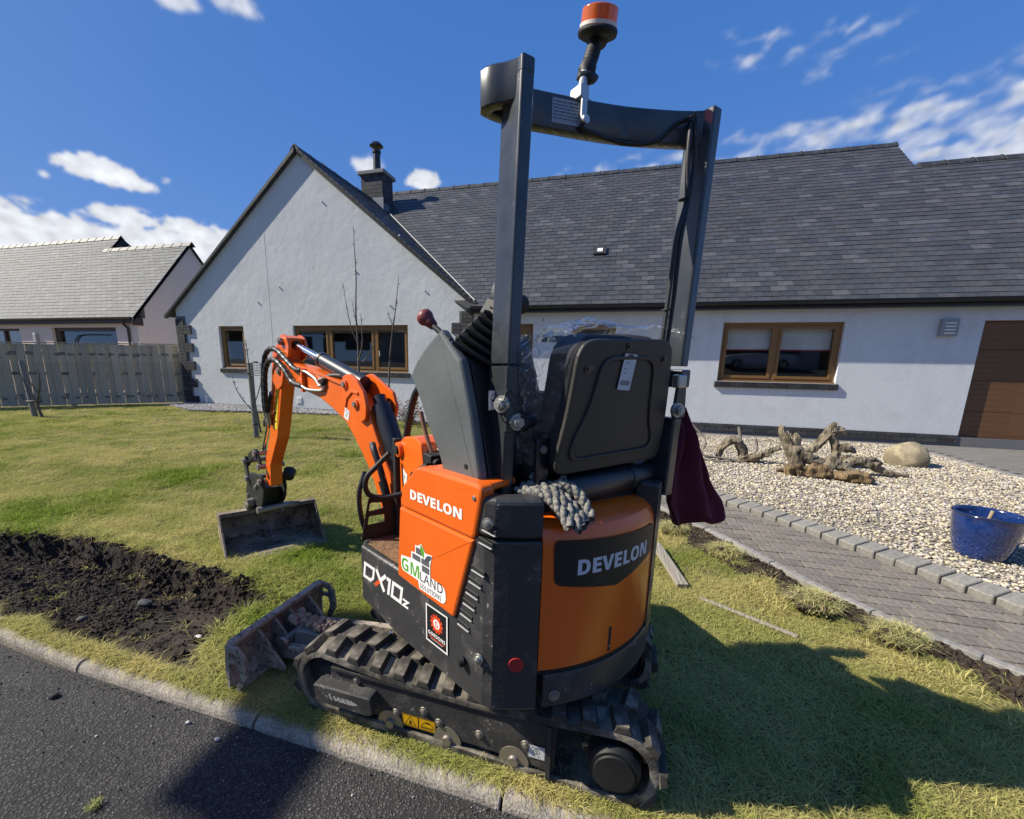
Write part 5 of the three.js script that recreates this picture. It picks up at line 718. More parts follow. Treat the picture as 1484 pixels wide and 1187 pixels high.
  ep(shell, 'pressed_rim', onSeat(ext(inn, .009, .0015, .0035, 3, [inner2.slice().reverse()])), shell.material); ep(shell, 'pressed_panel', onSeat(ext(inner2.map(([x, y]) => [x * .985, (y - .23) * .985 + .23]), .004, .001, .002, 2)), shell.material);
  for (const [x, y] of [[-.025, .412], [.132, .382], [-.162, .350]]) ep(shell, 'fixing_hole', onSeat(join([rod([x, y, .004], [x, y, .0065], .011, .011, 16), rod([x + .012, y + .004, .004], [x + .012, y + .004, .0062], .006, .006, 12), rod([x, y, .004], [x, y, .010], .006, .005, 8)])), P_.gloss);
  mesh('seat_label', onSeat(new THREE.PlaneGeometry(.050, .098).rotateZ(-.06).translate(-.018, .345, .0095)), decal(1, 1, canvas(120, 240, (x, w, h) => { x.fillStyle = '#c9cdd3'; x.fillRect(0, 0, w, h); x.fillStyle = '#22252b'; x.fillRect(32, 4, 50, 14); x.fillRect(34, 56, 28, 5); x.fillRect(24, 96, 26, 4); x.fillRect(24, 126, 26, 4); for (let k = 0; k < 18; k++) x.fillRect(14 + k * 5, 176, 2 + (k * 7) % 3, 32); })), shell);
  const cu = ep(EX, 'seat_back_cushion', onSeat(ext(rounded(out.map(([x, y]) => [x * .97, y * 1.0 + .004]), [.05, .05, .08, .2, .07, .08, .1, .08], 6), .12, -.135, .035, 5)), std([.016, .017, .021], .75));
  ep(EX, 'seat_bracket', join([rbx(-.190, -.148, .90, 1.06, .400, .416, .004), rbx(-.20, -.13, .86, .92, .36, .42, .01)]), P_.gloss); ep(EX, 'seat_bracket_bolt', bolt([-.169, 1.03, .417], [0, 0, 1], .009, .006), P_.pin);
}
// ---- roll bar: two posts that fold at a hinge and a bowed top bar, with its beacon
{
  const tube = (p, q, w, d, yaw = 0, r = .008) => { // square tube between two points; w across x, d across z
    const Aq = V3(...p), Bq = V3(...q), l = Aq.distanceTo(Bq), g = ext(rounded([[-w / 2, -d / 2], [w / 2, -d / 2], [w / 2, d / 2], [-w / 2, d / 2]], r, 4), l, 0, .002).rotateX(-Math.PI / 2).rotateY(yaw); // along +y
    return g.applyQuaternion(new THREE.Quaternion().setFromUnitVectors(V3(0, 1, 0), Bq.sub(Aq).normalize())).translate(...p);
  };
  const zl = (y) => .322 - .01 * (y - 1), xl = (y) => -.248 + .036 * (y - 1);
  const rb = ep(EX, 'roll_bar_post', tube([xl(1.255), 1.255, zl(1.255)], [xl(1.93), 1.93, zl(1.93)], .038, .088), P_.rops);
  ep(EX, 'roll_bar_foot', join([tube([xl(.88), .88, zl(.9)], [xl(1.118), 1.118, zl(1.12)], .040, .090), tube([xl(1.125), 1.125, zl(1.12)], [xl(1.249), 1.249, zl(1.25)], .042, .092), rbx(xl(1.1) - .0205, xl(1.1) + .024, 1.075, 1.150, zl(1.1) - .05, zl(1.1) + .052, .006)]), P_.rops);
  const hb = ep(EX, 'hinge_block', join([rbx(xl(1.1) + .005, xl(1.1) + .06, 1.075, 1.13, .335, .375, .008), rod([xl(1.1) + .02, 1.103, .39], [xl(1.1) + .09, 1.103, .36], .018, .018, 14)]), P_.black);
  for (const [x, y, z, n] of [[xl(1.15) - .022, 1.150, .352, [-1, 0, .35]], [xl(1.1) + .012, 1.104, .376, [-.2, 0, 1]]]) ep(EX, 'hinge_knob', bolt([x, y, z], n, .018, .016), P_.zinc);
  ep(EX, 'lanyard', pipe([[-.27, 1.16, .368], [-.262, 1.19, .376], [-.235, 1.15, .386], [-.225, 1.12, .385], [-.24, 1.10, .38], [-.27, 1.105, .375], [-.285, 1.13, .37]], .0018, 5), P_.black);
  const xr = (y) => .322 + .036 * (y - 1.4), zr = (y) => .436 + .004 * y, r2 = ep(EX, 'roll_bar_post', join([tube([xr(1.26), 1.26, zr(1.26)], [xr(1.935), 1.935, zr(1.93)], .038, .088)]), P_.rops);
  ep(EX, 'roll_bar_foot', join([tube([xr(.85), .85, zr(.9)], [xr(1.10), 1.10, zr(1.1)], .040, .09), rbx(xr(1.2) - .022, xr(1.2) + .022, 1.195, 1.25, zr(1.2) - .052, zr(1.2) + .055, .006), ext(rounded([[-.03, 0], [.028, 0], [.02, .11], [-.018, .11]], .012, 3), .012, 0, .002).translate(xr(1.15), 1.10, zr(1.15) + .035)]), P_.rops);
  ep(EX, 'hinge_bracket', rbx(xr(1.2) - .05, xr(1.2) - .008, 1.195, 1.235, zr(1.2) + .04, zr(1.2) + .065, .006), P_.zinc); ep(EX, 'hinge_knob', bolt([xr(1.14) - .03, 1.128, zr(1.14) + .055], [-.2, 0, 1], .018, .016), P_.zinc);
  // bar
  const path = [[-.214, .337], [-.236, .300], [-.262, .268], [-.262, .240], [-.215, .236], [-.14, .248], [-.05, .273], [.04, .300], [.13, .333], [.22, .376], [.29, .415], [.345, .455]], c = new THREE.CatmullRomCurve3(path.map(([x, z]) => V3(x, 0, z)), false, 'catmullrom', .5), N = 60, pos = [], idx = [], sec = rounded([[-.017, 0], [.017, 0], [.017, .088], [-.017, .088]], .008, 4), m = sec.length;
  for (let i = 0; i <= N; i++) { const t = i / N, p = c.getPointAt(t), g = c.getTangentAt(t), nx = -g.z, nz = g.x; for (const [a, b] of sec) pos.push(p.x + nx * a, 1.877 + b, p.z + nz * a); }
  for (let i = 0; i < N; i++) for (let j = 0; j < m; j++) { const a = i * m + j, b = i * m + (j + 1) % m; idx.push(a, b, a + m, b, b + m, a + m); }
  const bg = new THREE.BufferGeometry(); bg.setAttribute('position', new THREE.Float32BufferAttribute(pos, 3)); bg.setIndex(idx); bg.computeVertexNormals();
  const cap = (x, z, yaw, d) => ext(rounded([[-.019, -d / 2], [.019, -d / 2], [.019, d / 2], [-.019, d / 2]], .008, 4), .036, 0, .003).rotateX(-Math.PI / 2).translate(0, 1.930, 0).translate(x, 0, z);
  ep(EX, 'roll_bar_top', join([toCreasedNormals(clean(bg), .6), cap(xl(1.95), zl(1.95), 0, .088), cap(xr(1.95), zr(1.95), 0, .088), tube([xl(1.88), 1.88, zl(1.9)], [xl(1.932), 1.932, zl(1.93)], .0375, .0875), tube([xr(1.88), 1.88, zr(1.9)], [xr(1.932), 1.932, zr(1.93)], .0375, .0875)]), P_.rops);
  // type plate and cable
  const at = (t) => [c.getPointAt(t), c.getTangentAt(t)], pl = (t0, t1, y0, y1, tex, name) => { const [p] = at((t0 + t1) / 2), a = c.getPointAt(t0), b = c.getPointAt(t1), w = a.distanceTo(b), yaw = Math.atan2(-(b.z - a.z), b.x - a.x); mesh(name, new THREE.PlaneGeometry(w, y1 - y0).translate(0, 0, .0185).rotateY(yaw).translate(p.x, (y0 + y1) / 2, p.z), decal(1, 1, tex), EX); };
  pl(.395, .515, 1.893, 1.952, canvas(300, 150, (x, w, h) => { x.fillStyle = '#9ba1aa'; x.fillRect(0, 0, w, h); x.fillStyle = '#3a4048'; for (let r = 0; r < 6; r++) for (let k = 0, u = 14; u < 250; k++) { const l = 14 + ((k * 37 + r * 53) % 40); x.fillRect(u, 16 + r * 20, Math.min(l, 262 - u), 7); u += l + 8; } }), 'type_plate');
  const cp = (t, y, o = .019) => { const [p, g] = at(t), z = g.x; return [p.x - g.z * o * 1, y, p.z + g.x * o]; };
  ep(EX, 'cable', join([pipe([[-.0, 1.90, .315], [.0, 1.885, .318], cp(.62, 1.875), cp(.70, 1.87), cp(.8, 1.88), cp(.88, 1.93), cp(.94, 1.94), [.262, 1.90, .462], [.255, 1.82, .468], [.262, 1.72, .472], [.232, 1.62, .474], [.222, 1.5, .475], [.213, 1.36, .475], [.21, 1.22, .47]], .0065, 7, 90), pipe([cp(.93, 1.93), [.272, 1.915, .468], [.275, 1.80, .474], [.262, 1.70, .476], [.243, 1.6, .478], [.238, 1.45, .478], [.230, 1.3, .475]], .007, 7, 60)]), P_.hose);
  for (const [x, y, z] of [[.262, 1.925, .46], [.258, 1.72, .468], [.222, 1.42, .472]]) ep(EX, 'cable_tie', join([new THREE.TorusGeometry(.014, .003, 6, 14).rotateX(Math.PI / 2).rotateZ(.2).translate(x, y, z), rod([x, y, z + .012], [x - .015, y + .004, z + .02], .002)]), P_.black);
  ep(EX, 'work_lamp', join([rod([-.2, 1.42, .30], [-.165, 1.42, .28], .022, .028, 16)]), P_.black);
  // beacon on its flexible stalk
  const bx0 = [.008, 1.93, .30], k0 = [.026, 2.03, .285], k1 = [.060, 2.118, .281];
  ep(EX, 'beacon_clamp', join([rbx(-.018, .014, 1.955, 1.99, .275, .322, .006), rbx(-.012, .008, 1.90, 1.96, .315, .323, .003), rod([.0, 1.905, .322], [.0, 1.905, .33], .012, .012, 6), rod([.028, 1.97, .285], [.045, 1.97, .285], .014, .014, 6), rod([.004, 1.99, .3], [.02, 2.035, .29], .0115, .0115, 14)]), std([.50, .50, .49], .42, { metalness: .7 }));
  const st = [], dirv = V3(k1[0] - k0[0], k1[1] - k0[1], k1[2] - k0[2]).normalize(), prf = [[.014, -.012], [.019, -.008], [.019, .012], [.024, .016], [.022, .036]]; for (let k = 0; k < 5; k++) prf.push([.0205, .040 + k * .010], [.0165, .045 + k * .010]); prf.push([.015, .09], [.020, .105], [.030, .112]);
  ep(EX, 'beacon_stalk', join([clean(new THREE.LatheGeometry(prf.map(([r, y]) => new THREE.Vector2(r, y)), 20).applyQuaternion(new THREE.Quaternion().setFromUnitVectors(V3(0, 1, 0), dirv)).translate(...k0)), limb([[.0, 2.026, .285, .010], [.022, 2.022, .295, .017], [.052, 2.034, .29, .013], [.068, 2.042, .288, .006]], 8)]), P_.black);
  const q = new THREE.Quaternion().setFromUnitVectors(V3(0, 1, 0), V3(-.14, 1, .30).normalize()), lat = (pr) => new THREE.LatheGeometry(pr.map(([r, y]) => new THREE.Vector2(r * .73, y * .88)), 36).applyQuaternion(q).translate(.066, 2.140, .281);
  ep(EX, 'beacon_base', lat([[.0, -.006], [.052, -.006], [.071, .001], [.074, .010], [.072, .016], [.0, .016]]), P_.black);
  const lens = []; for (let k = 0; k <= 5; k++) lens.push([.0672, .0165 + k * .0085], [.0655, .0165 + k * .0085 + .0035]); lens.push([.064, .063], [.055, .067], [.0003, .068]);
  ep(EX, 'beacon_lens', lat(lens), phys([.85, .20, .035], .15, { transmission: .35, thickness: 0, clearcoat: .6 })); ep(EX, 'beacon_core', lat([[0.0003, .018], [.040, .018], [.044, .03], [.036, .05], [.0003, .054]]), std([.85, .26, .06], .3));
  mesh('beacon_band', lat([[.0685, .0175], [.0685, .027]]).clone(), std([.72, .62, .55], .5), EX);
}
// ---- boom, dipper, bucket, in the plane of the boom: s forward from its foot, h up, w to the left
{
  const ph = 15 * Math.PI / 180, BM = new THREE.Matrix4().makeBasis(V3(-Math.sin(ph), 0, -Math.cos(ph)), V3(0, 1, 0), V3(Math.cos(ph), 0, -Math.sin(ph))).setPosition(-.32, 0, -.5);
  const pl = (pts, w1, w0, bev = .003, r = 0, holes = []) => ext(r ? rounded(pts, r, 4) : pts, w1 - w0, -w1, bev, 2, holes).applyMatrix4(BM); // between w0 (right) and w1 (left)
  const pt = (s, h, w = 0) => V3(s, h, -w).applyMatrix4(BM).toArray();
  const cyl = (a, b, r, r2, n) => rod(pt(...a), pt(...b), r, r2 ?? r, n ?? 18);
  const boomPts = [[.93, 1.245], [.86, 1.255], [.70, 1.235], [.54, 1.214], [.306, 1.168], [.20, 1.150], [.02, 1.05], [-.03, .96], [-.075, .88], [-.155, .775], [-.215, .66], [-.262, .55], [-.225, .50], [-.15, .49], [-.105, .526], [-.055, .64], [-.001, .753], [.04, .81], [.086, .863], [.15, .93], [.217, .989], [.322, 1.034], [.458, 1.080], [.666, 1.112], [.85, 1.15], [.93, 1.175]];
  const boom = ep(EX, 'boom', pl(boomPts, .055, -.035, .006, .008), P_.orange);
  ep(boom, 'boom_flange', pl([[.54, 1.224], [.306, 1.178], [.2, 1.16], [.2, 1.148], [.306, 1.166], [.54, 1.212]], .066, -.046, .002), P_.orange);
  ep(boom, 'cylinder_bracket', join([pl([[.19, 1.06], [.205, 1.16], [.185, 1.195], [.135, 1.205], [.075, 1.18], [.02, 1.125], [.005, 1.07], [.012, 1.02], [.05, 1.0], [.10, 1.02]], .072, .0555, .003, .012), pl([[.19, 1.06], [.205, 1.16], [.185, 1.195], [.135, 1.205], [.075, 1.18], [-.03, 1.13], [-.055, 1.07], [-.03, 1.0], [.05, 1.0], [.10, 1.02]], -.036, -.052, .003, .012)]), P_.orange);
  ep(boom, 'bracket_rim', pl([[.185, 1.06], [.17, 1.105], [.12, 1.14], [.06, 1.13], [.06, 1.118], [.11, 1.125], [.155, 1.095], [.17, 1.055]], .078, .0722, .002, .004), P_.orange);
  for (const [s, h] of [[.172, 1.158], [.085, 1.077]]) { ep(boom, 'pin_boss', cyl([s, h, .072], [s, h, .080], .024, .022), P_.orange); ep(boom, 'pin', join([cyl([s, h, .08], [s, h, .086], .013, .012, 12)]), P_.pin); }
  mesh('warning_label', new THREE.PlaneGeometry(.042, .062).rotateZ(-.35).applyMatrix4(new THREE.Matrix4().makeRotationY(Math.PI)).translate(.197, 1.028, -.0562).applyMatrix4(BM), decal(1, 1, canvas(80, 120, (x, w, h) => { x.fillStyle = '#dfe0e0'; x.fillRect(0, 0, w, h); x.strokeStyle = x.fillStyle = '#333'; x.lineWidth = 4; x.beginPath(); x.moveTo(40, 14); x.lineTo(66, 54); x.lineTo(14, 54); x.closePath(); x.stroke(); x.fillRect(22, 74, 36, 6); x.fillRect(22, 90, 28, 6); })), boom);
  // boom top fittings: hoses and pipes along the upper limb
  ep(boom, 'hose_clip', join([pl([[.60, 1.10], [.62, 1.10], [.62, 1.215], [.60, 1.215]], .075, .056, .002), pl([[.585, 1.205], [.635, 1.205], [.635, 1.218], [.585, 1.218]], .075, .03, .002)]), P_.orange);
  ep(EX, 'hydraulic_hose', join([pipe([pt(.615, 1.208, .068), pt(.70, 1.215, .066), pt(.80, 1.262, .068), pt(.90, 1.31, .072), pt(1.0, 1.315, .075), pt(1.07, 1.27, .078), pt(1.115, 1.16, .078), pt(1.16, 1.03, .07), pt(1.185, .95, .06)], .0135, 9, 70), pipe([pt(.615, 1.13, .072), pt(.72, 1.145, .074), pt(.80, 1.205, .078), pt(.90, 1.255, .082), pt(.99, 1.25, .086), pt(1.05, 1.19, .088), pt(1.09, 1.09, .082), pt(1.125, .985, .072), pt(1.13, .94, .064)], .0135, 9, 70)]), P_.hose);
  const bands = []; for (let k = 0; k < 15; k++) { const t = .14 + .78 * k / 14; for (const hs of [0, 1]) { const c = new THREE.CatmullRomCurve3((hs ? [[.615, 1.13, .072], [.72, 1.145, .074], [.80, 1.205, .078], [.90, 1.255, .082], [.99, 1.25, .086], [1.05, 1.19, .088], [1.09, 1.09, .082], [1.125, .985, .072], [1.13, .94, .064]] : [[.615, 1.208, .068], [.70, 1.215, .066], [.80, 1.262, .068], [.90, 1.31, .072], [1.0, 1.315, .075], [1.07, 1.27, .078], [1.115, 1.16, .078], [1.16, 1.03, .07], [1.185, .95, .06]]).map((q) => V3(...pt(...q)))), p = c.getPointAt(t), g = c.getTangentAt(t); bands.push(rod(p.clone().addScaledVector(g, -.007).toArray(), p.clone().addScaledVector(g, .007).toArray(), .0152, .0152, 10)); } }
  const hg = ep(EX, 'hose_guard', join(bands), std([.05, .05, .05], .35)); hg.userData.kind = 'stuff';
  ep(EX, 'hydraulic_pipe', join([pipe([pt(.615, 1.208, .068), pt(.55, 1.198, .068), pt(.47, 1.17, .066), pt(.43, 1.14, .066), pt(.40, 1.145, .064)], .008, 8), pipe([pt(.615, 1.13, .072), pt(.55, 1.115, .07), pt(.44, 1.115, .066), pt(.40, 1.122, .062), pt(.385, 1.145, .06)], .008, 8), rod(pt(.40, 1.13, .05), pt(.40, 1.175, .075), .014, .014, 10)]), P_.zinc);
  ep(EX, 'hydraulic_hose', pipe([pt(.40, 1.145, .064), pt(.36, 1.185, .05), pt(.28, 1.19, .02), pt(.15, 1.19, 0)], .012, 8), P_.hose);
  // dipper ram on top of the boom
  const ram = ep(EX, 'dipper_ram', join([cyl([.13, 1.160, .0], [.52, 1.262, 0], .034), cyl([.505, 1.258, 0], [.53, 1.265, 0], .038), cyl([.175, 1.155, -.03], [.175, 1.155, .03], .03)]), P_.lift); ep(ram, 'rod', cyl([.52, 1.262, 0], [.87, 1.352, 0], .0185), P_.chrome); ep(ram, 'rod_eye', join([cyl([.86, 1.352, -.03], [.86, 1.352, .03], .03), cyl([.80, 1.335, 0], [.86, 1.352, 0], .024)]), P_.black);
  // lift ram behind the lower boom
  const lift = ep(EX, 'lift_ram', join([cyl([.0, 1.075, -.0], [-.20, .69, -.0], .043), cyl([-.0, 1.075, 0], [.02, 1.11, 0], .030), cyl([-.19, .71, 0], [-.22, .65, 0], .048)]), P_.lift); ep(lift, 'rod', cyl([-.22, .65, 0], [-.27, .555, 0], .022), P_.chrome);
  ep(EX, 'hydraulic_hose', join([pipe([pt(-.04, .92, .075), pt(-.075, .90, .09), pt(-.11, .84, .09), pt(-.125, .79, .085), pt(-.14, .74, .08)], .014, 8), rod(pt(-.12, .78, .085), pt(-.14, .72, .08), .018, .018, 10)]), P_.hose); ep(EX, 'hose_fitting', rod(pt(-.125, .80, .085), pt(-.15, .70, .078), .011, .011, 8), P_.zinc);
  // dipper
  const dip = ep(EX, 'dipper', join([pl([[.80, 1.375], [.87, 1.392], [.93, 1.372], [.985, 1.345], [1.045, 1.31], [1.075, 1.24], [1.10, 1.14], [1.17, .91], [1.20, .80], [1.305, .64], [1.335, .50], [1.30, .45], [1.255, .455], [1.235, .60], [1.08, .80], [1.035, .90], [.955, 1.10], [.905, 1.155], [.865, 1.20], [.84, 1.28]], .040, -.034, .005, .008)]), P_.orange);
  ep(dip, 'ear_plate', join([pl([[.78, 1.33], [.80, 1.375], [.86, 1.398], [.905, 1.375], [.92, 1.30], [.86, 1.25], [.80, 1.27]], .056, .0405, .003, .012), pl([[.78, 1.33], [.80, 1.375], [.86, 1.398], [.905, 1.375], [.92, 1.30], [.86, 1.25], [.80, 1.27]], -.035, -.05, .003, .012)]), P_.orange);
  ep(dip, 'pivot_plate', pl([[.94, 1.25], [1.01, 1.20], [1.00, 1.13], [.95, 1.09], [.88, 1.12], [.85, 1.18], [.875, 1.24]], .068, .0405, .003, .02), P_.orange);
  for (const [s, h, r] of [[.862, 1.358, .02], [.902, 1.198, .021]]) ep(dip, 'pin', join([cyl([s, h, -.06], [s, h, .074], r), cyl([s, h, .074], [s, h, .080], r * .6)]), P_.pin);
  ep(dip, 'depth_decal', pl([[.985, 1.14], [1.025, 1.14], [1.088, .92], [1.10, .85], [1.062, .85], [1.05, .92]], .0425, .0402, .0006), std([.74, .56, .02], .55), 'yellow strip label');
  ep(dip, 'label_print', join([pl([[1.055, .955], [1.085, .955], [1.088, .945], [1.058, .945]], .0432, .0426, 0), pl([[1.063, .90], [1.086, .90], [1.088, .893], [1.065, .893]], .0432, .0426, 0)]), P_.black);
  // bucket ram on the front of the dipper
  const br = ep(EX, 'bucket_ram', join([cyl([1.125, 1.06, .02], [1.255, .865, .02], .029), cyl([1.245, .88, .02], [1.262, .855, .02], .034)]), P_.lift); ep(br, 'rod', cyl([1.262, .855, .02], [1.402, .655, .02], .0125), P_.chrome);
  ep(EX, 'hose_fitting', join([rod(pt(1.185, .96, .06), pt(1.20, .89, .045), .016, .014, 8), rod(pt(1.13, .95, .064), pt(1.145, .87, .05), .016, .014, 8), rod(pt(1.19, .935, .052), pt(1.14, .875, .05), .009, .009, 8), rod(pt(1.145, .93, .06), pt(1.20, .875, .045), .009, .009, 8), rod(pt(1.19, .89, .05), pt(1.23, .84, .04), .010, .010, 8)]), P_.zinc);
  // bucket linkage and quick hitch
  for (const w of [.055, -.062]) ep(EX, 'bucket_link', pl([[1.395, .685], [1.43, .68], [1.52, .645], [1.575, .60], [1.60, .56], [1.575, .535], [1.54, .57], [1.46, .615], [1.40, .625], [1.345, .555], [1.315, .565], [1.35, .63]], w + .012, w, .002, .012), P_.black);
  for (const w of [.068, -.075]) ep(EX, 'tipping_link', pl([[1.565, .615], [1.60, .60], [1.62, .52], [1.585, .44], [1.545, .44], [1.56, .52]], w + .012, w, .002, .012), P_.frame);
  for (const [s, h, l] of [[1.402, .655, .075], [1.575, .575, .09], [1.335, .575, .08], [1.56, .455, .09], [1.33, .475, .085]]) ep(EX, 'pin', join([cyl([s, h, -l], [s, h, l], .016), cyl([s, h, l], [s, h, l + .008], .022, .02)]), P_.pin);
  const qh = ep(EX, 'quick_hitch', join([pl([[1.36, .52], [1.55, .50], [1.62, .40], [1.655, .31], [1.62, .255], [1.50, .25], [1.40, .275], [1.325, .34], [1.29, .43], [1.31, .50]], .075, .058, .003, .025), pl([[1.36, .52], [1.55, .50], [1.62, .40], [1.655, .31], [1.62, .255], [1.50, .25], [1.40, .275], [1.325, .34], [1.29, .43], [1.31, .50]], -.058, -.075, .003, .025), pl([[1.35, .42], [1.56, .40], [1.60, .30], [1.40, .29]], .057, -.057, .01)]), P_.black);
  for (const [s, h] of [[1.56, .455], [1.43, .42], [1.60, .33], [1.40, .44]]) ep(qh, 'bolt', join([cyl([s, h, .075], [s, h, .086], .013, .012, 6)]), P_.pin); ep(qh, 'side_knob', cyl([1.25, .50, -.07], [1.29, .53, -.10], .035, .04), P_.black);
  ep(EX, 'hitch_pin', join([cyl([1.53, .262, -.10], [1.53, .262, .12], .022), cyl([1.37, .275, -.10], [1.37, .275, .10], .022), cyl([1.53, .262, .10], [1.53, .262, .125], .034, .034, 12), cyl([1.50, .30, .08], [1.50, .30, .12], .03, .03, 12)]), P_.pin);
  // grading bucket, its mouth towards the tracks
  const tw = 10 * Math.PI / 180, KB = BM.clone().multiply(new THREE.Matrix4().makeTranslation(1.40, 0, 0)).multiply(new THREE.Matrix4().makeRotationY(-tw)).multiply(new THREE.Matrix4().makeTranslation(-1.40, 0, 0)), kb = (pts, w1, w0, bev = .002, r = 0) => ext(r ? rounded(pts, r, 4) : pts, w1 - w0, -w1, bev, 2).applyMatrix4(KB);
  const o = [[1.475, .248], [1.53, .250], [1.60, .225], [1.64, .165], [1.635, .085], [1.585, .03], [1.49, .008], [1.245, .002]], inn = [[1.245, .012], [1.485, .02], [1.575, .042], [1.62, .09], [1.625, .16], [1.59, .212], [1.53, .236], [1.475, .234]];
  const bk = ep(EX, 'bucket', kb([...o, ...inn], .293, -.293, .0015), P_.steel);
  for (const w of [.293, -.305]) ep(bk, 'side_plate', kb([[1.465, .252], [1.53, .254], [1.605, .229], [1.646, .165], [1.64, .082], [1.588, .025], [1.49, .003], [1.235, -.003]], w + .012, w, .002), P_.steel);
  ep(bk, 'cutting_edge', kb([[1.325, .001], [1.205, .0], [1.20, .006], [1.325, .016]], .31, -.31, .002), P_.steel); ep(bk, 'lip_bar', kb([[1.465, .228], [1.50, .228], [1.50, .254], [1.465, .254]], .3, -.3, .003), P_.steel);
  ep(bk, 'wear_strip', pipe([[1.476, .23, 0], [1.55, .228, 0], [1.612, .16, 0], [1.606, .09, 0], [1.56, .045, 0], [1.40, .022, 0]].map(([s, h, w]) => V3(s, h, w + .005).applyMatrix4(KB).toArray()), .006, 6), std([.30, .29, .27], .5));
  for (const w of [.05, -.07]) ep(bk, 'hitch_ear', kb([[1.345, .245], [1.37, .30], [1.56, .29], [1.61, .22], [1.55, .235], [1.47, .25]], w + .016, w, .002, .01), P_.steel);
  // swing post at the front of the deck, boom foot, hose bundle
  ep(EX, 'swing_post', join([rod([-.24, .36, -.36], [-.24, .74, -.36], .05, .05, 20), rbx(-.30, -.18, .44, .52, -.42, -.26, .015), rbx(-.30, -.18, .62, .70, -.40, -.26, .015), rod(pt(-.20, .52, .075), pt(-.20, .52, -.06), .035, .035, 18)]), P_.orangeDull);
  ep(EX, 'front_post', rbx(-.352, -.327, .572, .968, -.285, -.255, .004), P_.black);
  // control tower base in front of the seat
  const tw2 = ep(EX, 'control_tower', join([ext(rounded([[-.02, .58], [-.02, .90], [-.04, .985], [-.09, 1.0], [-.20, .985], [-.25, .955], [-.262, .90], [-.25, .58]].map(([z, y]) => [-z, y]), .012, 3), .27, 0, .006, 2).rotateY(Math.PI / 2).translate(-.335, 0, 0)]), P_.orange);
  ep(tw2, 'pivot_bush', join([rod([-.336, .93, -.235], [-.35, .93, -.235], .03, .028, 20)]), P_.orange); ep(tw2, 'pin', rod([-.35, .93, -.235], [-.358, .93, -.235], .017, .016, 14), P_.black);
  mesh('torn_label', new THREE.PlaneGeometry(.055, .075).rotateY(-Math.PI / 2).translate(-.3368, .825, -.19), decal(1, 1, canvas(120, 160, (x, w, h) => { x.fillStyle = '#d9d7d0'; x.beginPath(); x.moveTo(6, 0); x.lineTo(110, 40); x.lineTo(96, 84); x.lineTo(60, 160); x.lineTo(20, 130); x.closePath(); x.fill(); x.fillStyle = '#555'; x.fillRect(30, 60, 40, 8); x.fillRect(30, 80, 30, 6); })), tw2);
  ep(tw2, 'valve_block', join([rbx(-.33, -.22, .90, .955, -.06, .03, .006), rod([-.31, .93, .03], [-.31, .93, .05], .014, .014, 10), rod([-.27, .93, .03], [-.27, .93, .06], .016, .016, 10)]), P_.black);
  ep(EX, 'filler_cap', join([rod([-.352, .86, -.02], [-.372, .86, -.02], .034, .034, 20), pipe([[-.36, .80, -.06], [-.362, .86, -.035], [-.36, .90, 0], [-.345, .925, .05]], .012, 7)]), P_.black);
  // rails and the foot guard
  ep(EX, 'grab_rail', pipe([[-.29, .90, -.30], [-.287, .96, -.30], [-.282, 1.07, -.262], [-.275, 1.15, -.215], [-.262, 1.185, -.15], [-.25, 1.19, -.02]], .014, 10, 40), P_.black);
  ep(EX, 'hand_lever', pipe([[-.30, .94, -.02], [-.31, 1.02, -.055], [-.318, 1.09, -.075]], .008, 8), std([.25, .12, .08], .5));
  ep(EX, 'foot_guard_hoop', pipe([[-.335, .752, -.235], [-.40, .742, -.26], [-.447, .752, -.275], [-.465, .790, -.275], [-.455, .83, -.275], [-.424, .862, -.27], [-.385, .905, -.255], [-.375, .915, -.25]], .0105, 9, 60), P_.black);
  ep(EX, 'foot_guard_plate', ext(rounded([[-.487, .572], [-.452, .742], [-.405, .738], [-.355, .735], [-.34, .572]], [.004, .012, .006, .006, .004], 3), .006, -.285, .001, 1, [rounded([[-.456, .685], [-.448, .722], [-.40, .718], [-.395, .690]], .008, 3), rounded([[-.462, .630], [-.455, .668], [-.392, .668], [-.392, .635]], .008, 3)]), P_.black);
  ep(EX, 'hydraulic_hose', join([pipe([[-.455, .84, -.31], [-.482, .76, -.30], [-.478, .66, -.30], [-.45, .58, -.31], [-.40, .53, -.31]], .010, 8)]), P_.hose);
  // rag and mud on the pedals
  const RR = rng(231), cr = []; for (let k = 0; k < 5; k++) cr.push(clean(lump(.022 + .018 * RR(), 2, .5, 1.8, 60 + k, [1, .7, .8])).translate(-.25 + .05 * (RR() - .5), .955 + .05 * RR(), -.02 + .09 * RR()));
  ep(EX, 'rag', join(cr), std([.52, .45, .38], .95));
}

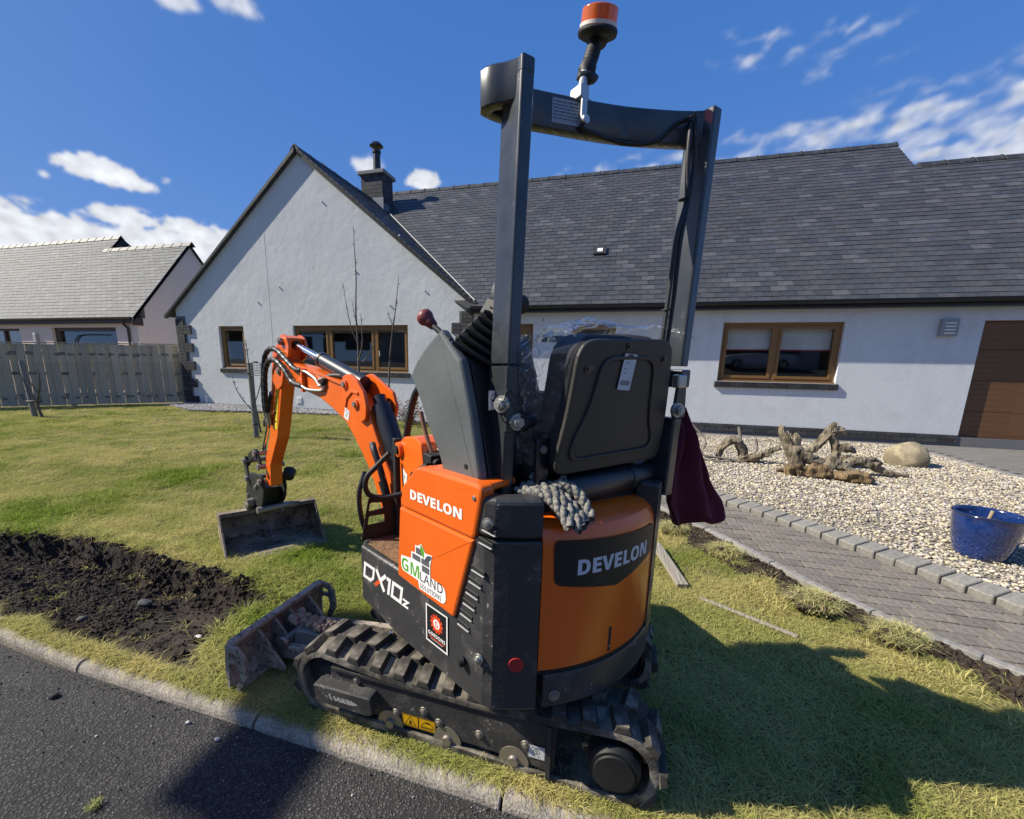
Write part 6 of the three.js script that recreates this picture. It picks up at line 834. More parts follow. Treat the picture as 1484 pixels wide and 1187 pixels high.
// ================================================================ things lying on the machine
const exM = new THREE.Matrix4().compose(EX.position, new THREE.Quaternion().setFromEuler(EX.rotation), V3(1, 1, 1));
const onEx = (name, label, category) => { const t = thing(name, label, category, EX.position.toArray()); t.rotation.y = EX.rotation.y; shift.set(t, V3(0, 0, 0)); return t; };
{
  const fl = onEx('flask', 'black cylindrical flask with gold script lying behind the seat', 'flask');
  const ax = new THREE.Quaternion().setFromUnitVectors(V3(0, 1, 0), V3(1, .02, -.05).normalize()), lat = (pr) => new THREE.LatheGeometry(pr.map(([r, y]) => new THREE.Vector2(r, y)), 36).applyQuaternion(ax).translate(-.105, .905, .425);
  const skin = phys([.010, .011, .016], .42, { clearcoat: .3, clearcoatRoughness: .35 });
  ep(fl, 'body', lat([[.0002, 0], [.036, .0], [.044, .008], [.045, .03], [.045, .27], [.0002, .27]]), skin); ep(fl, 'collar', lat([[.0455, .270], [.0475, .272], [.0475, .292], [.0455, .294], [.0002, .294]]), skin); ep(fl, 'cap', lat([[.0435, .294], [.044, .30], [.0435, .385], [.039, .396], [.0002, .398]]), skin);
  const g = new THREE.CylinderGeometry(.0455, .0455, .13, 30, 1, true, -.55, .9); g.applyQuaternion(new THREE.Quaternion().setFromAxisAngle(V3(0, 1, 0), 1.55)); g.applyQuaternion(ax).translate(-.105 + .12, .907, .42);
  mesh('gold_script', g, decal(1, 1, canvas(160, 320, (x, w, h) => { x.translate(w / 2, h / 2); x.rotate(Math.PI / 2); x.strokeStyle = '#8a6a2a'; x.lineWidth = 5; for (let k = 0; k < 7; k++) { x.beginPath(); x.arc(-100 + k * 33, (k % 2) * 8 - 4, 13, .6 * k, 4.2 + .6 * k); x.stroke(); x.beginPath(); x.moveTo(-110 + k * 33, 18); x.quadraticCurveTo(-95 + k * 33, -26, -84 + k * 33, 12); x.stroke(); } }), { roughness: .35, metalness: .6 }), fl);
  // knitted work gloves: coarse twisted yarn in bulky rolls
  const gl = onEx('work_gloves', 'bundle of grey chunky knitted gloves lying on the left rear cover', 'gloves');
  const GS_ = (g) => g.translate(.15, -.90, -.42).scale(.72, .72, .72).translate(-.185, .885, .475);
  const yarn = std([.42, .40, .34], 1, { map: mkTex(256, (i) => grey(120 + 135 * N256[i]), true, 8), bumpMap: texGrit, bumpScale: .004 }), R = rng(301);
  const rope = (pts, r, n) => { const c = new THREE.CatmullRomCurve3(pts.map((p) => V3(...p))), out = []; const L_ = c.getLength(); for (let s = 0; s < 3; s++) { const q = []; for (let k = 0; k <= n; k++) { const t = k / n, p = c.getPointAt(t), g = c.getTangentAt(t), a = t * L_ / r * .9 + s * 2.094, u = V3(0, 1, 0).cross(g).normalize(), v = g.clone().cross(u), w = r * (.55 + .12 * Math.sin(t * 90 + s)); q.push([p.x + (u.x * Math.cos(a) + v.x * Math.sin(a)) * w, p.y + (u.y * Math.cos(a) + v.y * Math.sin(a)) * w, p.z + (u.z * Math.cos(a) + v.z * Math.sin(a)) * w]); } out.push(clean(pipe(q, r * .62, 6, n * 2))); } return join(out); };
  ep(gl, 'glove', GS_(join([rope([[-.205, .935, .28], [-.175, .945, .345], [-.15, .93, .41], [-.145, .90, .47], [-.15, .862, .53]], .020, 46), rope([[-.165, .945, .27], [-.135, .955, .335], [-.115, .94, .40], [-.11, .905, .46], [-.115, .852, .545]], .021, 46), rope([[-.13, .945, .27], [-.10, .955, .33], [-.08, .93, .40], [-.075, .90, .46], [-.085, .858, .53]], .020, 44)])), yarn);
  ep(gl, 'glove', GS_(join([rope([[-.10, .955, .36], [-.06, .965, .39], [-.035, .945, .43], [-.03, .91, .47], [-.045, .872, .52]], .020, 40), rope([[-.145, .965, .33], [-.125, .978, .30], [-.13, .985, .27]], .014, 20), rope([[-.055, .975, .37], [-.03, .978, .35], [-.01, .955, .36]], .014, 20)])), yarn);
  // fleece hung over the right side
  const cl = onEx('fleece', 'dark maroon fleece hanging from the right roll bar post', 'clothing'), nx = 34, ny = 44, pos = [], idx = [];
  const Ltop = [[.345, 1.135, .455], [.335, 1.06, .455], [.33, .98, .45], [.335, .90, .44], [.36, .80, .43], [.425, .725, .43]], Rtop = [[.372, 1.13, .462], [.425, 1.05, .455], [.50, .955, .445], [.57, .86, .435], [.655, .775, .44], [.705, .70, .44]], pick = (A, t) => { const k = Math.min(A.length - 2, Math.floor(t * (A.length - 1))), f = t * (A.length - 1) - k; return A[k].map((v, i) => lerp(v, A[k + 1][i], f)); };
  for (const side of [0, 1]) for (let j = 0; j <= ny; j++) for (let i = 0; i <= nx; i++) {
    const v = j / ny, u = i / nx, a = pick(Ltop, v), b = pick(Rtop, v), fold = .026 * Math.sin(u * 13 + 2.2 * v + 1.5 * n3(u * 2, v * 2, 1)) * sm(0, .35, v) + .018 * n3(u * 4, v * 3.2, 5), hem = sm(.85, 1, v) * .018 * Math.sin(u * 9 + 1), thick = (.006 + .030 * Math.sin(Math.PI * u) * sm(0, .25, v)) * (side ? -1 : 1);
    const x = lerp(a[0], b[0], u), y = lerp(a[1], b[1], u) - hem - .015 * Math.sin(Math.PI * u) * v; pos.push(x, y, lerp(a[2], b[2], u) + fold * .8 + thick + .02 * sm(.2, 1, v) * Math.sin(u * 3));
  }
  const w1 = nx + 1, half = w1 * (ny + 1); for (let s = 0; s < 2; s++) for (let j = 0; j < ny; j++) for (let i = 0; i < nx; i++) { const a = s * half + j * w1 + i, q = [a, a + w1, a + 1, a + 1, a + w1, a + w1 + 1]; if (s) q.reverse(); idx.push(...q); }
  const rim = []; for (let i = 0; i <= nx; i++) rim.push(i); for (let j = 1; j <= ny; j++) rim.push(j * w1 + nx); for (let i = nx - 1; i >= 0; i--) rim.push(ny * w1 + i); for (let j = ny - 1; j > 0; j--) rim.push(j * w1); rim.forEach((a, k) => { const b = rim[(k + 1) % rim.length]; idx.push(a, b, a + half, b, b + half, a + half); });
  const g2 = new THREE.BufferGeometry(); g2.setAttribute('position', new THREE.Float32BufferAttribute(pos, 3)); g2.setIndex(idx); g2.computeVertexNormals();
  ep(cl, 'cloth', g2, new THREE.MeshPhysicalMaterial({ color: L(.105, .012, .030), roughness: 1, sheen: .6, sheenColor: L(.4, .10, .16), sheenRoughness: .6, side: THREE.DoubleSide, bumpMap: texGrit, bumpScale: .002 }));
  // clear plastic still on the seat
  const pc = onEx('seat_cover', 'clear crumpled plastic sheet pulled over the seat back', 'plastic cover'), pp = [], pi = [], n1 = 90, n2 = 120, ti = .15;
  for (let j = 0; j <= n2; j++) for (let i = 0; i <= n1; i++) { // wraps the cushion from the rear top edge over to its front
    const u = i / n1, v = j / n2, W = .285, x0 = (u - .5) * 2; let y, z, x = .065 + x0 * W * .9 * (1 - .06 * v);
    const drop = v < .12 ? 0 : (v - .12) / .88; y = 1.352 + .012 * Math.sin(v * 9) - drop * (.38 + .05 * (1 - u)); z = .50 - sm(0, .25, v) * .165 - drop * .05 + .045 * Math.abs(x0) ** 4; y -= .035 * Math.abs(x0) ** 5 + .05 * sm(.25, 0, u) * drop; x -= .03 * sm(.3, 0, u) * Math.sin(drop * 3.1) + .035 * (1 - u) * drop;
    const k = .016 * fb3(x * 9, y * 5 + z * 6, z * 9, 3) * 2 + .016 * (1 - 2 * Math.abs(n3(x * 16 + y * 9, y * 12 - x * 7, z * 14))) + .007 * (1 - 2 * Math.abs(n3(x * 40, y * 26 + x * 20, z * 30))); pp.push(x - .5 * k * (u < .3 ? 1 : .3), y + k * .8, z - k);
  }
  for (let j = 0; j < n2; j++) for (let i = 0; i < n1; i++) { const a = j * (n1 + 1) + i; pi.push(a, a + n1 + 1, a + 1, a + 1, a + n1 + 1, a + n1 + 2); }
  const g3 = new THREE.BufferGeometry(); g3.setAttribute('position', new THREE.Float32BufferAttribute(pp, 3)); g3.setIndex(pi); g3.computeVertexNormals();
  const film = phys([.95, .96, .97], .10, { transmission: .97, thickness: 0, ior: 1.5, side: THREE.DoubleSide, specularIntensity: 1 }); mesh('film', g3, film, pc);
  // the same film round the left flank of the cushion, shining in the sun
  const qp = [], qi = [], m1 = 80, m2 = 92; for (let j = 0; j <= m2; j++) for (let i = 0; i <= m1; i++) { const u = i / m1, v = j / m2, y = 1.335 - .36 * v; const z = .09 + lerp(.37 - .02 * v - .05 * (1 - v) * 0, .20 - .02 * v, u) - .04 * v, bul = Math.sin(u * Math.PI) * .028; let x = -.135 - .085 * u - .06 * v * u + .05 * (1 - sm(0, .15, v)) - bul; const k = .018 * (1 - 2 * Math.abs(n3(z * 20 + y * 14, y * 16 - z * 12, 3))) + .008 * (1 - 2 * Math.abs(n3(z * 52, y * 34 + z * 30, 7))) - .01; qp.push(x + k * .8, y + k * .3, z + k * .3); }
  for (let j = 0; j < m2; j++) for (let i = 0; i < m1; i++) { const a = j * (m1 + 1) + i; qi.push(a, a + m1 + 1, a + 1, a + 1, a + m1 + 1, a + m1 + 2); }
  const g4 = new THREE.BufferGeometry(); g4.setAttribute('position', new THREE.Float32BufferAttribute(qp, 3)); g4.setIndex(qi); g4.computeVertexNormals(); mesh('film', g4, film, pc);
}

// ================================================================ garden
const barkMat = std([.17, .145, .12], .95, { map: texWear, bumpMap: texGrit, bumpScale: .003 }), twigMat = std([.11, .075, .06], .9), greyWood = std([.34, .32, .285], .9, { map: mkTex(512, (i, x, y) => grey(150 + 100 * N512[((x * 9) % 512) + 512 * (y >> 2)]), true, 2), bumpMap: mkTex(512, (i, x, y) => grey(255 * N512[((x * 9) % 512) + 512 * (y >> 2)]), false, 2), bumpScale: .006 });
function twigs(base, specs, seed, bud = true) { // each spec: list of points with radius; knobbly spurs along it
  const R = rng(seed), out = []; for (const s of specs) { const q = s.map(([x, y, z, r]) => [x + base[0], y + base[1], z + base[2], r]); out.push(clean(limb(q, 6, .25, seed, 4))); if (bud) for (let k = 0; k < s.length * 4; k++) { const t = R(), i = Math.min(s.length - 2, Math.floor(t * (s.length - 1))), f = t * (s.length - 1) - i, p = q[i].map((v, c) => lerp(v, q[i + 1][c], f)), l = .012 + .03 * R(), a = R() * 6.28; out.push(clean(rod([p[0], p[1], p[2]], [p[0] + l * Math.cos(a), p[1] + l * .7, p[2] + l * Math.sin(a)], p[3] * .7 + .002, .003, 5))); } } return join(out);
}
{
  // young bare trees standing in the lawn beyond the boom
  const t1 = thing('bare_tree', 'tall leafless young tree with upright stems before the gable window', 'tree', [-4.86, 0, -7.5]);
  part(t1, 'trunk', twigs([-4.86, 0, -7.5], [[[0, 0, 0, .032], [.01, .5, 0, .027], [-.02, 1.1, 0, .022], [.0, 1.6, .02, .018], [-.03, 2.2, 0, .014], [.01, 2.9, 0, .010], [-.005, 3.4, 0, .007], [.0, 3.74, 0, .004]]], 401), barkMat);
  part(t1, 'crown', twigs([-4.86, 0, -7.5], [[[.0, 1.3, .02, .015], [.10, 1.55, .04, .012], [.12, 1.9, .05, .008], [.11, 2.18, .05, .004]], [[-.01, 1.62, 0, .012], [-.12, 1.9, .03, .009], [-.20, 2.35, .05, .006], [-.25, 2.75, .05, .003]], [[-.02, 2.0, 0, .009], [-.10, 2.2, -.04, .006], [-.12, 2.42, -.05, .003]], [[.05, 1.25, 0, .011], [.20, 1.36, .05, .009], [.38, 1.56, .08, .006], [.46, 1.72, .1, .003]]], 402), barkMat);
  const t2 = thing('bare_tree', 'thin single leafless whip beside the right end of the gable window', 'tree', [-4.22, 0, -7.5]);
  part(t2, 'trunk', twigs([-4.22, 0, -7.5], [[[-.08, 0, 0, .022], [-.02, .6, 0, .019], [.03, 1.3, 0, .016], [.12, 1.9, .01, .012], [.19, 2.3, 0, .009], [.27, 2.86, 0, .004]]], 403), barkMat);
  part(t2, 'crown', twigs([-4.22, 0, -7.5], [[[.12, 1.95, 0, .008], [.06, 2.12, .03, .004], [.05, 2.2, .03, .002]], [[.19, 2.3, 0, .006], [.24, 2.42, .02, .002]]], 404), barkMat);
  const t3 = thing('bare_tree', 'slender leafless sapling tied beside the grey stake with the feeder cage', 'tree', [-5.95, 0, -6.0]);
  part(t3, 'trunk', twigs([-5.95, 0, -6.0], [[[.02, 0, 0, .02], [-.02, .35, 0, .016], [-.06, .7, .02, .012], [-.10, 1.1, 0, .009], [-.12, 1.6, 0, .005]]], 405), barkMat);
  part(t3, 'crown', twigs([-5.95, 0, -6.0], [[[-.01, .3, 0, .011], [-.22, .55, .05, .008], [-.38, .80, .06, .005], [-.42, 1.0, .06, .003]], [[-.04, .55, 0, .009], [.12, .75, .06, .007], [.24, 1.0, .1, .005], [.30, 1.32, .1, .003]], [[-.07, .8, 0, .008], [-.16, 1.1, 0, .005], [-.14, 1.45, 0, .003]]], 406), barkMat);
  const sk = thing('tree_stake', 'round grey timber stake standing upright in the lawn', 'stake', [-5.68, 0, -5.65]); part(sk, 'post', uvBox(clean(rod([-5.68, 0, -5.65], [-5.69, 1.22, -5.66], .042, .042, 14))), greyWood); part(sk, 'tie', join([pipe([[-5.64, 1.05, -5.62], [-5.72, 1.06, -5.60], [-5.85, 1.08, -5.75], [-5.98, 1.07, -5.95]], .008, 6), new THREE.TorusGeometry(.045, .007, 6, 16).rotateX(Math.PI / 2).translate(-5.68, .22, -5.65)]), P_.black);
  const fc = thing('bird_feeder', 'small wire feeder cage hung on the grey stake', 'bird feeder', [-5.55, 1.05, -5.64]), wires = []; for (let k = 0; k < 10; k++) { const a = k * .628; wires.push(rod([-5.56 + .075 * Math.cos(a), 1.02, -5.64 + .075 * Math.sin(a)], [-5.56 + .075 * Math.cos(a), 1.22, -5.64 + .075 * Math.sin(a)], .0022, .0022, 5)); } for (let k = 0; k < 6; k++) wires.push(new THREE.TorusGeometry(.075, .0022, 5, 18).rotateX(Math.PI / 2).translate(-5.56, 1.02 + k * .04, -5.64)); part(fc, 'cage', join(wires), std([.2, .21, .21], .5, { metalness: .4 })); part(fc, 'lid', rod([-5.56, 1.22, -5.64], [-5.56, 1.245, -5.64], .06, .03, 16), P_.black);
  const t4 = thing('sapling', 'short leafless sapling tied to a leaning timber stake near the fence', 'sapling', [-11.6, 0, -5.9]);
  part(t4, 'stake', uvBox(clean(rod([-11.62, 0, -5.9], [-11.92, 1.15, -6.0], .05, .045, 10))), greyWood); part(t4, 'trunk', twigs([-11.45, 0, -5.9], [[[.05, 0, 0, .03], [-.02, .3, 0, .026], [.08, .5, 0, .02], [.18, .75, 0, .014], [.2, 1.0, 0, .008]], [[-.02, .3, 0, .016], [-.15, .6, .05, .01], [-.2, 1.0, .1, .005]], [[.08, .5, 0, .012], [.0, .85, .1, .006], [.05, 1.1, .1, .003]]], 407), barkMat); part(t4, 'tie', new THREE.TorusGeometry(.09, .02, 6, 14).rotateX(Math.PI / 2).scale(1.5, 1, 1).translate(-11.6, .34, -5.92), P_.black);
  // brown shrub by the wall
  const sh = thing('dry_shrub', 'low brown dried shrub at the lawn edge below the gable', 'shrub', [-4.1, 0, -8.1]), R = rng(411), st = [], lv = [];
  for (let k = 0; k < 70; k++) { const a = R() * 6.28, l = .22 + .28 * R(), o = .34 * R(); const e = [-4.1 + Math.cos(a) * (o + .18), l * (1.1 - .5 * o), -8.1 + Math.sin(a) * (o + .12)]; st.push(clean(limb([[-4.1 + .06 * Math.cos(a), 0, -8.1 + .06 * Math.sin(a), .006], [-4.1 + Math.cos(a) * o * .6, l * .5, -8.1 + Math.sin(a) * o * .6, .004], [...e, .002]], 4))); for (let q = 0; q < 3; q++) { const s = .02 + .02 * R(); lv.push(clean(new THREE.CircleGeometry(s, 5).scale(1, .5, 1).rotateX(R() * 3).rotateY(R() * 6).translate(e[0] + .07 * (R() - .5), e[1] + .09 * (R() - .5), e[2] + .07 * (R() - .5)))); } }
  part(sh, 'stems', join(st), twigMat); part(sh, 'leaves', join(lv), std([.22, .12, .07], .9, { side: THREE.DoubleSide })).userData.kind = 'stuff';
  // more rough plants in the wall strip
  const wp = thing('garden_plant', 'small dry brown plant growing by the wall left of the path', 'plant', [-3.2, 0, -8.55]), s2 = []; for (let k = 0; k < 26; k++) { const a = R() * 6.28, l = .12 + .18 * R(); s2.push(clean(limb([[-3.2, 0, -8.55, .005], [-3.2 + .1 * Math.cos(a), l * .7, -8.55 + .1 * Math.sin(a), .003], [-3.2 + .18 * Math.cos(a), l, -8.55 + .18 * Math.sin(a), .0015]], 4))); } part(wp, 'stems', join(s2), twigMat);
}
// driftwood and boulder on the gravel
{
  const wood = std([1, 1, 1], .95, { vertexColors: true, map: mkTex(512, (i, x, y) => { const g = N512[((x * 11) % 512) + 512 * (y >> 2)], v = 130 + 125 * g; return [v, v * .98, v * .94]; }, true, 2.2), bumpMap: mkTex(512, (i, x, y) => grey(255 * N512[((x * 11) % 512) + 512 * (y >> 2)]), false, 2.2), bumpScale: .018 });
  const dw = (g0) => { const g = g0.index ? g0 : mergeVertices(g0.deleteAttribute('uv').deleteAttribute('normal'), 1e-4), p = g.attributes.position; if (!g.attributes.normal) g.computeVertexNormals(); const nn = g.attributes.normal, q = []; for (let i = 0; i < p.count; i++) { const x = p.getX(i), y = p.getY(i), z = p.getZ(i), h = .016 * (1 - 2 * Math.abs(n3(x * 15 + y * 3, y * 3, z * 15))) + .008 * n3(x * 34, y * 20, z * 34) - .006; q.push(x + nn.getX(i) * h, y + nn.getY(i) * h, z + nn.getZ(i) * h); } for (let i = 0; i < p.count; i++) p.setXYZ(i, q[i * 3], q[i * 3 + 1], q[i * 3 + 2]); g.computeVertexNormals(); return tintW(uvBox(toCreasedNormals(clean(g), .55))); }; const tintW = (g) => tint(g, (x, y, z) => { const k = .5 + .9 * fb3(x * 5, y * 5, z * 5, 3) - .55 * sm(.0, .3, n3(x * 16, y * 5, z * 16)); return [lerp(.24, .72, k), lerp(.20, .63, k), lerp(.14, .48, k)]; });
  const B = [2.24, 0, -6.1], W = (l) => l.map(([x, y, z, r]) => [x + B[0], y * .88, z + B[2], r]);
  const a = thing('driftwood_stump', 'forked bleached driftwood stump standing on the gravel, the largest piece', 'driftwood', B);
  part(a, 'trunk', dw(join([limb(W([[.10, -.03, .05, .085], [.05, .16, .03, .082], [.0, .30, .02, .085], [-.07, .46, 0, .07], [-.13, .58, 0, .05], [-.17, .66, 0, .012]]), 14, .3, 1, 9), limb(W([[-.02, .34, .02, .06], [.02, .48, .03, .05], [.0, .56, .03, .015]]), 10, .3, 22, 7)])), wood);
  part(a, 'branch', dw(join([limb(W([[.02, .30, .02, .08], [.13, .24, .05, .07], [.27, .17, .07, .06], [.38, .15, .08, .05]]), 12, .35, 3, 8), limb(W([[.30, .0, .10, .05], [.38, .14, .09, .075], [.42, .27, .07, .045], [.45, .34, .06, .01]]), 12, .3, 5, 8), limb(W([[.38, .22, .08, .05], [.50, .15, .10, .06], [.64, .06, .13, .05], [.74, .0, .15, .03]]), 12, .3, 2, 8)])), wood);
  part(a, 'root', dw(join([limb(W([[.55, .10, .0, .05], [.70, .20, -.02, .06], [.86, .17, -.02, .055], [.98, .10, -.02, .035], [1.14, .05, -.03, .03], [1.26, .06, -.03, .008]]), 12, .35, 4, 8), limb(W([[.78, .20, -.05, .035], [.90, .24, -.07, .035], [1.0, .18, -.08, .012]]), 10, .3, 6, 6)])), wood);
  const W2 = (l) => l.map(([x, y, z, r]) => [x + 2.62, y * .80, z - 6.6, r]), b = thing('driftwood_root', 'gnarled driftwood root with a knotted end behind the forked stump', 'driftwood', [2.78, 0, -6.65]);
  part(b, 'root', dw(join([limb(W2([[-.12, .1, 0, .04], [.02, .26, 0, .05], [.12, .42, 0, .05], [.19, .56, 0, .065], [.24, .68, 0, .06], [.25, .74, 0, .02]]), 12, .5, 7, 8), limb(W2([[.20, .62, 0, .05], [.31, .63, .02, .045], [.36, .57, .02, .015]]), 10, .5, 8, 6), limb(W2([[.26, -.02, 0, .05], [.30, .14, .03, .045], [.28, .34, .03, .04], [.24, .54, .02, .04]]), 12, .4, 9, 8)])), wood);
  part(b, 'knot', dw(join([limb(W2([[.27, .28, .02, .02], [.36, .33, .04, .055], [.45, .32, .04, .05], [.50, .26, .02, .015]]), 10, .6, 10, 7), limb(W2([[.33, .08, .05, .045], [.43, .13, .06, .065], [.53, .10, .04, .03]]), 10, .6, 11, 7)])), wood);
  const W3 = (q) => q.map(([x, y, z, r]) => [x + 2.28, y, z - 5.78, r]), l = thing('driftwood_log', 'short knobbly driftwood log lying in front of the stump', 'driftwood', [2.3, 0, -5.72]), brown = (g) => { const c = g.attributes.color; for (let i = 0; i < c.count; i++) c.setXYZ(i, c.getX(i) * .95, c.getY(i) * .78, c.getZ(i) * .58); return g; };
  part(l, 'log', brown(dw(join([limb(W3([[-.20, .06, 0, .02], [-.17, .07, 0, .07], [-.06, .08, .0, .068], [.0, .07, .01, .055], [.07, .09, .02, .082], [.17, .08, .05, .078], [.25, .07, .06, .06]]), 14, .5, 12, 8), limb(W3([[.24, .05, .05, .05], [.36, .06, .1, .065], [.48, .075, .12, .075], [.58, .06, .14, .06], [.64, .05, .15, .015]]), 12, .55, 13, 8)]))), wood);
  const d = thing('driftwood_branch', 'small hollow driftwood piece with thin twigs left of the stump', 'driftwood', [1.68, 0, -6.4]), W4 = (q) => q.map(([x, y, z, r]) => [x + 1.70, y, z - 6.45, r]);
  part(d, 'branch', dw(join([limb(W4([[-.22, .05, 0, .03], [-.16, .22, .0, .05], [-.04, .30, 0, .06], [.06, .22, 0, .055], [.10, .06, .02, .05], [.08, -.02, .04, .03]]), 10, .6, 14, 6), limb(W4([[.05, .05, .04, .04], [.2, .1, .06, .05], [.36, .16, .05, .04], [.52, .24, .02, .02]]), 10, .5, 15, 5)])), wood);
  part(d, 'twig', dw(join([limb(W4([[.02, .04, .1, .02], [-.2, .06, .1, .018], [-.44, .10, .08, .015], [-.40, .28, .04, .012], [-.52, .42, 0, .009], [-.60, .52, 0, .005]]), 7, .3, 16, 4), limb(W4([[.06, .2, 0, .02], [.03, .36, 0, .014], [.0, .48, -.02, .007]]), 7, .3, 17, 4), limb(W4([[-.1, .03, .12, .02], [-.3, .02, .16, .016], [-.5, .06, .16, .008]]), 7, .3, 18, 4), limb(W4([[.2, .1, .05, .016], [.25, .24, .0, .012], [.22, .34, 0, .006]]), 7, .3, 19, 4)])), std([.22, .19, .16], .95));
  single('driftwood_sliver', dw(limb([[2.05, .03, -5.95, .012], [2.2, .06, -5.9, .035], [2.36, .03, -5.82, .012]], 9, .6, 20, 5)), wood, 'thin driftwood sliver lying on the gravel between branch and log', 'driftwood');
  const bo = lump(.25, 4, .14, 1.1, 31, [1, .92, .85]), p = bo.attributes.position; for (let i = 0; i < p.count; i++) { if (p.getX(i) > .15) p.setX(i, .15 + (p.getX(i) - .15) * .25); if (p.getY(i) < -.1) p.setY(i, -.1); } bo.computeVertexNormals();
  const st = single('boulder', uvBox(clean(tint(bo, (x, y, z) => { const k = .5 + fb3(x * 6, y * 6, z * 6, 3); return [lerp(.36, .52, k), lerp(.30, .43, k), lerp(.19, .28, k)]; }))), std([1, 1, 1], .95, { vertexColors: true, map: texWear, bumpMap: texGrit, bumpScale: .006 }), 'rounded sandstone boulder on the gravel near the driveway', 'boulder', [4.0, .10, -7.08]);
}
// glazed pot
{
  const p0 = [2.555, 0, -3.6], pot = thing('plant_pot', 'glossy cobalt blue glazed pot on the gravel by the sett kerb', 'plant pot', p0), pr = [[.0005, .0], [.19, .0], [.208, .012], [.232, .06], [.262, .16], [.283, .27], [.295, .36], [.302, .40], [.306, .415], [.298, .424], [.282, .420], [.275, .40], [.262, .34], [.25, .30]];
  const gl = phys([.018, .05, .22], .14, { clearcoat: 1, clearcoatRoughness: .06, map: mkTex(512, (i) => { const v = 150 + 105 * N512[i] - 25 * sm(.62, .74, N512b[i]); return [v * .9, v, v * 1.02]; }, true, 2) });
  part(pot, 'body', uvBox(clean(new THREE.LatheGeometry(pr.map(([r, y]) => new THREE.Vector2(r * .60, y * .76)), 56).translate(...p0))), gl); part(pot, 'rim', uvBox(clean(new THREE.TorusGeometry(.178, .0085, 10, 56).rotateX(Math.PI / 2).translate(p0[0], .313, p0[2]))), phys([.012, .02, .06], .15, { clearcoat: 1 }));
  part(pot, 'soil', uvBox(clean(new THREE.CircleGeometry(.155, 30).rotateX(-Math.PI / 2).translate(p0[0], .255, p0[2]))), std([.05, .036, .024], 1, { bumpMap: texGrit, bumpScale: .02 }));
  const stem = single('cut_stem', twigs([2.54, .25, -3.58], [[[0, 0, 0, .011], [.003, .05, .006, .010], [.010, .095, .006, .010]]], 421, false), std([.36, .27, .17], .9), 'pale cut woody stem standing in the blue pot', 'plant stem');
  const bs = thing('bare_shrub', 'leafless twiggy shrub growing in the gravel behind the blue pot', 'shrub', [2.86, 0, -4.1]), R = rng(422), sp = []; for (let k = 0; k < 9; k++) { const a = R() * 6.28, l = .2 + .2 * R(), o = .08 + .15 * R(); sp.push([[.02 * Math.cos(a), 0, .02 * Math.sin(a), .004], [o * .5 * Math.cos(a), l * .5, o * .5 * Math.sin(a), .006], [o * Math.cos(a), l * .8, o * Math.sin(a), .004], [o * 1.2 * Math.cos(a + .3), l, o * 1.2 * Math.sin(a + .3), .002]]); sp.push([[o * .5 * Math.cos(a), l * .5, o * .5 * Math.sin(a), .004], [o * .8 * Math.cos(a + .7), l * .7, o * .8 * Math.sin(a + .7), .003], [o * Math.cos(a + 1), l * .86, o * Math.sin(a + 1), .0015]]); } part(bs, 'stems', twigs([2.86, 0, -4.1], sp.map((q) => q.map(([x, y, z, r]) => [x, y, z, r * .6])), 423, false), std([.27, .19, .12], .9));
}
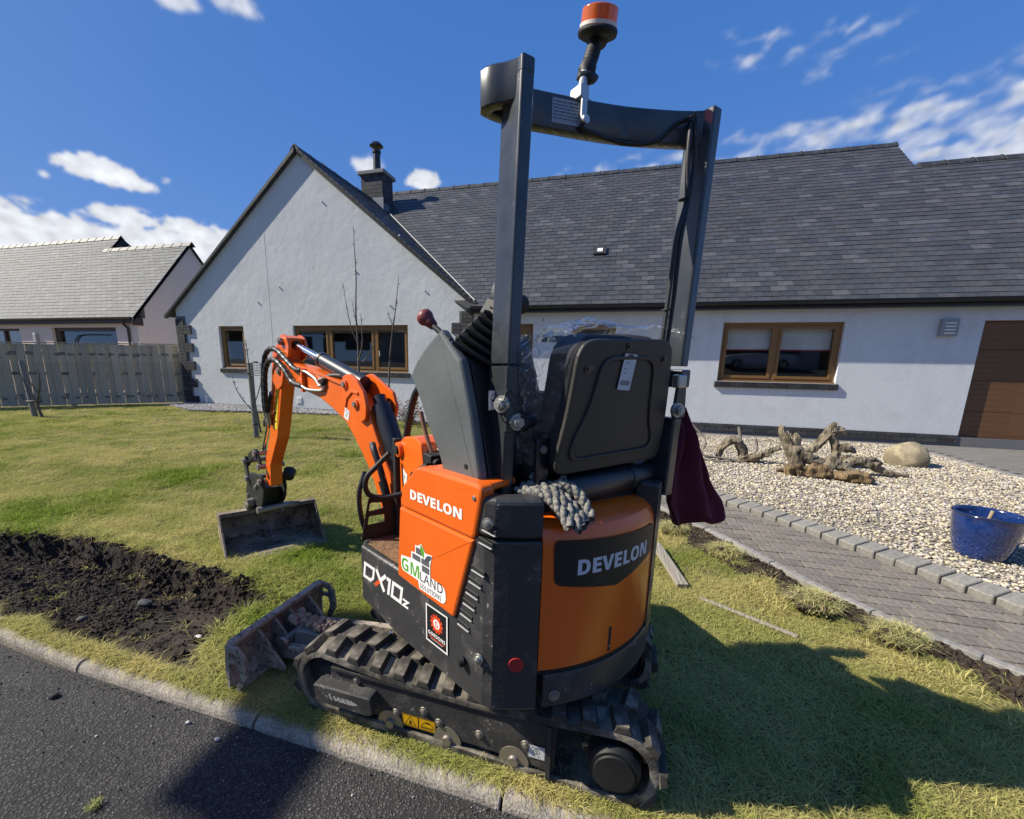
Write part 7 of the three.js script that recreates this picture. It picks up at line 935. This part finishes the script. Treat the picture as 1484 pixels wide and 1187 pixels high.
// timber in the grass, turf lumps, the street lamp behind the machine's left
{
  const pale = std([.50, .44, .34], .85, { map: greyWood.map, bumpMap: greyWood.bumpMap, bumpScale: .003 });
  single('timber_board', uvBox(clean(rbx(-.032, .032, -.012, .012, -.26, .26, .003).rotateX(.07).rotateY(.22).translate(.415, .04, -2.72))), pale, 'short pale timber board lying in the grass behind the machine', 'board');
  single('timber_lath', uvBox(clean(rbx(-.011, .011, -.005, .005, -.225, .235, .002).rotateX(-.02).rotateY(Math.atan2(.37, .25)).translate(.73, .018, -2.25))), pale, 'thin pale timber lath lying in the grass beside the dug edge', 'lath');
  const sod = (x, z, r, lab, seed) => { const t = thing('turf_clod', lab, 'turf', [x, groundH(x, z), z]), g = (() => { const q = lump(r, 3, .75, 1.9, seed, [1.15, .6, 1]).toNonIndexed(); q.computeVertexNormals(); return q; })(); const y0 = groundH(x, z); part(t, 'soil', uvBox(clean(g.clone().translate(x, y0 + r * .28, z))), std([.045, .030, .018], 1, { bumpMap: texGrit, bumpScale: .012 })); const R = rng(seed), l = []; for (let k = 0; k < 260; k++) { const a = R() * 6.28, q = r * 1.1 * Math.sqrt(R()); const gg = tuft(seed * 7 + k, 5, .05 + .02 * R(), .0015, 1.5).rotateY(a).translate(x + q * Math.cos(a), y0 + r * .45 * (1 - (q / r) ** 2 * .8) + r * .12, z + q * Math.sin(a)); const d = R(); l.push(tint(uvBox(clean(gg)), () => [lerp(.24, .62, d), lerp(.28, .50, d), lerp(.07, .24, d)])); } part(t, 'grass', mergeGeometries(l), std([1, 1, 1], .9, { vertexColors: true, side: THREE.DoubleSide })).userData.kind = 'stuff'; };
  sod(1.10, -2.42, .085, 'upturned sod with a tuft of straw coloured grass by the path', 501); sod(.52, -3.35, .07, 'dug sod of soil and grass at the path edge near the board', 502); sod(.80, -2.98, .075, 'soil lump with grass in the dug edge beside the path', 503); sod(1.36, -2.22, .075, 'dark turned sod at the path edge nearest the road', 504);
  single('grass_lump', (() => { const l = []; for (let k = 0; k < 26; k++) l.push(tint(uvBox(clean(tuft(600 + k, 5, .014, .0012, 1.3).scale(.6, 1, .6).translate(.008 * Math.cos(k), .004, .010 * Math.sin(k * 2.3)))), () => [.45, .48, .12])); l.push(tint(uvBox(clean(lump(.012, 2, .3, 1.5, 77, [1.2, .6, 1]))), () => [.04, .03, .02])); return mergeGeometries(l); })(), std([1, 1, 1], .9, { vertexColors: true, side: THREE.DoubleSide }), 'tiny tuft of grass with soil lying on the asphalt', 'turf', [-1.36, -.026, -.655]);
  const lx = -6.86, lp = thing('street_lamp', 'grey steel street lamp with a flat lantern over the road, left of view', 'street lamp', [lx, 0, 1.67]), sm_ = std([.35, .36, .37], .45, { metalness: .6 });
  part(lp, 'column', join([rod([lx, -.1, 1.67], [lx, 1.2, 1.67], .085, .085, 18), rod([lx, 1.2, 1.67], [lx, 5.0, 1.67], .055, .045, 18)]), sm_); part(lp, 'arm', pipe([[lx, 4.9, 1.67], [lx, 5.08, 1.47], [lx, 5.12, 1.2], [lx, 5.12, .7]], .028, 10, 30), sm_); part(lp, 'lantern', rbx(lx - .17, lx + .17, 5.05, 5.16, -.20, .8, .04, 3), sm_); part(lp, 'lens', rbx(lx - .11, lx + .11, 5.035, 5.052, -.15, .4, .008), std([.7, .7, .68], .3));
}

// ================================================================ across the road, behind the viewpoint: what the window panes mirror
{
  struct('bank', uvBox(clean(ext([[8, -.06], [13, 1.35], [60, 1.6], [60, -.5], [8, -.5]], 150, -75, 0).rotateY(-Math.PI / 2))), std([.07, .07, .07], .9));
  const far = [[-46, 'cream rendered house across the road, farthest left', [.5, .46, .4]], [-27, 'grey rendered house across the road, second from left', [.38, .38, .38]], [-8, 'white rendered house across the road with brown door', [.55, .55, .55]], [13, 'pale rendered house across the road, farthest right', [.5, .48, .44]]];
  for (const [x, lab, c] of far) {
    const h = thing('opposite_house', lab, 'house', [x, 1.45, 22], 'houses across the road'), m = std(c, .95), y = 1.4;
    part(h, 'wall', uvBox(clean(ext([[16, y], [28, y], [28, y + 2.6], [22, y + 6.2], [16, y + 2.6]], 15, x - 7.5, 0).rotateY(-Math.PI / 2).scale(-1, 1, 1).scale(-1, 1, 1))), m);
    part(h, 'roof', join([slabOf([x + 7.8, y + 2.4, 28.4], [x - 7.8, y + 2.4, 28.4], [x - 7.8, y + 6.3, 22], [x + 7.8, y + 6.3, 22], .08), slabOf([x - 7.8, y + 2.4, 15.6], [x + 7.8, y + 2.4, 15.6], [x + 7.8, y + 6.3, 22], [x - 7.8, y + 6.3, 22], .08)]), M.darkSheet);
    for (const [a, b] of [[-6, -4], [-2, -.6], [3, 5.5]]) { const w = part(h, 'window', bx(x + a, x + b, y + 1, y + 2.2, 15.95, 15.999), M.oak); part(w, 'pane', bx(x + a + .1, x + b - .1, y + 1.1, y + 2.1, 15.93, 15.949), std([.03, .035, .04], .1)); }
    part(h, 'door', bx(x + .6, x + 1.6, y, y + 2.1, 15.95, 15.999), M.oak);
  }
  const car = thing('parked_car', 'white hatchback parked across the road, mirrored in the right window', 'car', [9.0, 1.36, 13.4]), paint = phys([.75, .76, .77], .3, { clearcoat: 1, clearcoatRoughness: .05 }), o = [9.0, 1.36, 13.4];
  const put = (g) => g.translate(...o);
  part(car, 'body', put(uvBox(clean(ext(rounded([[-2.1, .28], [-2.12, .62], [-2.0, .82], [-1.15, .95], [-.75, .99], [1.55, .98], [2.0, .9], [2.08, .6], [2.05, .28]], [.05, .1, .15, .1, .1, .1, .15, .1, .05], 4), 1.72, -.86, .06, 3)))), paint);
  part(car, 'cabin', put(uvBox(clean(ext(rounded([[-1.1, .94], [-.35, 1.42], [.9, 1.46], [1.75, .95]], [.1, .2, .25, .1], 5), 1.5, -.75, .09, 3)))), std([.02, .022, .025], .08)); part(car, 'roof', put(uvBox(clean(ext(rounded([[-.5, 1.38], [-.3, 1.465], [.9, 1.50], [1.25, 1.36]], .06, 4), 1.4, -.70, .04, 2)))), paint);
  for (const x of [-1.35, 1.3]) for (const s of [-1, 1]) { const w = part(car, 'wheel', put(rod([x, .31, s * .68], [x, .31, s * .89], .31, .31, 24)), P_.hose); part(w, 'rim', put(rod([x, .31, s * .891], [x, .31, s * .90], .2, .2, 16)), P_.zinc); }
}

renderer.render(scene, camera);
